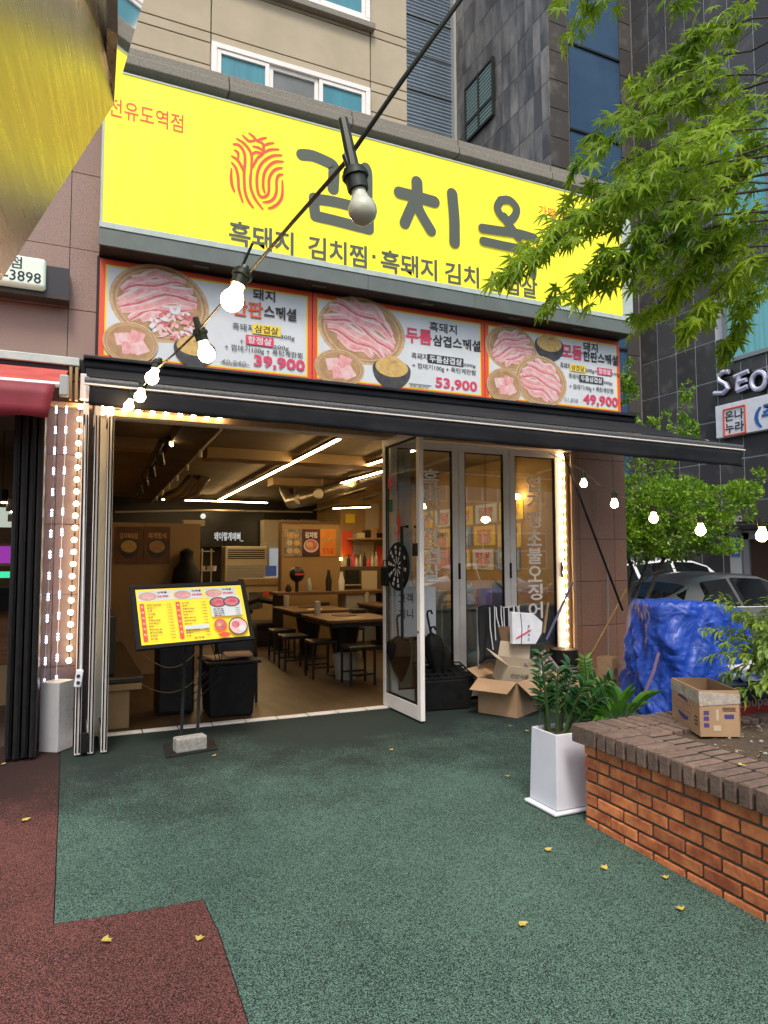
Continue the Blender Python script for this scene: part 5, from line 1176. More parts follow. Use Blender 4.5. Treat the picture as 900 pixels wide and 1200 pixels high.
# ================================================================ UMBRELLA BIN
ub = thing('umbrella_bin', 'black crate with a grid top for umbrellas beside the open door', 'umbrella bin', (3.45, 6.2, 0))
MB().hexa([(3.20, 6.10, .003), (3.66, 6.04, .003), (3.72, 6.38, .003), (3.24, 6.42, .003), (3.17, 6.07, .30), (3.70, 6.01, .30), (3.76, 6.40, .38), (3.22, 6.44, .40)]).build('crate_body', m_black, ub, bevel=.012)
def UB(s, t, h=0): return V((3.17, 6.07, .30)).lerp(V((3.70, 6.01, .30)), s).lerp(V((3.22, 6.44, .40)).lerp(V((3.76, 6.40, .38)), s), t)+V((0, 0, h))
for k in range(7):
    b = MB(); b.tube([UB(k/6, 0, .02), UB(k/6, 1, .02)], .009, 4); b.build('grid_bar', m_black, ub)
for k in range(5):
    b = MB(); b.tube([UB(0, k/4, .025), UB(1, k/4, .025)], .009, 4); b.build('grid_bar', m_black, ub)
def umbrella(base, top, label, spread=.075):
    base, top = V(base), V(top); t_ = thing('umbrella', label, 'umbrella', base); d_ = (top-base)
    vs = []; fs = []; n = 16
    for j in range(8):
        t = j/7; rr = (.012+spread*math.sin(min(1, t*1.1)*1.9)) if t < .95 else .02
        q = d_.normalized().to_track_quat('Z', 'Y').to_matrix()
        for k in range(n):
            r2 = rr*(1+.25*math.cos(k*math.pi*2*8/n)*(1 if t > .1 else .2)); a = 2*math.pi*k/n
            vs.append(base+d_*t*.72+q @ V((r2*math.cos(a), r2*math.sin(a), 0)))
    for j in range(7):
        for k in range(n): fs.append((j*n+k, j*n+(k+1) % n, (j+1)*n+(k+1) % n, (j+1)*n+k))
    MB().add(vs, fs).build('canopy_cloth', m_black, t_, smooth='all')
    e_ = base+d_; b = MB(); b.tube([base+d_*.6, e_, e_+V((.01, 0, .03)), e_+V((.045, 0, .035)), e_+V((.06, 0, .0))], .011, 8); b.build('curved_handle', m_black, t_, smooth=True)
    return t_
umbrella((3.42, 6.22, .25), (3.32, 6.30, .93), 'folded black umbrella standing in the crate with its handle up')
umbrella((3.52, 6.26, .22), (3.38, 6.34, .76), 'second folded black umbrella leaning in the crate', .09)
umbrella((3.08, 6.42, .25), (2.98, 6.30, .90), 'folded black umbrella leaning behind the glass of the open door', .09)

# ================================================================ CLOTHES RACK
cr = thing('jacket_rack', 'black apron with white cords hung over a low silver rack by the cartons', 'rack', (3.95, 6.1, 0))
x0, x1 = PY(558, 700, 6.1).x, PY(602, 700, 6.1).x
for x in (x0+.02, x1+.05):
    b = MB(); b.tube([(x, 6.1, .0), (x, 6.1, .98)], .010, 8); b.build('upright', m_alu, cr, smooth=True)
b = MB(); b.tube([(x0+.02, 6.1, .98), (x1+.05, 6.1, .98)], .010, 8); b.build('cross_bar', m_alu, cr, smooth=True)
ap = thing('apron', 'black cloth with white drawstrings draped over the rack', 'apron', ((x0+x1)/2, 6.05, .95))
vs = []; fs = []
for j in range(13):
    for i in range(21):
        s, t = i/20, j/12
        x = x0+(x1-x0)*s+(.05*(s-.5))*t*2+(.02*noise.noise(V((s*4, t*3, 1)))); 
        y = 6.075-.05*t-.035*math.sin(s*17+1.5*t)*min(1, t*2)-.06*math.sin(math.pi*s)*t
        z = 1.00-.52*t-.08*abs(s-.45)*t+.02*math.sin(s*6)
        vs.append((x, y, z))
for j in range(12):
    for i in range(20): k = j*21+i; fs.append((k, k+1, k+22, k+21))
c = MB().add(vs, fs).build('cloth', mat('black_cloth', (.012, .012, .015), .85), ap, smooth='all'); c.modifiers.new('s', 'SOLIDIFY').thickness = .02
for k, (s, l) in enumerate(((.25, .42), (.42, .2), (.62, .45), (.75, .3), (.9, .4))):
    b = MB(); X = x0+(x1-x0)*s; b.tube([(X-.02, 6.0, 1.0), (X-.03, 5.975, 1.0-l*.5), (X-.01, 5.96, 1.0-l), (X+.03, 5.965, 1.0-l*.95), (X+.03, 5.985, 1.0-l*.4), (X+.04, 6.0, 1.01)], .006, 5); b.build('white_cord', m_foam, ap, smooth=True)

# ================================================================ CARTONS
def carton(name, label, loc, size, rz, flaps=(), m=m_card, mi=m_cardin, rot=None, printed=None, t=.006):
    t_ = thing(name, label, 'carton', loc, rz, rot=rot)
    w, d_, h = size
    MB().box((-w/2, -d_/2, .002), (w/2, -d_/2+t, h)).build('side_panel', m, t_, local=True); MB().box((-w/2, d_/2-t, .002), (w/2, d_/2, h)).build('side_panel', m, t_, local=True)
    MB().box((-w/2, -d_/2+t+.0005, .002), (-w/2+t, d_/2-t-.0005, h)).build('side_panel', m, t_, local=True); MB().box((w/2-t, -d_/2+t+.0005, .002), (w/2, d_/2-t-.0005, h)).build('side_panel', m, t_, local=True)
    MB().box((-w/2+t, -d_/2+t, .004), (w/2-t, d_/2-t, .010)).build('bottom_panel', mi, t_, local=True)
    for side, ang, L_ in flaps:
        a = math.radians(ang); ca, sa = math.cos(a), math.sin(a)
        if side in ('f', 'b'):
            s = -1 if side == 'f' else 1; y0 = s*d_/2
            P = [V((-w/2+.003, y0, h)), V((w/2-.003, y0, h)), V((w/2-.012, y0+s*L_*ca, h+L_*sa)), V((-w/2+.012, y0+s*L_*ca, h+L_*sa))]
        else:
            s = -1 if side == 'l' else 1; x0 = s*w/2
            P = [V((x0, -d_/2+.003, h)), V((x0, d_/2-.003, h)), V((x0+s*L_*ca, d_/2-.012, h+L_*sa)), V((x0+s*L_*ca, -d_/2+.012, h+L_*sa))]
        nn = (P[1]-P[0]).cross(P[3]-P[0]).normalized()*.005
        MB().prism([p_+V((0, 0, .001)) for p_ in P], nn).build('flap', m, t_, local=True)
    if printed:
        for (tx, x, z, ww, hh, side) in printed:
            b = MB()
            if side == 'f': put_text(b, tx, (x, -d_/2-.0015, z), UX, UZ, w=ww, h=hh, bold=.02)
            elif side == 'l': put_text(b, tx, (-w/2-.0015, x, z), (0, -1, 0), UZ, w=ww, h=hh, bold=.02)
            b.build('printed_text', m_print, t_, local=True)
    return t_
# big open carton: front corner at (3.84, 5.49)
a45 = math.radians(40)
carton('carton', 'large open brown carton with folded out flaps at the bottom of the pile', (3.98, 5.78, 0), (.50, .42, .33), math.radians(-8+0), (('f', -38, .19), ('l', -25, .2), ('r', -5, .17), ('b', 30, .15)), printed=[('취급주의', .0, .11, .16, .05, 'f')])
bpy.context.view_layer.update()
lb = [o for o in bpy.data.objects if o.get('label', '').startswith('large open brown carton')][0]; lb.rotation_euler = (0, 0, math.radians(28)); lb.location = (3.96, 5.79, 0)
c2_ = carton('carton', 'pale printed carton tilted inside the large open carton', (3.99, 5.76, .27), (.36, .24, .22), 0, (('l', 25, .16), ('b', 75, .15)), m=m_cardpale, rot=(math.radians(16), math.radians(8), math.radians(-6)), printed=[('신선식품', -.13, .10, .2, .05, 'f')])
c3_ = carton('carton', 'small brown carton standing upright on the carton pile', (4.12, 5.98, .46), (.26, .16, .36), 0, (('b', 80, .1),), rot=(0, math.radians(-4), math.radians(10)))
c4_ = carton('carton', 'brown carton lying open behind the pile at its right', (4.42, 5.98, .0), (.34, .28, .30), math.radians(20), (('r', 15, .17), ('f', -10, .14)))
eg = thing('egg_tray', 'grey brown ribbed egg tray leaning on the right of the cartons', 'egg tray', (4.30, 5.75, .42))
rot_ = Matrix.Rotation(math.radians(-24), 3, 'Y') @ Matrix.Rotation(math.radians(55), 3, 'X'); m_tray = mat('grey_brown_paper', (.2, .15, .15), .9)
c = V((4.32, 5.76, .42)); b = MB(); b.cbox(c, (.30, .22, .012), rot_); b.build('tray_sheet', m_tray, eg)
for k in range(6):
    b = MB(); q = rot_ @ V((-.125+.05*k, 0, .014)); b.cbox(c+q, (.022, .21, .014), rot_); b.build('tray_rib', m_tray, eg)
fo = thing('foam_sheet', 'white printed foam bag standing in the top of the carton pile', 'bag', (4.02, 5.8, .65))
F_ = [PY(u, v, 5.72) for u, v in ((600, 717), (625, 719), (636, 729), (635, 742), (628, 755), (601, 755))]
MB().prism([F_[i] for i in range(6)], (0, .05, 0)).build('bag_body', m_foam, fo, bevel=.006)
b = MB()
for k, ch in enumerate('취급주의'): q = PY(618, 731+k*5, 5.718); put_text(b, ch, (q.x, 5.718, q.z-.01), (0, 0, -1), (1, 0, 0), w=.03, h=.028, bold=.01)
b.build('bag_text', mat('navy_print', (.05, .06, .15), .5), fo)
b = MB(); q, q2 = PY(610, 719, 5.717), PY(611, 755, 5.717); b.tube([q, (q+q2)/2+V((.012, 0, 0)), q2], .004, 4); b.build('bag_stripe', bpy.data.materials['navy_print'], fo)
b = MB(); q, q2 = PY(605, 748, 5.717), PY(622, 738, 5.717); b.tube([q, q2], .007, 4); b.build('red_mark', m_pink, fo)
c5_ = carton('carton', 'tall narrow brown carton standing by the blue tarp', (5.35, 5.95, .12), (.17, .17, .30), math.radians(25), (), printed=[('계란', -.05, .1, .10, .09, 'f')])
c6_ = carton('carton', 'small brown carton at the foot of the tall narrow one', (4.98, 5.75, .0), (.28, .22, .24), math.radians(-12), (('l', -40, .1),), printed=[('계란', -.07, .1, .13, .07, 'f')])
c7_ = carton('carton', 'flat brown carton carrying the tall narrow one', (5.38, 5.97, .0), (.30, .28, .118), math.radians(10), ())
pk = thing('paint_bucket', 'grey stacked bucket behind the cartons at the bulb strip foot', 'bucket', (5.1, 6.3, 0))
q = PY(661, 790, 6.2); b = MB(); b.lathe([(.12, 0), (.15, .30), (.155, .31)], (q.x, 6.2, .003), 16); b.build('bucket_body', m_greyp, pk, smooth=True); b = MB(); b.lathe([(.14, .32), (.17, .36), (.15, .5)], (q.x, 6.2, .0), 16); b.build('dark_lid', m_black, pk)

t_ = m_tarp.node_tree; N_t = t_.nodes; L_t = t_.links; bs = N_t['Principled BSDF']
g_n = N_t.new('ShaderNodeNewGeometry'); nz_n = N_t.new('ShaderNodeTexNoise'); nz_n.inputs['Scale'].default_value = 3.0; L_t.new(g_n.outputs['Position'], nz_n.inputs['Vector'])
ad_n = N_t.new('ShaderNodeVectorMath'); ad_n.operation = 'MULTIPLY_ADD'; ad_n.inputs[1].default_value = (.5, .5, .5); L_t.new(nz_n.outputs['Color'], ad_n.inputs[0]); L_t.new(g_n.outputs['Position'], ad_n.inputs[2])
prev = None
for sc_, ds in ((7, .03), (19, .010)):
    vn = N_t.new('ShaderNodeTexVoronoi'); vn.feature = 'F1'; vn.inputs['Scale'].default_value = sc_; L_t.new(ad_n.outputs[0], vn.inputs['Vector'])
    bn_n = N_t.new('ShaderNodeBump'); bn_n.inputs['Strength'].default_value = .5; bn_n.inputs['Distance'].default_value = ds; L_t.new(vn.outputs['Distance'], bn_n.inputs['Height'])
    if prev: L_t.new(prev.outputs[0], bn_n.inputs['Normal'])
    prev = bn_n
L_t.new(prev.outputs[0], bs.inputs['Normal'])
# ================================================================ BRICK PLANTER
def leaflet(mb, base, d_, up_, L_, w, curl=.2):
    d_ = d_.normalized(); s = d_.cross(up_).normalized(); n = s.cross(d_).normalized()
    pts = [base, base+d_*L_*.3+s*w*.5+n*curl*L_*.10, base+d_*L_*.62+s*w*.42+n*curl*L_*.08, base+d_*L_-n*curl*L_*.2, base+d_*L_*.62-s*w*.42+n*curl*L_*.08, base+d_*L_*.3-s*w*.5+n*curl*L_*.10, base+d_*L_*.45-n*curl*L_*.02]
    mb.add(pts, [(0, 1, 6), (1, 2, 6), (2, 3, 6), (3, 4, 6), (4, 5, 6), (5, 0, 6)])
m_concrete = bpy.data.materials['concrete']
pl = thing('brick_planter', 'low planter wall of orange bricks with a dark brown brick capping at lower right', 'planter', (3.0, 2.2, 0))
def path(y):      # face of the wall: x as a function of y, with a gently rounded far corner
    return 2.69 - .055*max(0, (3.1-y)/1.2)
YF = 3.20
MB().prism([(path(YF)+.012, YF-.012, -.15), (path(2.2)+.012, 2.2, -.15), (path(0.2)+.012, .2, -.15), (path(.2)+.2, .2, -.15), (2.9, 3.0, -.15), (4.9, 3.0, -.15), (4.9, YF-.012, -.15)], (0, 0, .595)).build('mortar_core', m_mortar, pl)
bl, bh_, jt = .196, .0545, .0135
me_cache = {}
def brick_piece(L_, hgt, dep, m, key, bev=.004):
    k = (round(L_, 3), round(hgt, 3), round(dep, 3), key)
    if k not in me_cache:
        b = MB(); b.cbox((0, 0, 0), (dep, L_, hgt)); o = b.build('brick', m, pl, bevel=bev, seg=1, local=True); me_cache[k] = o; return o
    o = me_cache[k].copy(); COL.objects.link(o); o.parent = pl; return o
PO = V(pl.location)
for row in range(8):
    z = -.092+row*(bh_+jt)+bh_/2
    y = YF; first = True
    while y > .25:
        L_ = bl if not (first and row % 2) else .092
        yc = y-L_/2; x = path(yc); x2 = path(yc+.05); dx = path(yc+.1)-path(yc-.1)
        o = brick_piece(L_, bh_, .09, m_brick, 'o'); o.location = V((x+.045+R_.uniform(-.0025, .0025), yc, z))-PO; o.rotation_euler = (R_.gauss(0, .004), 0, -math.atan2(dx, .2)+R_.gauss(0, .006))
        y -= L_+jt; first = False
    x = path(YF)+.1
    x = 2.69+.095+jt if row % 2 else 2.69+.0951
    while x < 4.6:
        o = brick_piece(bl, bh_, .09, m_brick, 'o'); o.location = V((x+bl/2, YF-.045, z))-PO; o.rotation_euler = (0, 0, math.pi/2); x += bl+jt
cz0, ch_ = .452, .098
y = YF+.045; first = True
MB().prism([(2.66, 3.22, cz0+.004), (2.60, .2, cz0+.004), (2.98, .2, cz0+.004), (2.98, 2.9, cz0+.004), (4.7, 2.9, cz0+.004), (4.7, 3.22, cz0+.004)], (0, 0, ch_-.010)).build('cap_mortar', mat('black_joint', (.012, .011, .009), .95), pl)
# capping: header bricks laid across the wall, front row and rear row, continuing round the corner
w_ = .061; g_ = .0155; k = 0
y = YF+.04
o = brick_piece(.195, ch_, .105, m_capbrick, 'c', .006); o.location = V((path(3.15)-.062+.06, 3.145, cz0+ch_/2))-PO
y = 3.145-.0975-g_
while y > .3:
    yc = y-w_/2; x = path(yc)-.052
    o = brick_piece(w_, ch_, .205, m_capbrick, 'c', .006); o.location = V((x+.1025+R_.uniform(-.003, .003), yc, cz0+ch_/2+R_.uniform(-.002, .002)))-PO; o.rotation_euler = (0, 0, R_.gauss(.0, .008))
    if yc < 2.98:
        o = brick_piece(w_, ch_-.002, .15, m_capbrick, 'c', .006); o.location = V((x+.205+g_+.075+R_.uniform(-.002, .002), yc+.02, cz0+ch_/2-.002+R_.uniform(-.002, .002)))-PO; o.rotation_euler = (0, 0, R_.gauss(.0, .008))
    y -= w_+g_
x = 2.745
y0 = 3.245
while x < 4.5:
    xc = x+w_/2
    for yy, L_ in ((y0-.1025, .205), (y0-.205-g_-.075, .15)):
        if xc < 2.84 and yy < 3.1: continue
        o = brick_piece(L_, ch_-.001, w_, m_capbrick, 'c', .006); o.location = V((xc+.0, yy, cz0+ch_/2+.0005+R_.uniform(-.002, .002)))-PO; o.rotation_euler = (0, 0, R_.gauss(0, .008))
    x += w_+g_
# soil
vs = []; fs = []; n1, n2 = 40, 60
for j in range(n2+1):
    for i in range(n1+1):
        x = 2.965+3.0*i/n1; y = 2.93-2.9*j/n2
        vs.append((x, y, .522+.03*noise.noise(V((x*3, y*3, 0)))+.012*noise.noise(V((x*14, y*14, 2)))+ (.0 if i else -.02)))
for j in range(n2):
    for i in range(n1): k = j*(n1+1)+i; fs.append((k, k+1, k+n1+2, k+n1+1))
so_ = MB().add(vs, fs).build('soil_bed', m_soil, pl, smooth='all'); so_['kind'] = 'stuff'
b = MB()
for k in range(420):
    x, y = R_.uniform(3.02, 4.6), R_.uniform(.8, 2.88); z = .522+.03*noise.noise(V((x*3, y*3, 0)))+.012*noise.noise(V((x*14, y*14, 2)))
    a = R_.uniform(0, 6); L_ = R_.uniform(.008, .028); d_ = V((math.cos(a), math.sin(a), R_.uniform(-.2, .5)))*L_; s_ = V((-math.sin(a), math.cos(a), R_.uniform(-.3, .3)))*L_*.35
    p_ = V((x, y, z+.004)); b.add([p_-d_, p_+s_, p_+d_, p_-s_], [(0, 1, 2), (0, 2, 3)])
b.build('leaf_litter', mat('dry_litter', (.16, .10, .05), .8, c2=(.30, .22, .08), scale=7, contrast=.2), pl)['kind'] = 'stuff'
b = MB()
for k in range(150):
    x, y = R_.uniform(3.02, 4.6), R_.uniform(.8, 2.88); z = .522+.03*noise.noise(V((x*3, y*3, 0)))
    rr = R_.uniform(.004, .013); b.sphere((x, y, z+rr*.4), rr, 6, 4, .7)
b.build('pebbles', m_concrete, pl)['kind'] = 'stuff'
for k in range(9):
    x, y = R_.uniform(3.1, 3.9), R_.uniform(1.7, 2.6); b = MB()
    for q in range(5):
        a = R_.uniform(0, 6); leaflet(b, V((x, y, .53)), V((math.cos(a), math.sin(a), .6)), V((0, 0, 1)), R_.uniform(.03, .05), .014, .6)
    b.build('weed', m_bright, pl, smooth='all')['kind'] = 'stuff'
# box on the planter
b_ang = math.atan2(3.12-2.76, 3.29-3.11)
ax = V((math.cos(b_ang), math.sin(b_ang), 0)); ay = V((.12, -.15, 0)).normalized()
pb_ = thing('carton', 'open brown carton printed with blue ovals and wrapped in clear tape on the planter corner', 'carton', (3.2, 2.9, .555))
O_ = V((3.11, 2.76, .536)); Lx, Ly, Hh = .40, .215, .245
ay = V((math.sin(b_ang), -math.cos(b_ang), 0))
def BX(a, c, z): return O_+ax*a+ay*c+V((0, 0, z))
t = .006
def slabp(P, off, nm, m): MB().prism(P, off).build(nm, m, pb_)
slabp([BX(0, 0, 0), BX(Lx, 0, 0), BX(Lx, 0, Hh), BX(0, 0, Hh)], ay*t, 'side_panel', m_card)
slabp([BX(0, Ly-t, 0), BX(Lx, Ly-t, 0), BX(Lx, Ly-t, Hh), BX(0, Ly-t, Hh)], ay*t, 'side_panel', m_cardin)
slabp([BX(0, t+.0005, 0), BX(0, Ly-t-.0005, 0), BX(0, Ly-t-.0005, Hh), BX(0, t+.0005, Hh)], ax*t, 'side_panel', m_card)
slabp([BX(Lx-t, t+.0005, 0), BX(Lx-t, Ly-t-.0005, 0), BX(Lx-t, Ly-t-.0005, Hh), BX(Lx-t, t+.0005, Hh)], ax*t, 'side_panel', m_cardin)
slabp([BX(t, t, .002), BX(Lx-t, t, .002), BX(Lx-t, Ly-t, .002), BX(t, Ly-t, .002)], V((0, 0, .005)), 'bottom_panel', m_cardin)
m_tape = mat('clear_packing_tape', (.5, .47, .42), .22, c2=(.36, .3, .24), scale=18, contrast=.3, bump=.6, bscale=40, spec=.8)
slabp([BX(-.002, -.003, Hh*.70), BX(Lx, -.003, Hh*.74), BX(Lx, -.003, Hh-.01), BX(-.002, -.003, Hh-.006)], ay*.002, 'tape_band', m_tape)
slabp([BX(-.003, -.001, Hh*.66), BX(-.003, Ly, Hh*.72), BX(-.003, Ly, Hh-.02), BX(-.003, -.001, Hh-.006)], ax*.002, 'tape_band', m_tape)
pp_ = Print(pb_, BX(Lx, -.0012, 0), -ax, UZ, -ay); m_violet = mat('violet_print', (.06, .05, .20), .6)
pp_.ell(m_violet, .17, .155, .075, .022, -.1, 20, math.pi*0, math.pi*1); pp_.ell(m_violet, .17, .075, .075, .03, -.1, 20, math.pi, 2*math.pi)
for k in range(3): pp_.ell(m_meat3, .07+.1*k, .115, .012, .016, 0, 10)
pp_.rect(m_print, .05, .093, .28, .095); pp_.rect(m_print, .05, .135, .28, .137)
for k in range(3): pp_.rect(m_print, .33, .05+.02*k, .37, .06+.02*k)
pp_.done()
pp_ = Print(pb_, BX(-.0012, 0, 0), ay, UZ, -ax)
for x, z in ((.02, .115), (.02, .085), (.02, .05)): pp_.rect(m_violet, x, z, x+.028, z+.022)
pp_.rect(m_violet, .13, .095, .18, .118); pp_.rect(m_cardpale, .07, .03, .11, .06); pp_.rect(m_cardpale, .085, .085, .10, .145); 
for k in range(3): pp_.rect(m_print, .12, .135+.008*k, .19, .139+.008*k)
pp_.done()

# delivery bags behind the box
bgp = thing('delivery_bag', 'red and navy delivery bag with pale lettering on the planter behind the carton', 'bag', (3.9, 2.95, .55))
a, c = PY(838, 835, 3.0), PY(940, 790, 3.0)
MB().box((a.x-.05, 3.0, .53), (c.x+.1, 3.25, .61)).build('red_band', mat('red_plastic', (.45, .03, .02), .35), bgp, bevel=.015)
MB().box((a.x-.04, 3.005, .612), (c.x+.1, 3.24, .72)).build('navy_body', mat('navy_plastic', (.015, .025, .06), .35, bump=.5, bscale=20), bgp, bevel=.015)
b = MB(); q = PY(867, 834, 2.995); put_text(b, 'coupang', (q.x, 2.997, q.z), UX, UZ, w=.36, h=.06, bold=.01); b.build('bag_lettering', m_greyp, bgp)
for k, (x, y, z, rz, m, l) in enumerate(((4.05, 3.08, .735, .2, mat('blue_white_print', (.5, .55, .62), .3, c2=(.05, .12, .4), scale=9, contrast=.1), 'crumpled blue and white plastic bag lying on the navy bag'), (4.25, 3.2, .75, -.3, m_foam, 'white plastic bag lying behind the crumpled blue one'), (4.5, 3.25, .78, .1, mat('red_carton_print', (.6, .06, .03), .4), 'small red carton behind the leaves of the planter shrub'))):
    vs = []; fs = []
    if k < 2:
        for j in range(13):
            for i in range(13):
                u, v = i/12-.5, j/12-.5; vs.append((x+u*.42*math.cos(rz)-v*.3*math.sin(rz), y+u*.42*math.sin(rz)+v*.3*math.cos(rz), z+.05*(1-(2*u)**2)*(1-(2*v)**2)+.035*noise.noise(V((u*9, v*9, k)))))
        for j in range(12):
            for i in range(12): q = j*13+i; fs.append((q, q+1, q+14, q+13))
        c = MB().add(vs, fs).build('plastic_bag', m, smooth='all'); c.modifiers.new('s', 'SOLIDIFY').thickness = .006
        tag(c, l, 'plastic bag')
    else: tag(MB().cbox((x, y, z), (.14, .12, .14)).build('small_carton', m, bevel=.006), l, 'carton')

# ================================================================ WHITE POT WITH ZZ PLANT
wp = thing('plant_pot', 'tall white square tapered pot on a slim white base', 'plant pot', (2.76, 3.49, 0))
x0, x1, y0, y1 = 2.605, 2.87, 3.345, 3.61
def ring(i_, z, tp=0): return [V((x0+i_, y0+i_, z)), V((x1-i_, y0+i_, z)), V((x1-i_, y1-i_, z)), V((x0+i_, y1-i_, z))]
vs = ring(0, .03)+ring(.013, .46)+ring(.024, .46)+ring(.030, .42)
fs = [(3, 2, 1, 0)]+[(a*4+k, a*4+(k+1) % 4, a*4+4+(k+1) % 4, a*4+4+k) for a in range(3) for k in range(4)]
MB().add(vs, fs).build('pot_shell', m_pot, wp, bevel=.004)
MB().box((x0-.03, y0-.02, .004), (x1+.02, y1+.02, .026)).build('base_tray', m_foam, wp, bevel=.01)
MB().poly([V((p_.x, p_.y, .435)) for p_ in ring(.0275, 0)]).build('soil', m_soil, wp)
def stem_curve(p0, d0, L_, droop, n=10):
    P = [V(p0)]; d_ = V(d0).normalized()
    for i in range(n):
        P.append(P[-1]+d_*L_/n); d_ = (d_+V((0, 0, -droop/n))).normalized()
    return P
zp = thing('zz_plant', 'dark glossy plant with thick upright stems growing in the white pot', 'plant', (2.76, 3.49, .43))
m_stem = mat('green_stem', (.045, .08, .02), .4, c2=(.03, .05, .015), scale=20)
zst = [((-.06, .02), (-.22, -.1, 1), .46, .15, 1), ((-.02, .0), (.05, .0, 1), .36, .5, 1), ((.03, .03), (.35, .05, .9), .34, .8, 1), ((.05, -.03), (.75, -.3, .75), .40, .9, .9), ((.0, -.04), (.3, -.35, 1), .33, .7, 1), ((.04, .05), (.5, .3, 1), .40, .7, 1), ((-.05, .06), (.0, .3, 1), .32, .3, .9), ((.06, .0), (.9, .1, .7), .36, .7, .9), ((.02, -.06), (.6, -.6, .6), .30, .9, .9)]
for (ox, oy), d0, L_, dr, sc in zst:
    P = stem_curve((2.74+ox, 3.48+oy, .43), (d0[0]*.7, d0[1]*.7, 1.05), L_*1.08, dr*.8)
    MB().tube(P, .013, 6, r1=.004).build('stem', m_stem, zp, smooth=True)
    b = MB(); n = len(P)
    for i in range(22):
        t = .30+.70*i/21; q = t*(n-1); k = min(int(q), n-2); base = P[k].lerp(P[k+1], q-k); td = (P[k+1]-P[k]).normalized()
        sd_ = td.cross(V((.3, 1, .2))).normalized()*(1 if i % 2 else -1)+V((R_.gauss(0, .25), R_.gauss(0, .25), .1))
        leaflet(b, base, sd_+td*R_.uniform(.35, .8), td.cross(sd_)*.4+V((R_.gauss(0, .3), R_.gauss(0, .3)-.3, .8)), (.095-.04*abs(t-.55))*sc*R_.uniform(.85, 1.1), .036*sc, .7)
    o = b.build('leaflets', m_zz, zp, smooth='all'); o['kind'] = 'stuff'
MB().tube([PY(635, 790, 3.6), PY(632, 852, 3.5)], .002, 4).build('thin_stake', m_stem, zp)
zp2 = thing('zz_plant', 'paler upright plant stem with rounded leaflets behind the white pot', 'plant', (3.75, 4.7, 0))
p0 = PY(689, 830, 4.9); P = [V((p0.x, 4.9, 0.05)), PY(688, 810, 4.9), PY(687, 790, 4.9), PY(685, 772, 4.9)]
MB().tube(P, .012, 6, r1=.004).build('stem', m_stem, zp2, smooth=True)
b = MB()
for i in range(11):
    t = i/10; q = t*2; k = min(int(q), 1); base = P[1+k].lerp(P[2+k], q-k)
    for s in (-1, 1): leaflet(b, base, V((s*.9, -.25*s, .35+.5*(i == 10))), V((.2*s, -.6, .6)), .085*R_.uniform(.85, 1.1), .036, .8)
b.build('leaflets', m_bright, zp2, smooth='all')['kind'] = 'stuff'
MB().lathe([(.1, 0), (.13, .22), (.12, .22)], (p0.x, 4.9, .003), 14).build('pot', m_dark, zp2)
bp_ = thing('leafy_plant', 'bright green broad leaved plant behind the corner of the brick planter', 'plant', (3.7, 3.9, 0))
cx = PY(722, 835, 3.75)
MB().lathe([(.11, 0), (.15, .33), (.14, .33)], (cx.x, 3.75, .003), 14).build('pot', m_pot, bp_)
first = None
for i in range(46):
    a = R_.uniform(0, 6.28); el = R_.uniform(.15, 1.35); L_ = R_.uniform(.16, .30)
    d_ = V((math.cos(a)*math.cos(el), math.sin(a)*math.cos(el), math.sin(el)))
    base = V((cx.x, 3.75, .36))+d_*R_.uniform(.03, .12)+V((R_.gauss(0, .03), R_.gauss(0, .03), 0))
    b = MB(); leaflet(b, base, d_, V((0, 0, 1)).cross(d_).cross(d_)*-1+V((.01, 0, 0)), L_, L_*.30, .8); b.build('leaf', m_bright, bp_, smooth='all')

# ================================================================ BLUE TARP HEAP
tp = thing('tarp_heap', 'creased shiny blue tarpaulin thrown over a heap behind the planter', 'tarpaulin', (5.62, 5.1, 0))
vs = []; fs = []; NT, NA = 110, 260
def crease(p, k, pw=1.):
    d_ = noise.voronoi(p*k)[0]; return min(1., (d_[1]-d_[0])*1.3)**pw
for j in range(NT+1):
    t = j/NT
    for i in range(NA):
        a = 2*math.pi*i/NA; ca, sa = math.cos(a), math.sin(a)
        se = (abs(ca)**3.0+abs(sa)**3.0)**(-1/3.0)
        if t < .26: rr = (t/.26)*.90; z = 1.08
        elif t < .34: u = (t-.26)/.08; rr = .90+.08*math.sin(u*math.pi/2); z = 1.08-.08*(1-math.cos(u*math.pi/2))
        else: u = (t-.34)/.66; rr = .98+.04*u; z = 1.0-1.0*u
        x = .60*rr*se*ca; y = .50*rr*se*sa
        e_ = max(0, min(1, (t-.26)/.5))
        q = V((x, y, z*.55)); w_n = V((noise.noise(q*2.2), noise.noise(q*2.2+V((7, 0, 0))), noise.noise(q*2.2+V((0, 9, 0)))))*.35
        c1 = crease(V((x, y, z*.30+.45*x))+w_n*1.3, 2.3); c2 = crease(V((x, y, z*.45-.3*y))+w_n, 5.2); c3 = crease(V((x, y, z))+w_n*.4, 15)
        fold = 1-abs(noise.noise(V((a*2.4+z*2.2, z*.7, 4))))*2.4; f5 = 1-abs(noise.noise(V((a*5.5-z*2.5, z*1.3, 8))))*2
        e_ = min(e_, .75)
        disp = .10*c1*e_+.034*c2*(.3+.7*e_)+.005*c3+.07*max(-1, fold)*e_+.03*f5*e_-.10
        k_ = min(1, t*3)
        zz_ = z-.10*max(0, x)-.10*max(0, x-.25)+(.035*c1+.012*c2+.004*c3-.03)*(1-e_)
        vs.append((x+ca*disp*k_, y+sa*disp*k_, max(.004+.001*(j % 3), zz_)))
rot_ = Matrix.Rotation(math.radians(-20), 3, 'Z')
vs = [rot_ @ V(p_)+V((5.64, 5.12, 0)) for p_ in vs]
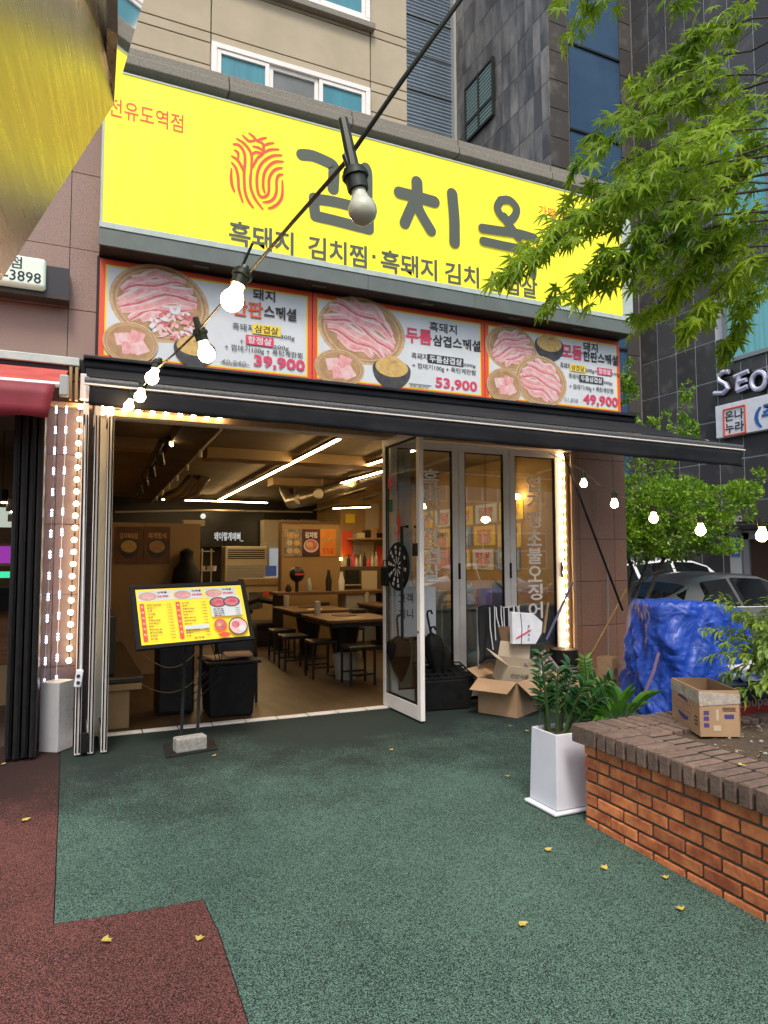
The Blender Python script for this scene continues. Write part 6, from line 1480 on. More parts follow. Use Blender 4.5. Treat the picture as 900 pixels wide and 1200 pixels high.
for j in range(NT):
    for i in range(NA): fs.append((j*NA+i, j*NA+(i+1) % NA, (j+1)*NA+(i+1) % NA, (j+1)*NA+i))
MB().add(vs, fs).build('tarp_cloth', m_tarp, tp, smooth='all')
b = MB(); b.tube([PY(772, 765, 4.55), PY(765, 790, 4.55), PY(748, 830, 4.6)], .014, 6); 
tag(b.build('dusty_strap', mat('dusty_mauve', (.2, .12, .2), .8)), 'dusty strap running down the front of the blue tarpaulin', 'strap')

# ================================================================ BUSH TREE BEHIND THE AWNING
def crown(par, blobs, n, L_, m, name='foliage', w=.5, stuff=True, zmin=-9):
    b = MB()
    tot = sum(r[3] for r in blobs)
    for (cx, cy, cz, wt, rx, ry, rz_) in blobs:
        for i in range(int(n*wt/tot)):
            while True:
                q = V((R_.uniform(-1, 1), R_.uniform(-1, 1), R_.uniform(-1, 1)))
                if q.length < 1: break
            q = q.normalized()*(q.length**.45)
            p_ = V((cx+q.x*rx, cy+q.y*ry, cz+q.z*rz_))
            if noise.noise(p_*3.0) < -.2 or noise.noise(p_*8.0) < -.22 or p_.z < zmin: continue
            d_ = (q+V((R_.gauss(0, .6), R_.gauss(0, .6), R_.gauss(.2, .6)))).normalized()
            s = d_.orthogonal().normalized(); l = L_*R_.uniform(.7, 1.2)
            sd_ = (s*math.cos(R_.random()*6)+d_.cross(s)*math.sin(R_.random()*6)).normalized()*l*w*.5
            b.add([p_, p_+d_*l*.5+sd_, p_+d_*l, p_+d_*l*.5-sd_], [(0, 1, 2), (0, 2, 3)])
    o = b.build(name, m, par, smooth=False)
    if stuff: o['kind'] = 'stuff'
    return o
bu = thing('privet_tree', 'dense small leaved green bush tree rising behind the awning end', 'tree', (7.4, 7.6, -.15))
blobs = [(6.9, 7.6, 2.15, 2, .6, .5, .45), (7.5, 7.5, 2.2, 3, .7, .6, .5), (8.0, 7.4, 2.25, 2.5, .6, .5, .42), (8.6, 7.2, 2.2, 2, .55, .45, .33), (7.2, 7.6, 1.75, 2, .6, .5, .35), (8.1, 7.5, 1.7, 1.3, .5, .4, .25), (8.9, 7.0, 2.45, .5, .28, .2, .16), (6.75, 7.6, 2.9, .9, .30, .3, .75), (7.25, 7.6, 2.9, .4, .25, .25, .45), (7.95, 7.5, 3.05, .5, .12, .12, .62), (7.75, 7.5, 2.75, .3, .3, .2, .3), (6.7, 7.7, 3.5, .25, .1, .1, .4)]
crown(bu, blobs+[(*PY(u_, v_, 7.45), w2, r1, .1, r2) for u_, v_, w2, r1, r2 in ((804, 505, .5, .22, .22), (805, 478, .35, .13, .2), (805, 458, .12, .05, .14), (735, 500, .5, .22, .25), (738, 465, .35, .10, .25), (734, 435, .2, .08, .2), (762, 505, .25, .12, .18), (783, 512, .2, .08, .15), (880, 575, .4, .22, .14), (888, 558, .12, .06, .12))]+[(7.0, 7.5, 1.9, 2, .5, .4, .4), (7.7, 7.3, 1.95, 3, .7, .45, .42), (8.5, 7.1, 1.85, 2, .5, .4, .3)], 34000, .062, m_bushl, w=.6)
for P, r0 in (([(7.2, 7.6, -.15), (7.15, 7.6, .6), (7.3, 7.55, 1.3), (7.0, 7.6, 2.0)], .05), ([(7.25, 7.6, -.15), (7.4, 7.55, .7), (7.75, 7.5, 1.35), (8.2, 7.45, 2.1)], .045), ([(7.3, 7.6, .8), (7.5, 7.5, 1.4), (7.6, 7.5, 2.4)], .03), ([(7.1, 7.6, -.15), (6.95, 7.6, .8), (6.8, 7.6, 1.5), (6.8, 7.6, 2.6)], .03), ([(7.9, 7.5, 1.8), (7.95, 7.5, 3.3)], .012), ([(7.15, 7.6, 1.0), (7.6, 7.4, 1.3), (7.9, 7.3, 1.35)], .015)):
    MB().tube(P, r0, 7, r1=r0*.4).build('trunk' if r0 > .035 else 'branch', m_bark, bu, smooth=True)

# ================================================================ PLANTER SHRUB (right edge)
nsr = thing('planter_shrub', 'light green shrub with narrow drooping leaves growing in the planter at the right edge', 'shrub', (3.95, 2.75, .52))
tips = [(700, 3.0, 838), (712, 2.9, 858), (722, 3.0, 880), (735, 2.95, 822), (752, 2.9, 845), (768, 2.9, 830), (770, 2.8, 862), (790, 2.8, 880), (748, 2.8, 893), (725, 2.9, 905), (712, 3.1, 898), (815, 2.75, 870), (800, 2.7, 900), (758, 2.9, 872), (780, 3.1, 905), (738, 3.0, 862), (745, 3.05, 915), (770, 2.9, 925), (728, 2.8, 890), (742, 2.75, 905), (760, 2.7, 890), (700, 2.9, 905), (775, 2.85, 900), (808, 2.7, 890), (718, 2.95, 865), (790, 2.95, 850)]
base = V((4.1, 2.85, .52)); leafb = MB()
for (v, y, u) in tips:
    tip = PY(u, v, y-.05); mid = base.lerp(tip, .55)+V((0, 0, .13+R_.uniform(0, .05)))
    P = [base+(mid-base)*t*1.0+V((0, 0, .05*math.sin(math.pi*t))) for t in (0, .25, .5, .75, 1)]+[mid.lerp(tip, t)+V((0, 0, .03*math.sin(math.pi*t))) for t in (.33, .66, 1)]
    MB().tube(P, .004, 5, r1=.0012).build('twig', m_stem, nsr)
    for i in range(58):
        t = R_.uniform(.25, 1)*(len(P)-1); k = min(int(t), len(P)-2); q = P[k].lerp(P[k+1], t-k)
        d_ = (P[k+1]-P[k]).normalized()+V((R_.gauss(0, .8), R_.gauss(0, .5), R_.gauss(-.25, .45)))
        st2 = q+d_.normalized()*.025
        leaflet(leafb, st2, d_+V((0, 0, -.5)), V((0, 0, 1))+d_*.1, R_.uniform(.045, .075), R_.uniform(.014, .022), .7)
leafb.build('leaves', m_nandina, nsr, smooth='all')['kind'] = 'stuff'

# ================================================================ MAPLE OVERHEAD (right)
def maple_leaf_mesh():
    lob = [(0, 1.0), (38, .92), (-38, .92), (78, .72), (-78, .72), (118, .42), (-118, .42)]
    lob.sort(key=lambda q: q[0])
    vs = [V((0, 0, 0))]; fs = []
    P = []
    for i, (a, L_) in enumerate(lob):
        ar = math.radians(a)
        if i: 
            am = math.radians((a+lob[i-1][0])/2); P.append(V((math.sin(am)*.26, math.cos(am)*.26, .01)))
        s = V((math.cos(ar), -math.sin(ar), 0)); d_ = V((math.sin(ar), math.cos(ar), 0))
        P += [d_*L_*.52-s*.085*L_+V((0, 0, .0)), d_*L_+V((0, 0, -.16*L_)), d_*L_*.52+s*.085*L_]
    vs += P; n = len(P)
    for i in range(n-1): fs.append((0, i+1, i+2))
    return vs, fs
MV, MF = maple_leaf_mesh()
mp_ = thing('maple_tree', 'maple branches with bright green pointed leaves hanging in from the upper right', 'tree', (3.9, 1.6, .5))
trunk = [(3.95, 1.55, .45), (3.9, 1.6, 1.6), (3.8, 1.7, 2.8), (3.6, 1.9, 4.0), (3.3, 2.2, 5.2)]
MB().tube(trunk, .085, 10, r1=.04).build('trunk', m_bark, mp_, smooth=True)
me_l = bpy.data.meshes.new('leaf'); me_l.from_pydata([tuple(v) for v in MV], [], MF); me_l.materials.append(m_maple)
sprays = [ # tip px (u, v), tip y, start px, start y, leaves
 ((598, 318), 2.75, (900, 170), 2.3, 30), ((578, 330), 2.8, (800, 232), 2.6, 20), ((640, 352), 2.75, (860, 250), 2.4, 26), ((675, 340), 2.7, (905, 262), 2.3, 28), ((742, 378), 2.75, (905, 290), 2.4, 26), ((612, 292), 2.9, (880, 205), 2.5, 26),
 ((660, 235), 2.9, (905, 130), 2.5, 28), ((672, 190), 2.8, (860, 110), 2.6, 22), ((690, 160), 2.9, (880, 60), 2.6, 22), ((740, 100), 2.9, (905, 20), 2.5, 26), ((780, 75), 2.8, (905, -5), 2.5, 20), ((760, 130), 2.8, (905, 90), 2.4, 26), ((640, 265), 2.7, (850, 190), 2.5, 24), ((700, 300), 2.6, (905, 215), 2.2, 32),
 ((790, 340), 2.6, (905, 240), 2.3, 30), ((800, 392), 2.6, (905, 300), 2.3, 26), ((850, 408), 2.6, (915, 330), 2.4, 20), ((705, 250), 3.0, (905, 190), 2.8, 30), ((820, 300), 2.9, (915, 250), 2.7, 22), ((650, 2), 2.6, (760, -60), 2.4, 7), ((690, 20), 2.6, (760, -70), 2.4, 6), ((665, 38), 2.65, (740, -60), 2.4, 7), ((786, 2), 2.6, (830, -50), 2.4, 7), ((815, 160), 3.0, (915, 110), 2.8, 26), ((720, 225), 2.5, (905, 150), 2.2, 26), ((760, 265), 3.1, (915, 205), 2.9, 26), ((770, 195), 2.6, (915, 140), 2.4, 28), ((850, 215), 2.6, (925, 160), 2.4, 22), ((740, 330), 3.0, (915, 270), 2.8, 26), ((860, 340), 2.9, (925, 300), 2.8, 18)]
leaves_ = []; NM = 2.7
for (tu, tv), ty, (su, sv), sy, n in sprays:
    tip, st = PY(tu, tv, ty), PY(su, sv, sy)
    P = [st.lerp(tip, t)+V((0, 0, .10*math.sin(math.pi*t)*(1-.3*t)))+V((noise.noise(V((t*3, tu*.1, 0)))*.05, 0, noise.noise(V((t*3, tu*.1, 5)))*.04)) for t in [k/7 for k in range(8)]]
    # join to the trunk outside the picture
    zt2 = min(4.9, max(1.8, st.z-.25)); tr_ = None
    for a, c in zip(trunk, trunk[1:]):
        if a[2] <= zt2 <= c[2]: tr_ = V(a).lerp(V(c), (zt2-a[2])/(c[2]-a[2]))
    if tr_ is None: tr_ = V(trunk[-1])
    MB().tube([tr_, tr_.lerp(st, .5)+V((0, 0, .08))]+P, [.014, .009]+[.0055-.0005*k for k in range(8)], 6).build('branch', m_bark, mp_, smooth=True)
    for i in range(int(n*NM)):
        t = .06+.94*(i/(n*NM-1))**.85; q = t*7; k = min(int(q), 6); p_ = P[k].lerp(P[k+1], q-k); td = (P[k+1]-P[k]).normalized()
        side = td.cross(V((0, 0, 1))).normalized()*R_.choice((-1, 1))
        d_ = (td*R_.uniform(.3, 1)+side*R_.uniform(.1, .9)+V((0, 0, R_.uniform(-.7, .0)))).normalized() if i < n*NM-1.5 else td
        pet = p_+d_*R_.uniform(.02, .20)*(1.05-t*.6)*(1 if i < n*NM*.95 else .3)+V((0, 0, R_.gauss(0, .03)))
        leaves_.append((pet, (d_+V((-.15, .1, -.55))).normalized(), R_.uniform(.068, .108), p_))
def leaf_matrix(p_, d_, s):
    y = d_; n = V((R_.gauss(0, .35), R_.gauss(-.2, .35), 1)); x = y.cross(n).normalized(); z = x.cross(y).normalized()
    return Matrix(((x.x*s, y.x*s, z.x*s, p_.x), (x.y*s, y.y*s, z.y*s, p_.y), (x.z*s, y.z*s, z.z*s, p_.z), (0, 0, 0, 1)))
leaves_.sort(key=lambda q: -(q[2]/(q[0]-EYEP).length) if 0 else R_.random())
petb = MB(); rest = MB(); inv = world(mp_).inverted(); nl = 0
for p_, d_, s, b0 in leaves_:
    M_ = leaf_matrix(p_, d_, s)
    petb.add([b0, b0+V((.0012, 0, .0012)), p_], [(0, 1, 2)])
    if nl < 300:
        o = bpy.data.objects.new('leaf', me_l); COL.objects.link(o); o.parent = mp_; o.matrix_basis = inv @ M_; nl += 1
    else: rest.add([M_ @ v for v in MV], MF)
rest.build('foliage', m_maple, mp_)['kind'] = 'stuff'
petb.build('leaf_stalks', m_stem, mp_)['kind'] = 'stuff'

# ================================================================ DARK TILED BUILDING
db = thing('tiled_building', 'tall building clad in dark stone tiles with a blue glass strip, behind the shop', 'building', (14, 15, -.15))
def tilefield(o_, ua, us, zs, nrm, m, jm, jw=.012, depth=.03, skip=None, name='stone_tile'):
    """tiles on a vertical plane: o_ origin, ua unit along, us breaks along, zs breaks up"""
    o_, ua, nrm = V(o_), V(ua), V(nrm)
    for i in range(len(us)-1):
        for j in range(len(zs)-1):
            if skip and skip((us[i]+us[i+1])/2, (zs[j]+zs[j+1])/2): continue
            P = [o_+ua*(us[a]+s*jw)+V((0, 0, zs[c]+t*jw)) for a, c, s, t in ((i, j, 1, 1), (i+1, j, -1, 1), (i+1, j+1, -1, -1), (i, j+1, 1, -1))]
            MB().prism(P, nrm*-depth).build(name, m, db)
def steps(a, b_, n): return [a+(b_-a)*k/n for k in range(n+1)]
WX = 14.0
# wing: plane x = 14, from y = 14 towards the street; tiles as pieces where they are seen
yw = [0, .6, 1.2, 1.8, 2.4, 3.05, 3.7, 4.4, 5.1, 5.8]
zw = [-.15+.98*k for k in range(0, 23)]
def wskip(u, z): return (u > 2.45 and 6.3 < z < 8.1) or (u > 2.95 and z < 2.1)
tilefield((WX, 14.0, 0), (0, -1, 0), yw, zw, (-1, 0, 0), m_tile, m_tilej, jw=.016, skip=wskip)
MB().box((WX+.018, 2, -.15), (WX+.4, 14.3, 26)).build('wing_core', m_tilej, db)
MB().box((WX-.0, 2, 8.3), (WX+.017, 8.15, 26)).build('far_cladding', m_tile, db)
# recess front: plane y = 14
xf = [11.12, 11.75]
tilefield((0, 14.0, 0), (1, 0, 0), xf, [-.15+.79*k for k in range(4, 29)], (0, -1, 0), m_tile, m_tilejd)
xq = PY(729, 200, 14).x
tilefield((0, 14.0, 0), (1, 0, 0), [xq, WX-.01], [-.15+.79*k for k in range(0, 29)], (0, -1, 0), m_tile, m_tilejd)
MB().box((11.16, 14.032, -.15), (WX-.001, 14.3, 26)).build('recess_core', m_tilejd, db)
xg = PY(679, 100, 14).x
for k, (z0, z1) in enumerate(((-.1, 5.3), (5.36, 7.05), (7.11, 8.3), (8.36, 10.4), (10.46, 12.8), (12.86, 15.2), (15.26, 17.6), (17.66, 20), (20.06, 23))):
    MB().box((11.77, 13.99, z0), (xq-.02, 14.01, z1)).build('glass_panel', m_blueglass, db)
    MB().box((11.76, 13.95, z1), (xq-.01, 14.01, z1+.055)).build('transom', m_dark, db)
# side face x = 11.1 going back from y = 14 to 19.5
ys = [0, .33, .66, 1.0, 1.35, 1.75, 2.15, 2.6, 3.1, 3.6, 4.2, 4.9, 5.6]
def sskip(u, z): return 2.65 < u < 4.2 and 9.3 < z < 12.2
m_tile2 = mat('stained_stone_tile', (.065, .058, .054), .42, c2=(.24, .22, .2), scale=1.6, amt=.54, contrast=.25, rand=.2, bump=.05, bscale=40, stretch=(1, 1, .35))
tilefield((11.1, 14.0, 0), (0, 1, 0), ys, [6.0+1.0*k for k in range(20)], (-1, 0, 0), m_tile2, m_tilejd, jw=.008, skip=None)
MB().box((11.119, 14.035, -.15), (11.159, 19.6, 26)).build('side_core', m_tilejd, db)
MB().box((11.16, 19.3, -.15), (16, 19.5, 26)).build('rear_wall', m_tilejd, db)
# window on the side face
P = [PX(u, v, 11.07) for u, v in ((546, 105), (579, 66), (579, 136), (546, 170))]
zt_, zb_ = (P[0].z+P[1].z)/2, (P[2].z+P[3].z)/2; yA, yB = P[1].y, P[0].y
wd = MB()
for y_ in (yA, yB-.07, (yA+yB)/2-.03): wd.box((11.0, y_, zb_), (11.07, y_+.07, zt_))
for z_ in (zb_, zt_-.08, zb_+(zt_-zb_)*.3): wd.box((11.005, yA+.071, z_), (11.069, yB-.071, z_+.07))
wfr = wd.build('window', m_dark, db)
MB().box((11.04, yA, zb_), (11.05, yB, zt_)).build('pane', mat('green_grey_glass', (.05, .09, .08), .1, c2=(.1, .14, .12), scale=2), wfr)
for k in range(14): MB().box((11.03, yA+.08, zb_+.12+k*(zt_-zb_-.2)/14), (11.038, yB-.08, zb_+.12+k*(zt_-zb_-.2)/14+.06)).build('blind_slat', mat('blind_slat_paint', (.18, .26, .24), .5) if k == 0 else bpy.data.materials['blind_slat_paint'], wfr)
# wing windows with teal glass
def wwin(y0, y1, z0, z1, nm=2):
    wd = MB(); t = .09
    wd.box((WX-.06, y0, z0), (WX+.01, y1, z0+t)); wd.box((WX-.06, y0, z1-t), (WX+.01, y1, z1)); wd.box((WX-.06, y0, z0+t), (WX+.01, y0+t, z1-t)); wd.box((WX-.06, y1-t, z0+t), (WX+.01, y1, z1-t))
    w = wd.build('window', mat('grey_window_frame', (.25, .26, .27), .35, metal=.4) if 'grey_window_frame' not in bpy.data.materials else bpy.data.materials['grey_window_frame'], db)
    for k in range(nm):
        a = y0+t+(y1-y0-2*t)*k/nm; c = y0+t+(y1-y0-2*t)*(k+1)/nm
        MB().box((WX-.02, a+.03, z0+t), (WX-.01, c-.03, z1-t)).build('pane', m_tealglass, w)
        MB().box((WX-.045, c-.029, z0+t), (WX-.0, c+.029, z1-t)).build('mullion', bpy.data.materials['grey_window_frame'], w)
wwin(8.6, 11.35, 6.05, 7.75); wwin(6.0, 8.3, 6.05, 7.75); wwin(7.6, 11.35, 9.0, 11.4, 3)
# ground floor door bay
wd = MB(); wd.box((WX-.08, 8.8, -.15), (WX+.01, 8.95, 2.05)); wd.box((WX-.08, 10.85, -.15), (WX+.01, 11.0, 2.05)); wd.box((WX-.08, 8.8, 1.9), (WX+.01, 11.0, 2.1)); dr = wd.build('door', bpy.data.materials['grey_window_frame'], db)
MB().box((WX-.03, 8.95, -.14), (WX-.02, 10.85, 1.9)).build('pane', mat('brown_glass', (.05, .03, .02), .08), dr)
MB().box((WX-.04, 2.0, -.15), (WX+.005, 8.79, 2.5)).build('plinth', mat('grey_stone', (.13, .13, .13), .5), db)
MB().box((WX-.35, 6.0, 2.12), (WX-.001, 11.6, 2.3)).build('door_canopy', m_dark, db)
# signs on the wing
s1 = thing('wing_sign', 'white sign board with red square logo and blue lettering on the dark tiled wing', 'sign', (13.8, 10, 4.2))
P = [PX(u, v, 13.82) for u, v in ((838, 476.5), (840, 514))]; y0 = P[0].y
MB().box((13.82, 5.0, P[1].z), (13.98, y0, P[0].z)).build('board', m_foam, s1, bevel=.01)
b = MB(); a, c = PX(848, 479, 13.815), PX(874, 504, 13.815); z1_, z0_ = a.z-.03, a.z-.03-.62; yl, yr = a.y, c.y
for q in (((yl, z1_), (yr, z1_)), ((yr, z1_), (yr, z0_)), ((yr, z0_), (yl, z0_)), ((yl, z0_), (yl, z1_))): b.tube([(13.812, *q[0]), (13.812, *q[1])], .02, 4)
b.build('red_logo_square', m_red, s1)
def wtext(par, s, y0, z, w, h, m, nm, x=13.81, bold=.02, skew=0, th=0):
    b = MB(); put_text(b, s, (x, y0, z), (0, -1, 0), UZ, w=w, h=h, bold=bold, skew=skew)
    if th:
        n = len(b.v); ec = {}
        for q in b.f:
            for a, c in zip(q, q[1:]+q[:1]): ec[(a, c)] = ec.get((a, c), 0)+1
        bd = [(a, c) for (a, c) in ec if (c, a) not in ec]; vf = list(b.v); ff = list(b.f)
        b2 = MB(); b2.add(vf+[p_+V((th, 0, 0)) for p_ in vf], ff+[tuple(i+n for i in reversed(q)) for q in ff]+[(c, a, a+n, c+n) for a, c in bd]); return b2.build(nm, m, par)
    return b.build(nm, m, par)
dy = yl-yr
wtext(s1, '온나', yl-.05*dy, z0_+.33, dy*.88, .24, m_ink2, 'logo_text'); wtext(s1, '누라', yl-.05*dy, z0_+.05, dy*.88, .24, m_ink2, 'logo_text')
m_bluep = mat('blue_print', (.03, .12, .4), .5)
q = PX(884, 497, 13.81); wtext(s1, '(주)온나라', q.y, q.z-.10, 2.6, .52, m_bluep, 'blue_lettering', bold=.03)
s2 = thing('wing_sign', 'raised silver italic capital letters above the white board on the dark wing', 'sign', (13.9, 11, 5.2))
q = PX(836, 464, 13.85); m_silver = mat('silver_letter', (.62, .62, .78), .3, metal=.2)
def wl(u, v): return PX(703+u/4.569, 398+v/4.569, 13.86)
for strokes_ in ([[(692, 172), (662, 172), (635, 195), (640, 220), (672, 238), (686, 262), (660, 286), (612, 288)]], [[(752, 178), (740, 225), (736, 274)], [(722, 200), (795, 168)], [(738, 230), (784, 214)], [(736, 274), (792, 250)]], [[(850+38*math.cos(t), 220-(46*math.sin(t)+8*math.cos(t))) for t in [k*math.pi/8 for k in range(17)]]], [[(915, 150), (908, 200), (925, 235), (955, 225), (965, 180), (968, 135)]]):
    b = MB(); bk = MB()
    for st2 in strokes_: b.tube([wl(*q) for q in st2], .055, 8); bk.tube([wl(*q)+V((.07, 0, 0)) for q in st2], .065, 6)
    b.build('letter', m_silver, s2, smooth=True); bk.build('letter_back', m_dark, s2)
for k, (v0, v1, l, tx) in enumerate(((628, 641, 'blue security plate on the grey door jamb of the dark wing, upper one', 'ADT'), (643, 652, 'small blue plate under the security plate on the dark wing', '19'))):
    a, c = PX(856.5, v0, 13.9), PX(866.5, v1, 13.9); o = tag(MB().box((13.9, c.y, c.z), (13.93, a.y, a.z)).build('plate', m_bluep, bevel=.01), l, 'plate'); 
    b = MB(); put_text(b, tx, (13.898, a.y-.06, (a.z+c.z)/2-.04), (0, -1, 0), UZ, w=(a.y-c.y)-.12, h=.13, bold=.03); b.build('plate_text', m_foam, o)
MB().box((13.931, PX(868, 640, 13.93).y, -.15), (13.999, PX(855, 640, 13.93).y, 2.45)).build('grey_jamb', m_greyp, db)

# ================================================================ CORRUGATED BUILDING
cb_ = thing('corrugated_building', 'pale blue grey building clad in horizontal corrugated metal between the beige and dark ones', 'building', (9.8, 19, -.15))
vs = []; fs = []; z = 5.0; k = 0
for z_i in range(640):
    z = 5+z_i*.03; y = 18.9+.022*math.sin(z_i*math.pi*2/4.0)
    vs += [(8.6, y, z), (11.05, y, z)]
for i in range(639): fs.append((2*i, 2*i+1, 2*i+3, 2*i+2))
MB().add(vs, fs).build('corrugated_cladding', m_siding, cb_, smooth='all'); MB().box((8.6, 19.0, -.15), (11.05, 19.4, 24.1)).build('wall_core', m_siding, cb_)
for k in range(15): MB().box((8.6, 18.86, 5.2+k*1.25), (11.05, 18.9, 5.24+k*1.25)).build('seam_flashing', m_alud, cb_)
MB().box((11.0, 18.7, -.15), (11.09, 18.99, 24.1)).build('corner_post', m_greyp, cb_)

# ================================================================ CARS
def car(label, loc, rz, paint, L_=4.7, Wd=1.86, H=1.44, suv=False, roofm=None):
    t_ = thing('parked_car', label, 'car', loc, rz, group='cars parked in the side alley')
    hw = Wd/2; belt = .92 if not suv else 1.06
    # x, top z, belt z, half width, roof half width
    S_ = [(-L_/2, .62, .58, hw*.78, .5), (-L_/2+.12, .95, .80, hw*.9, .6), (-L_/2+.5, 1.04 if not suv else 1.25, belt, hw*.97, .6), (-L_/2+.95, 1.16 if not suv else H-.10, belt+.02, hw, .58), (-L_/2+1.5, H-.06, belt, hw, .60), (-.25, H, belt-.02, hw, .62), (.35, H-.03, belt-.03, hw, .62), (.75, H-.14, belt-.04, hw, .61), (1.1, 1.15 if not suv else 1.28, belt-.05, hw, .64), (1.42, belt+.05, belt-.06, hw*.99, .70), (L_/2-.5, belt-.08, belt-.13, hw*.95, .66), (L_/2-.12, belt-.2, belt-.24, hw*.86, .6), (L_/2, .56, .52, hw*.76, .5)]
    def ring(st):
        x, zt_, zb_, w, rw_ = st
        return [(x, 0, zt_), (x, rw_*.6, zt_-.012), (x, rw_*.95, zt_-.05), (x, w*.955, zb_), (x, w, zb_-.12), (x, w*.99, .42), (x, w*.93, .24), (x, 0, .22)]
    vs = []; fs = []; n = 8
    for st in S_:
        r_ = ring(st); vs += r_+[(p_[0], -p_[1], p_[2]) for p_ in r_[1:7]][::-1]
    m_ = 14
    for i in range(len(S_)-1):
        for k in range(m_): fs.append((i*m_+k, i*m_+(k+1) % m_, (i+1)*m_+(k+1) % m_, (i+1)*m_+k))
    fs += [tuple(range(m_)), tuple(range((len(S_)-1)*m_, len(S_)*m_))]
    body = MB().add(vs, fs).build('body', paint, t_, local=True, smooth=True)
    def lerp_st(x):
        for a, c in zip(S_, S_[1:]):
            if a[0] <= x <= c[0]: t = (x-a[0])/(c[0]-a[0]); return [a[k]+(c[k]-a[k])*t for k in range(5)]
    def side(x, f, s, off=.02):
        st = lerp_st(x); r_ = ring(st); a, c = V(r_[3]), V(r_[2]); p_ = a.lerp(c, f); return V((p_.x, s*(p_.y+off), p_.z))
    wins_ = [(-1.35, -.38, 'rear'), (-.30, .62, 'front'), (.68, 1.02, 'q')] if not suv else [(-1.75, -1.1, 'q'), (-1.02, -.22, 'rear'), (-.14, .72, 'front')]
    for s in (-1, 1):
        for x0, x1, nm in wins_:
            xs_ = sorted(set([x0+(x1-x0)*k/5 for k in range(6)]+[st[0] for st in S_ if x0 < st[0] < x1]))
            b = MB()
            for a, c in zip(xs_, xs_[1:]):
                for f0, f1 in ((.10, .5), (.5, .93)): b.poly([side(a, f0, s), side(c, f0, s), side(c, f1, s), side(a, f1, s)])
            b.build('side_window', m_carglass, t_, local=True, smooth='all')
        b = MB(); b.tube([side(x_, .05, s, .008) for x_ in [-1.5+.25*k for k in range(11)]], .009, 5); b.build('window_trim', m_alu, t_, local=True)
        b = MB(); q = side(.95, .12, s, .1); b.cbox(q+V((0, 0, .02)), (.12, .18, .11)); b.build('wing_mirror', paint, t_, local=True, bevel=.03)
        for x_ in (-L_/2+.88, L_/2-.92):
            b = MB(); b.lathe([(.20, -.1), (.33, -.11), (.34, -.06), (.34, .08), (.3, .1)], (x_, s*(hw-.1), .33), 20, ax=(0, 1, 0)); wh = b.build('wheel', m_black, t_, local=True, smooth=True)
            b = MB(); b.lathe([(.22, 0), (.19, .02), (.05, .03)], (x_, s*(hw+.001), .33), 14, ax=(0, s, 0)); b.build('rim', m_alu, wh, local=True)
        b = MB(); b.cbox((L_/2-.16, s*hw*.62, belt-.30), (.16, .34, .12), Matrix.Rotation(-s*.35, 3, 'Z')); b.build('headlight', m_foam, t_, local=True, bevel=.03)
        b = MB(); b.cbox((-L_/2+.06, s*hw*.65, .80), (.1, .32, .1)); b.build('tail_light', m_red, t_, local=True, bevel=.02)
    def top(x, y): 
        st = lerp_st(x); r_ = ring(st); yy = abs(y); 
        a, c = (V(r_[0]), V(r_[1])) if yy <= r_[1][1] else (V(r_[1]), V(r_[2])); t = (yy-a.y)/(c.y-a.y); p_ = a.lerp(c, t); return V((x, y, p_.z+.018))
    for nm, xs_ in (('windscreen', [.55, .75, .93, 1.1, 1.26, 1.4]), ('rear_window', [-L_/2+.62, -L_/2+.95, -L_/2+1.22] if not suv else [-L_/2+.55, -L_/2+.75])):
        b = MB()
        for a, c in zip(xs_, xs_[1:]):
            for k in range(6):
                y0, y1 = -.56+1.12*k/6, -.56+1.12*(k+1)/6; b.poly([top(a, y0), top(c, y0), top(c, y1), top(a, y1)])
        b.build(nm, m_carglass, t_, local=True, smooth='all')
    return t_
m_pd = mat('dark_grey_car_paint', (.12, .125, .135), .3, metal=.3, coat=.6); m_pw = mat('white_car_paint', (.72, .73, .75), .3, coat=1); m_pb = mat('black_car_paint', (.012, .012, .014), .2, coat=1)
car('dark grey saloon car parked behind the blue tarp', (9.25, 7.95, -.15), math.radians(0), m_pd, H=1.43)
car('white estate car with dark roof glass parked behind the grey saloon', (11.2, 10.9, -.15), math.radians(-6), m_pw, L_=4.75, H=1.66, suv=True)
car('black car parked left of the white one behind the pillar', (8.4, 10.7, -.15), math.radians(0), m_pb, H=1.5)

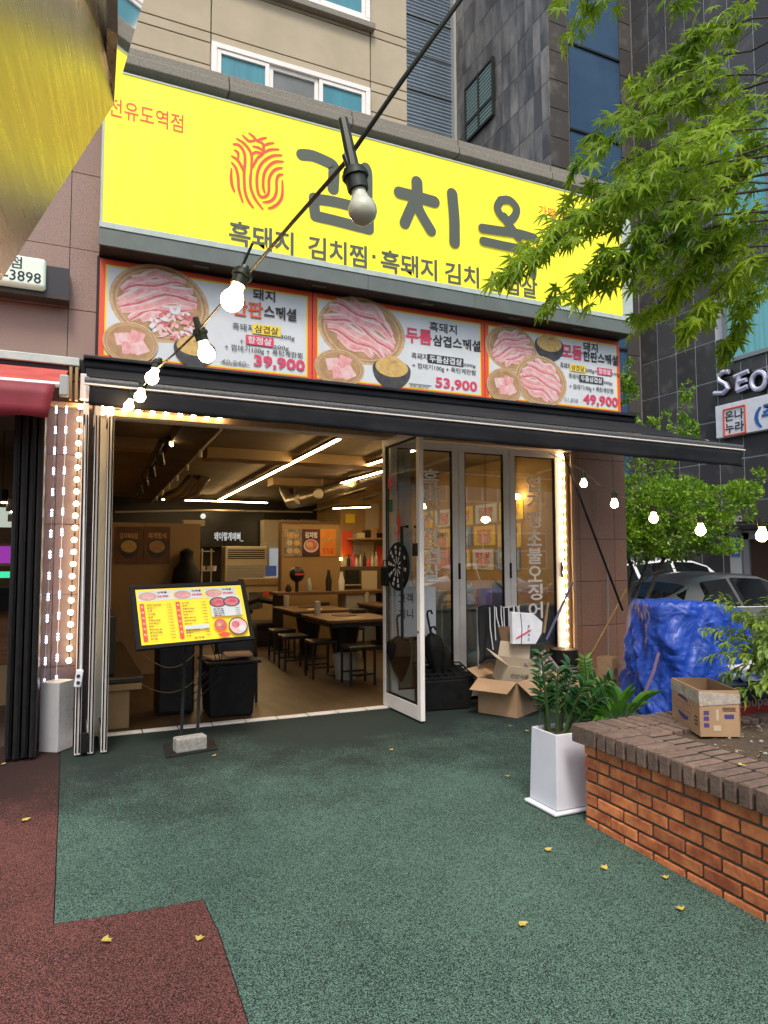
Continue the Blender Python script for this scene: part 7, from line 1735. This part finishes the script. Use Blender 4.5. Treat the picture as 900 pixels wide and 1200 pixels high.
# ================================================================ FALLEN LEAVES
k_ = 0
places = [('beside the menu stand foot', 250, 886), ('in the middle of the green paving', 459, 879), ('near the white pot on the dark paving', 595, 910), ('left on the red paving, larger one', 123, 1103), ('right on the red paving near the corner', 233, 1101), ('at the far left on the red paving', 29, 961), ('between pot and middle on the green paving', 611, 1083), ('at the brick wall foot', 780, 1029), ('close below the brick wall foot', 709, 1018), ('under the planter wall in front of the pot', 641, 996), ('near the lower brick course', 798, 1066), ('by the black door frame', 3, 896), ('by the umbrella crate', 598, 851), ('on the brick capping', 868, 897), ('small one left of the pot', 617, 857)]
for l, u, v in places:
    p_ = PZ(u, v, .006 if 'capping' not in l else .556); s = R_.uniform(.022, .034)*(1.3 if 'larger' in l else 1)
    M_ = Matrix.Translation(p_) @ Matrix.Rotation(R_.uniform(0, 6), 4, 'Z') @ Matrix.Rotation(R_.uniform(-.2, .2), 4, 'X') @ Matrix.Scale(s, 4)
    pts = [V((0, -.5, 0)), V((.55, -.1, .12)), V((.9, .6, .2)), V((.3, .5, .08)), V((0, .95, .15)), V((-.3, .5, .05)), V((-.9, .55, .22)), V((-.5, -.15, .1))]
    b = MB(); b.add([M_ @ (q+V((0, 0, .1))) for q in pts]+[M_ @ (q+V((0, 0, .16))) for q in pts], [tuple(range(8)), tuple(range(15, 7, -1))]+[(i, (i+1) % 8, (i+1) % 8+8, i+8) for i in range(8)])
    tag(b.build('fallen_leaf', m_fallen), 'yellow fallen leaf lying '+l, 'leaf', 'fallen leaves')

# ================================================================ ACROSS THE STREET (seen only in reflections)
ob = thing('office_building', 'grey building with window rows across the street behind the viewer', 'building', (2, -17, -.15))
MB().box((-14, -18, -.15), (34, -17, 9)).build('wall', mat('grey_stucco', (.32, .33, .34), .8), ob)
for i in range(15):
    for j in range(2):
        x = -12+i*3; z = .9+j*3.4
        w = MB().box((x, -17.0, z), (x+1.9, -16.9, z+1.9)).build('window', m_foam, ob)
        for a in range(2):
            for c in range(2): MB().box((x+.08+a*.92, -16.9, z+.08+c*.92), (x+.9+a*.92, -16.88, z+.9+c*.92)).build('pane', m_blueglass, w)
hd = thing('hedge', 'clipped green hedge across the street', 'hedge', (2, -14, -.15))
crown(hd, [(x, -14, .4, 1, .8, .4, .55) for x in range(-8, 26)], 9000, .14, m_bushl)
c_ = car('white car parked across the street behind the viewer', (12.0, -6.5, -.15), math.radians(0), m_pw, H=1.5);
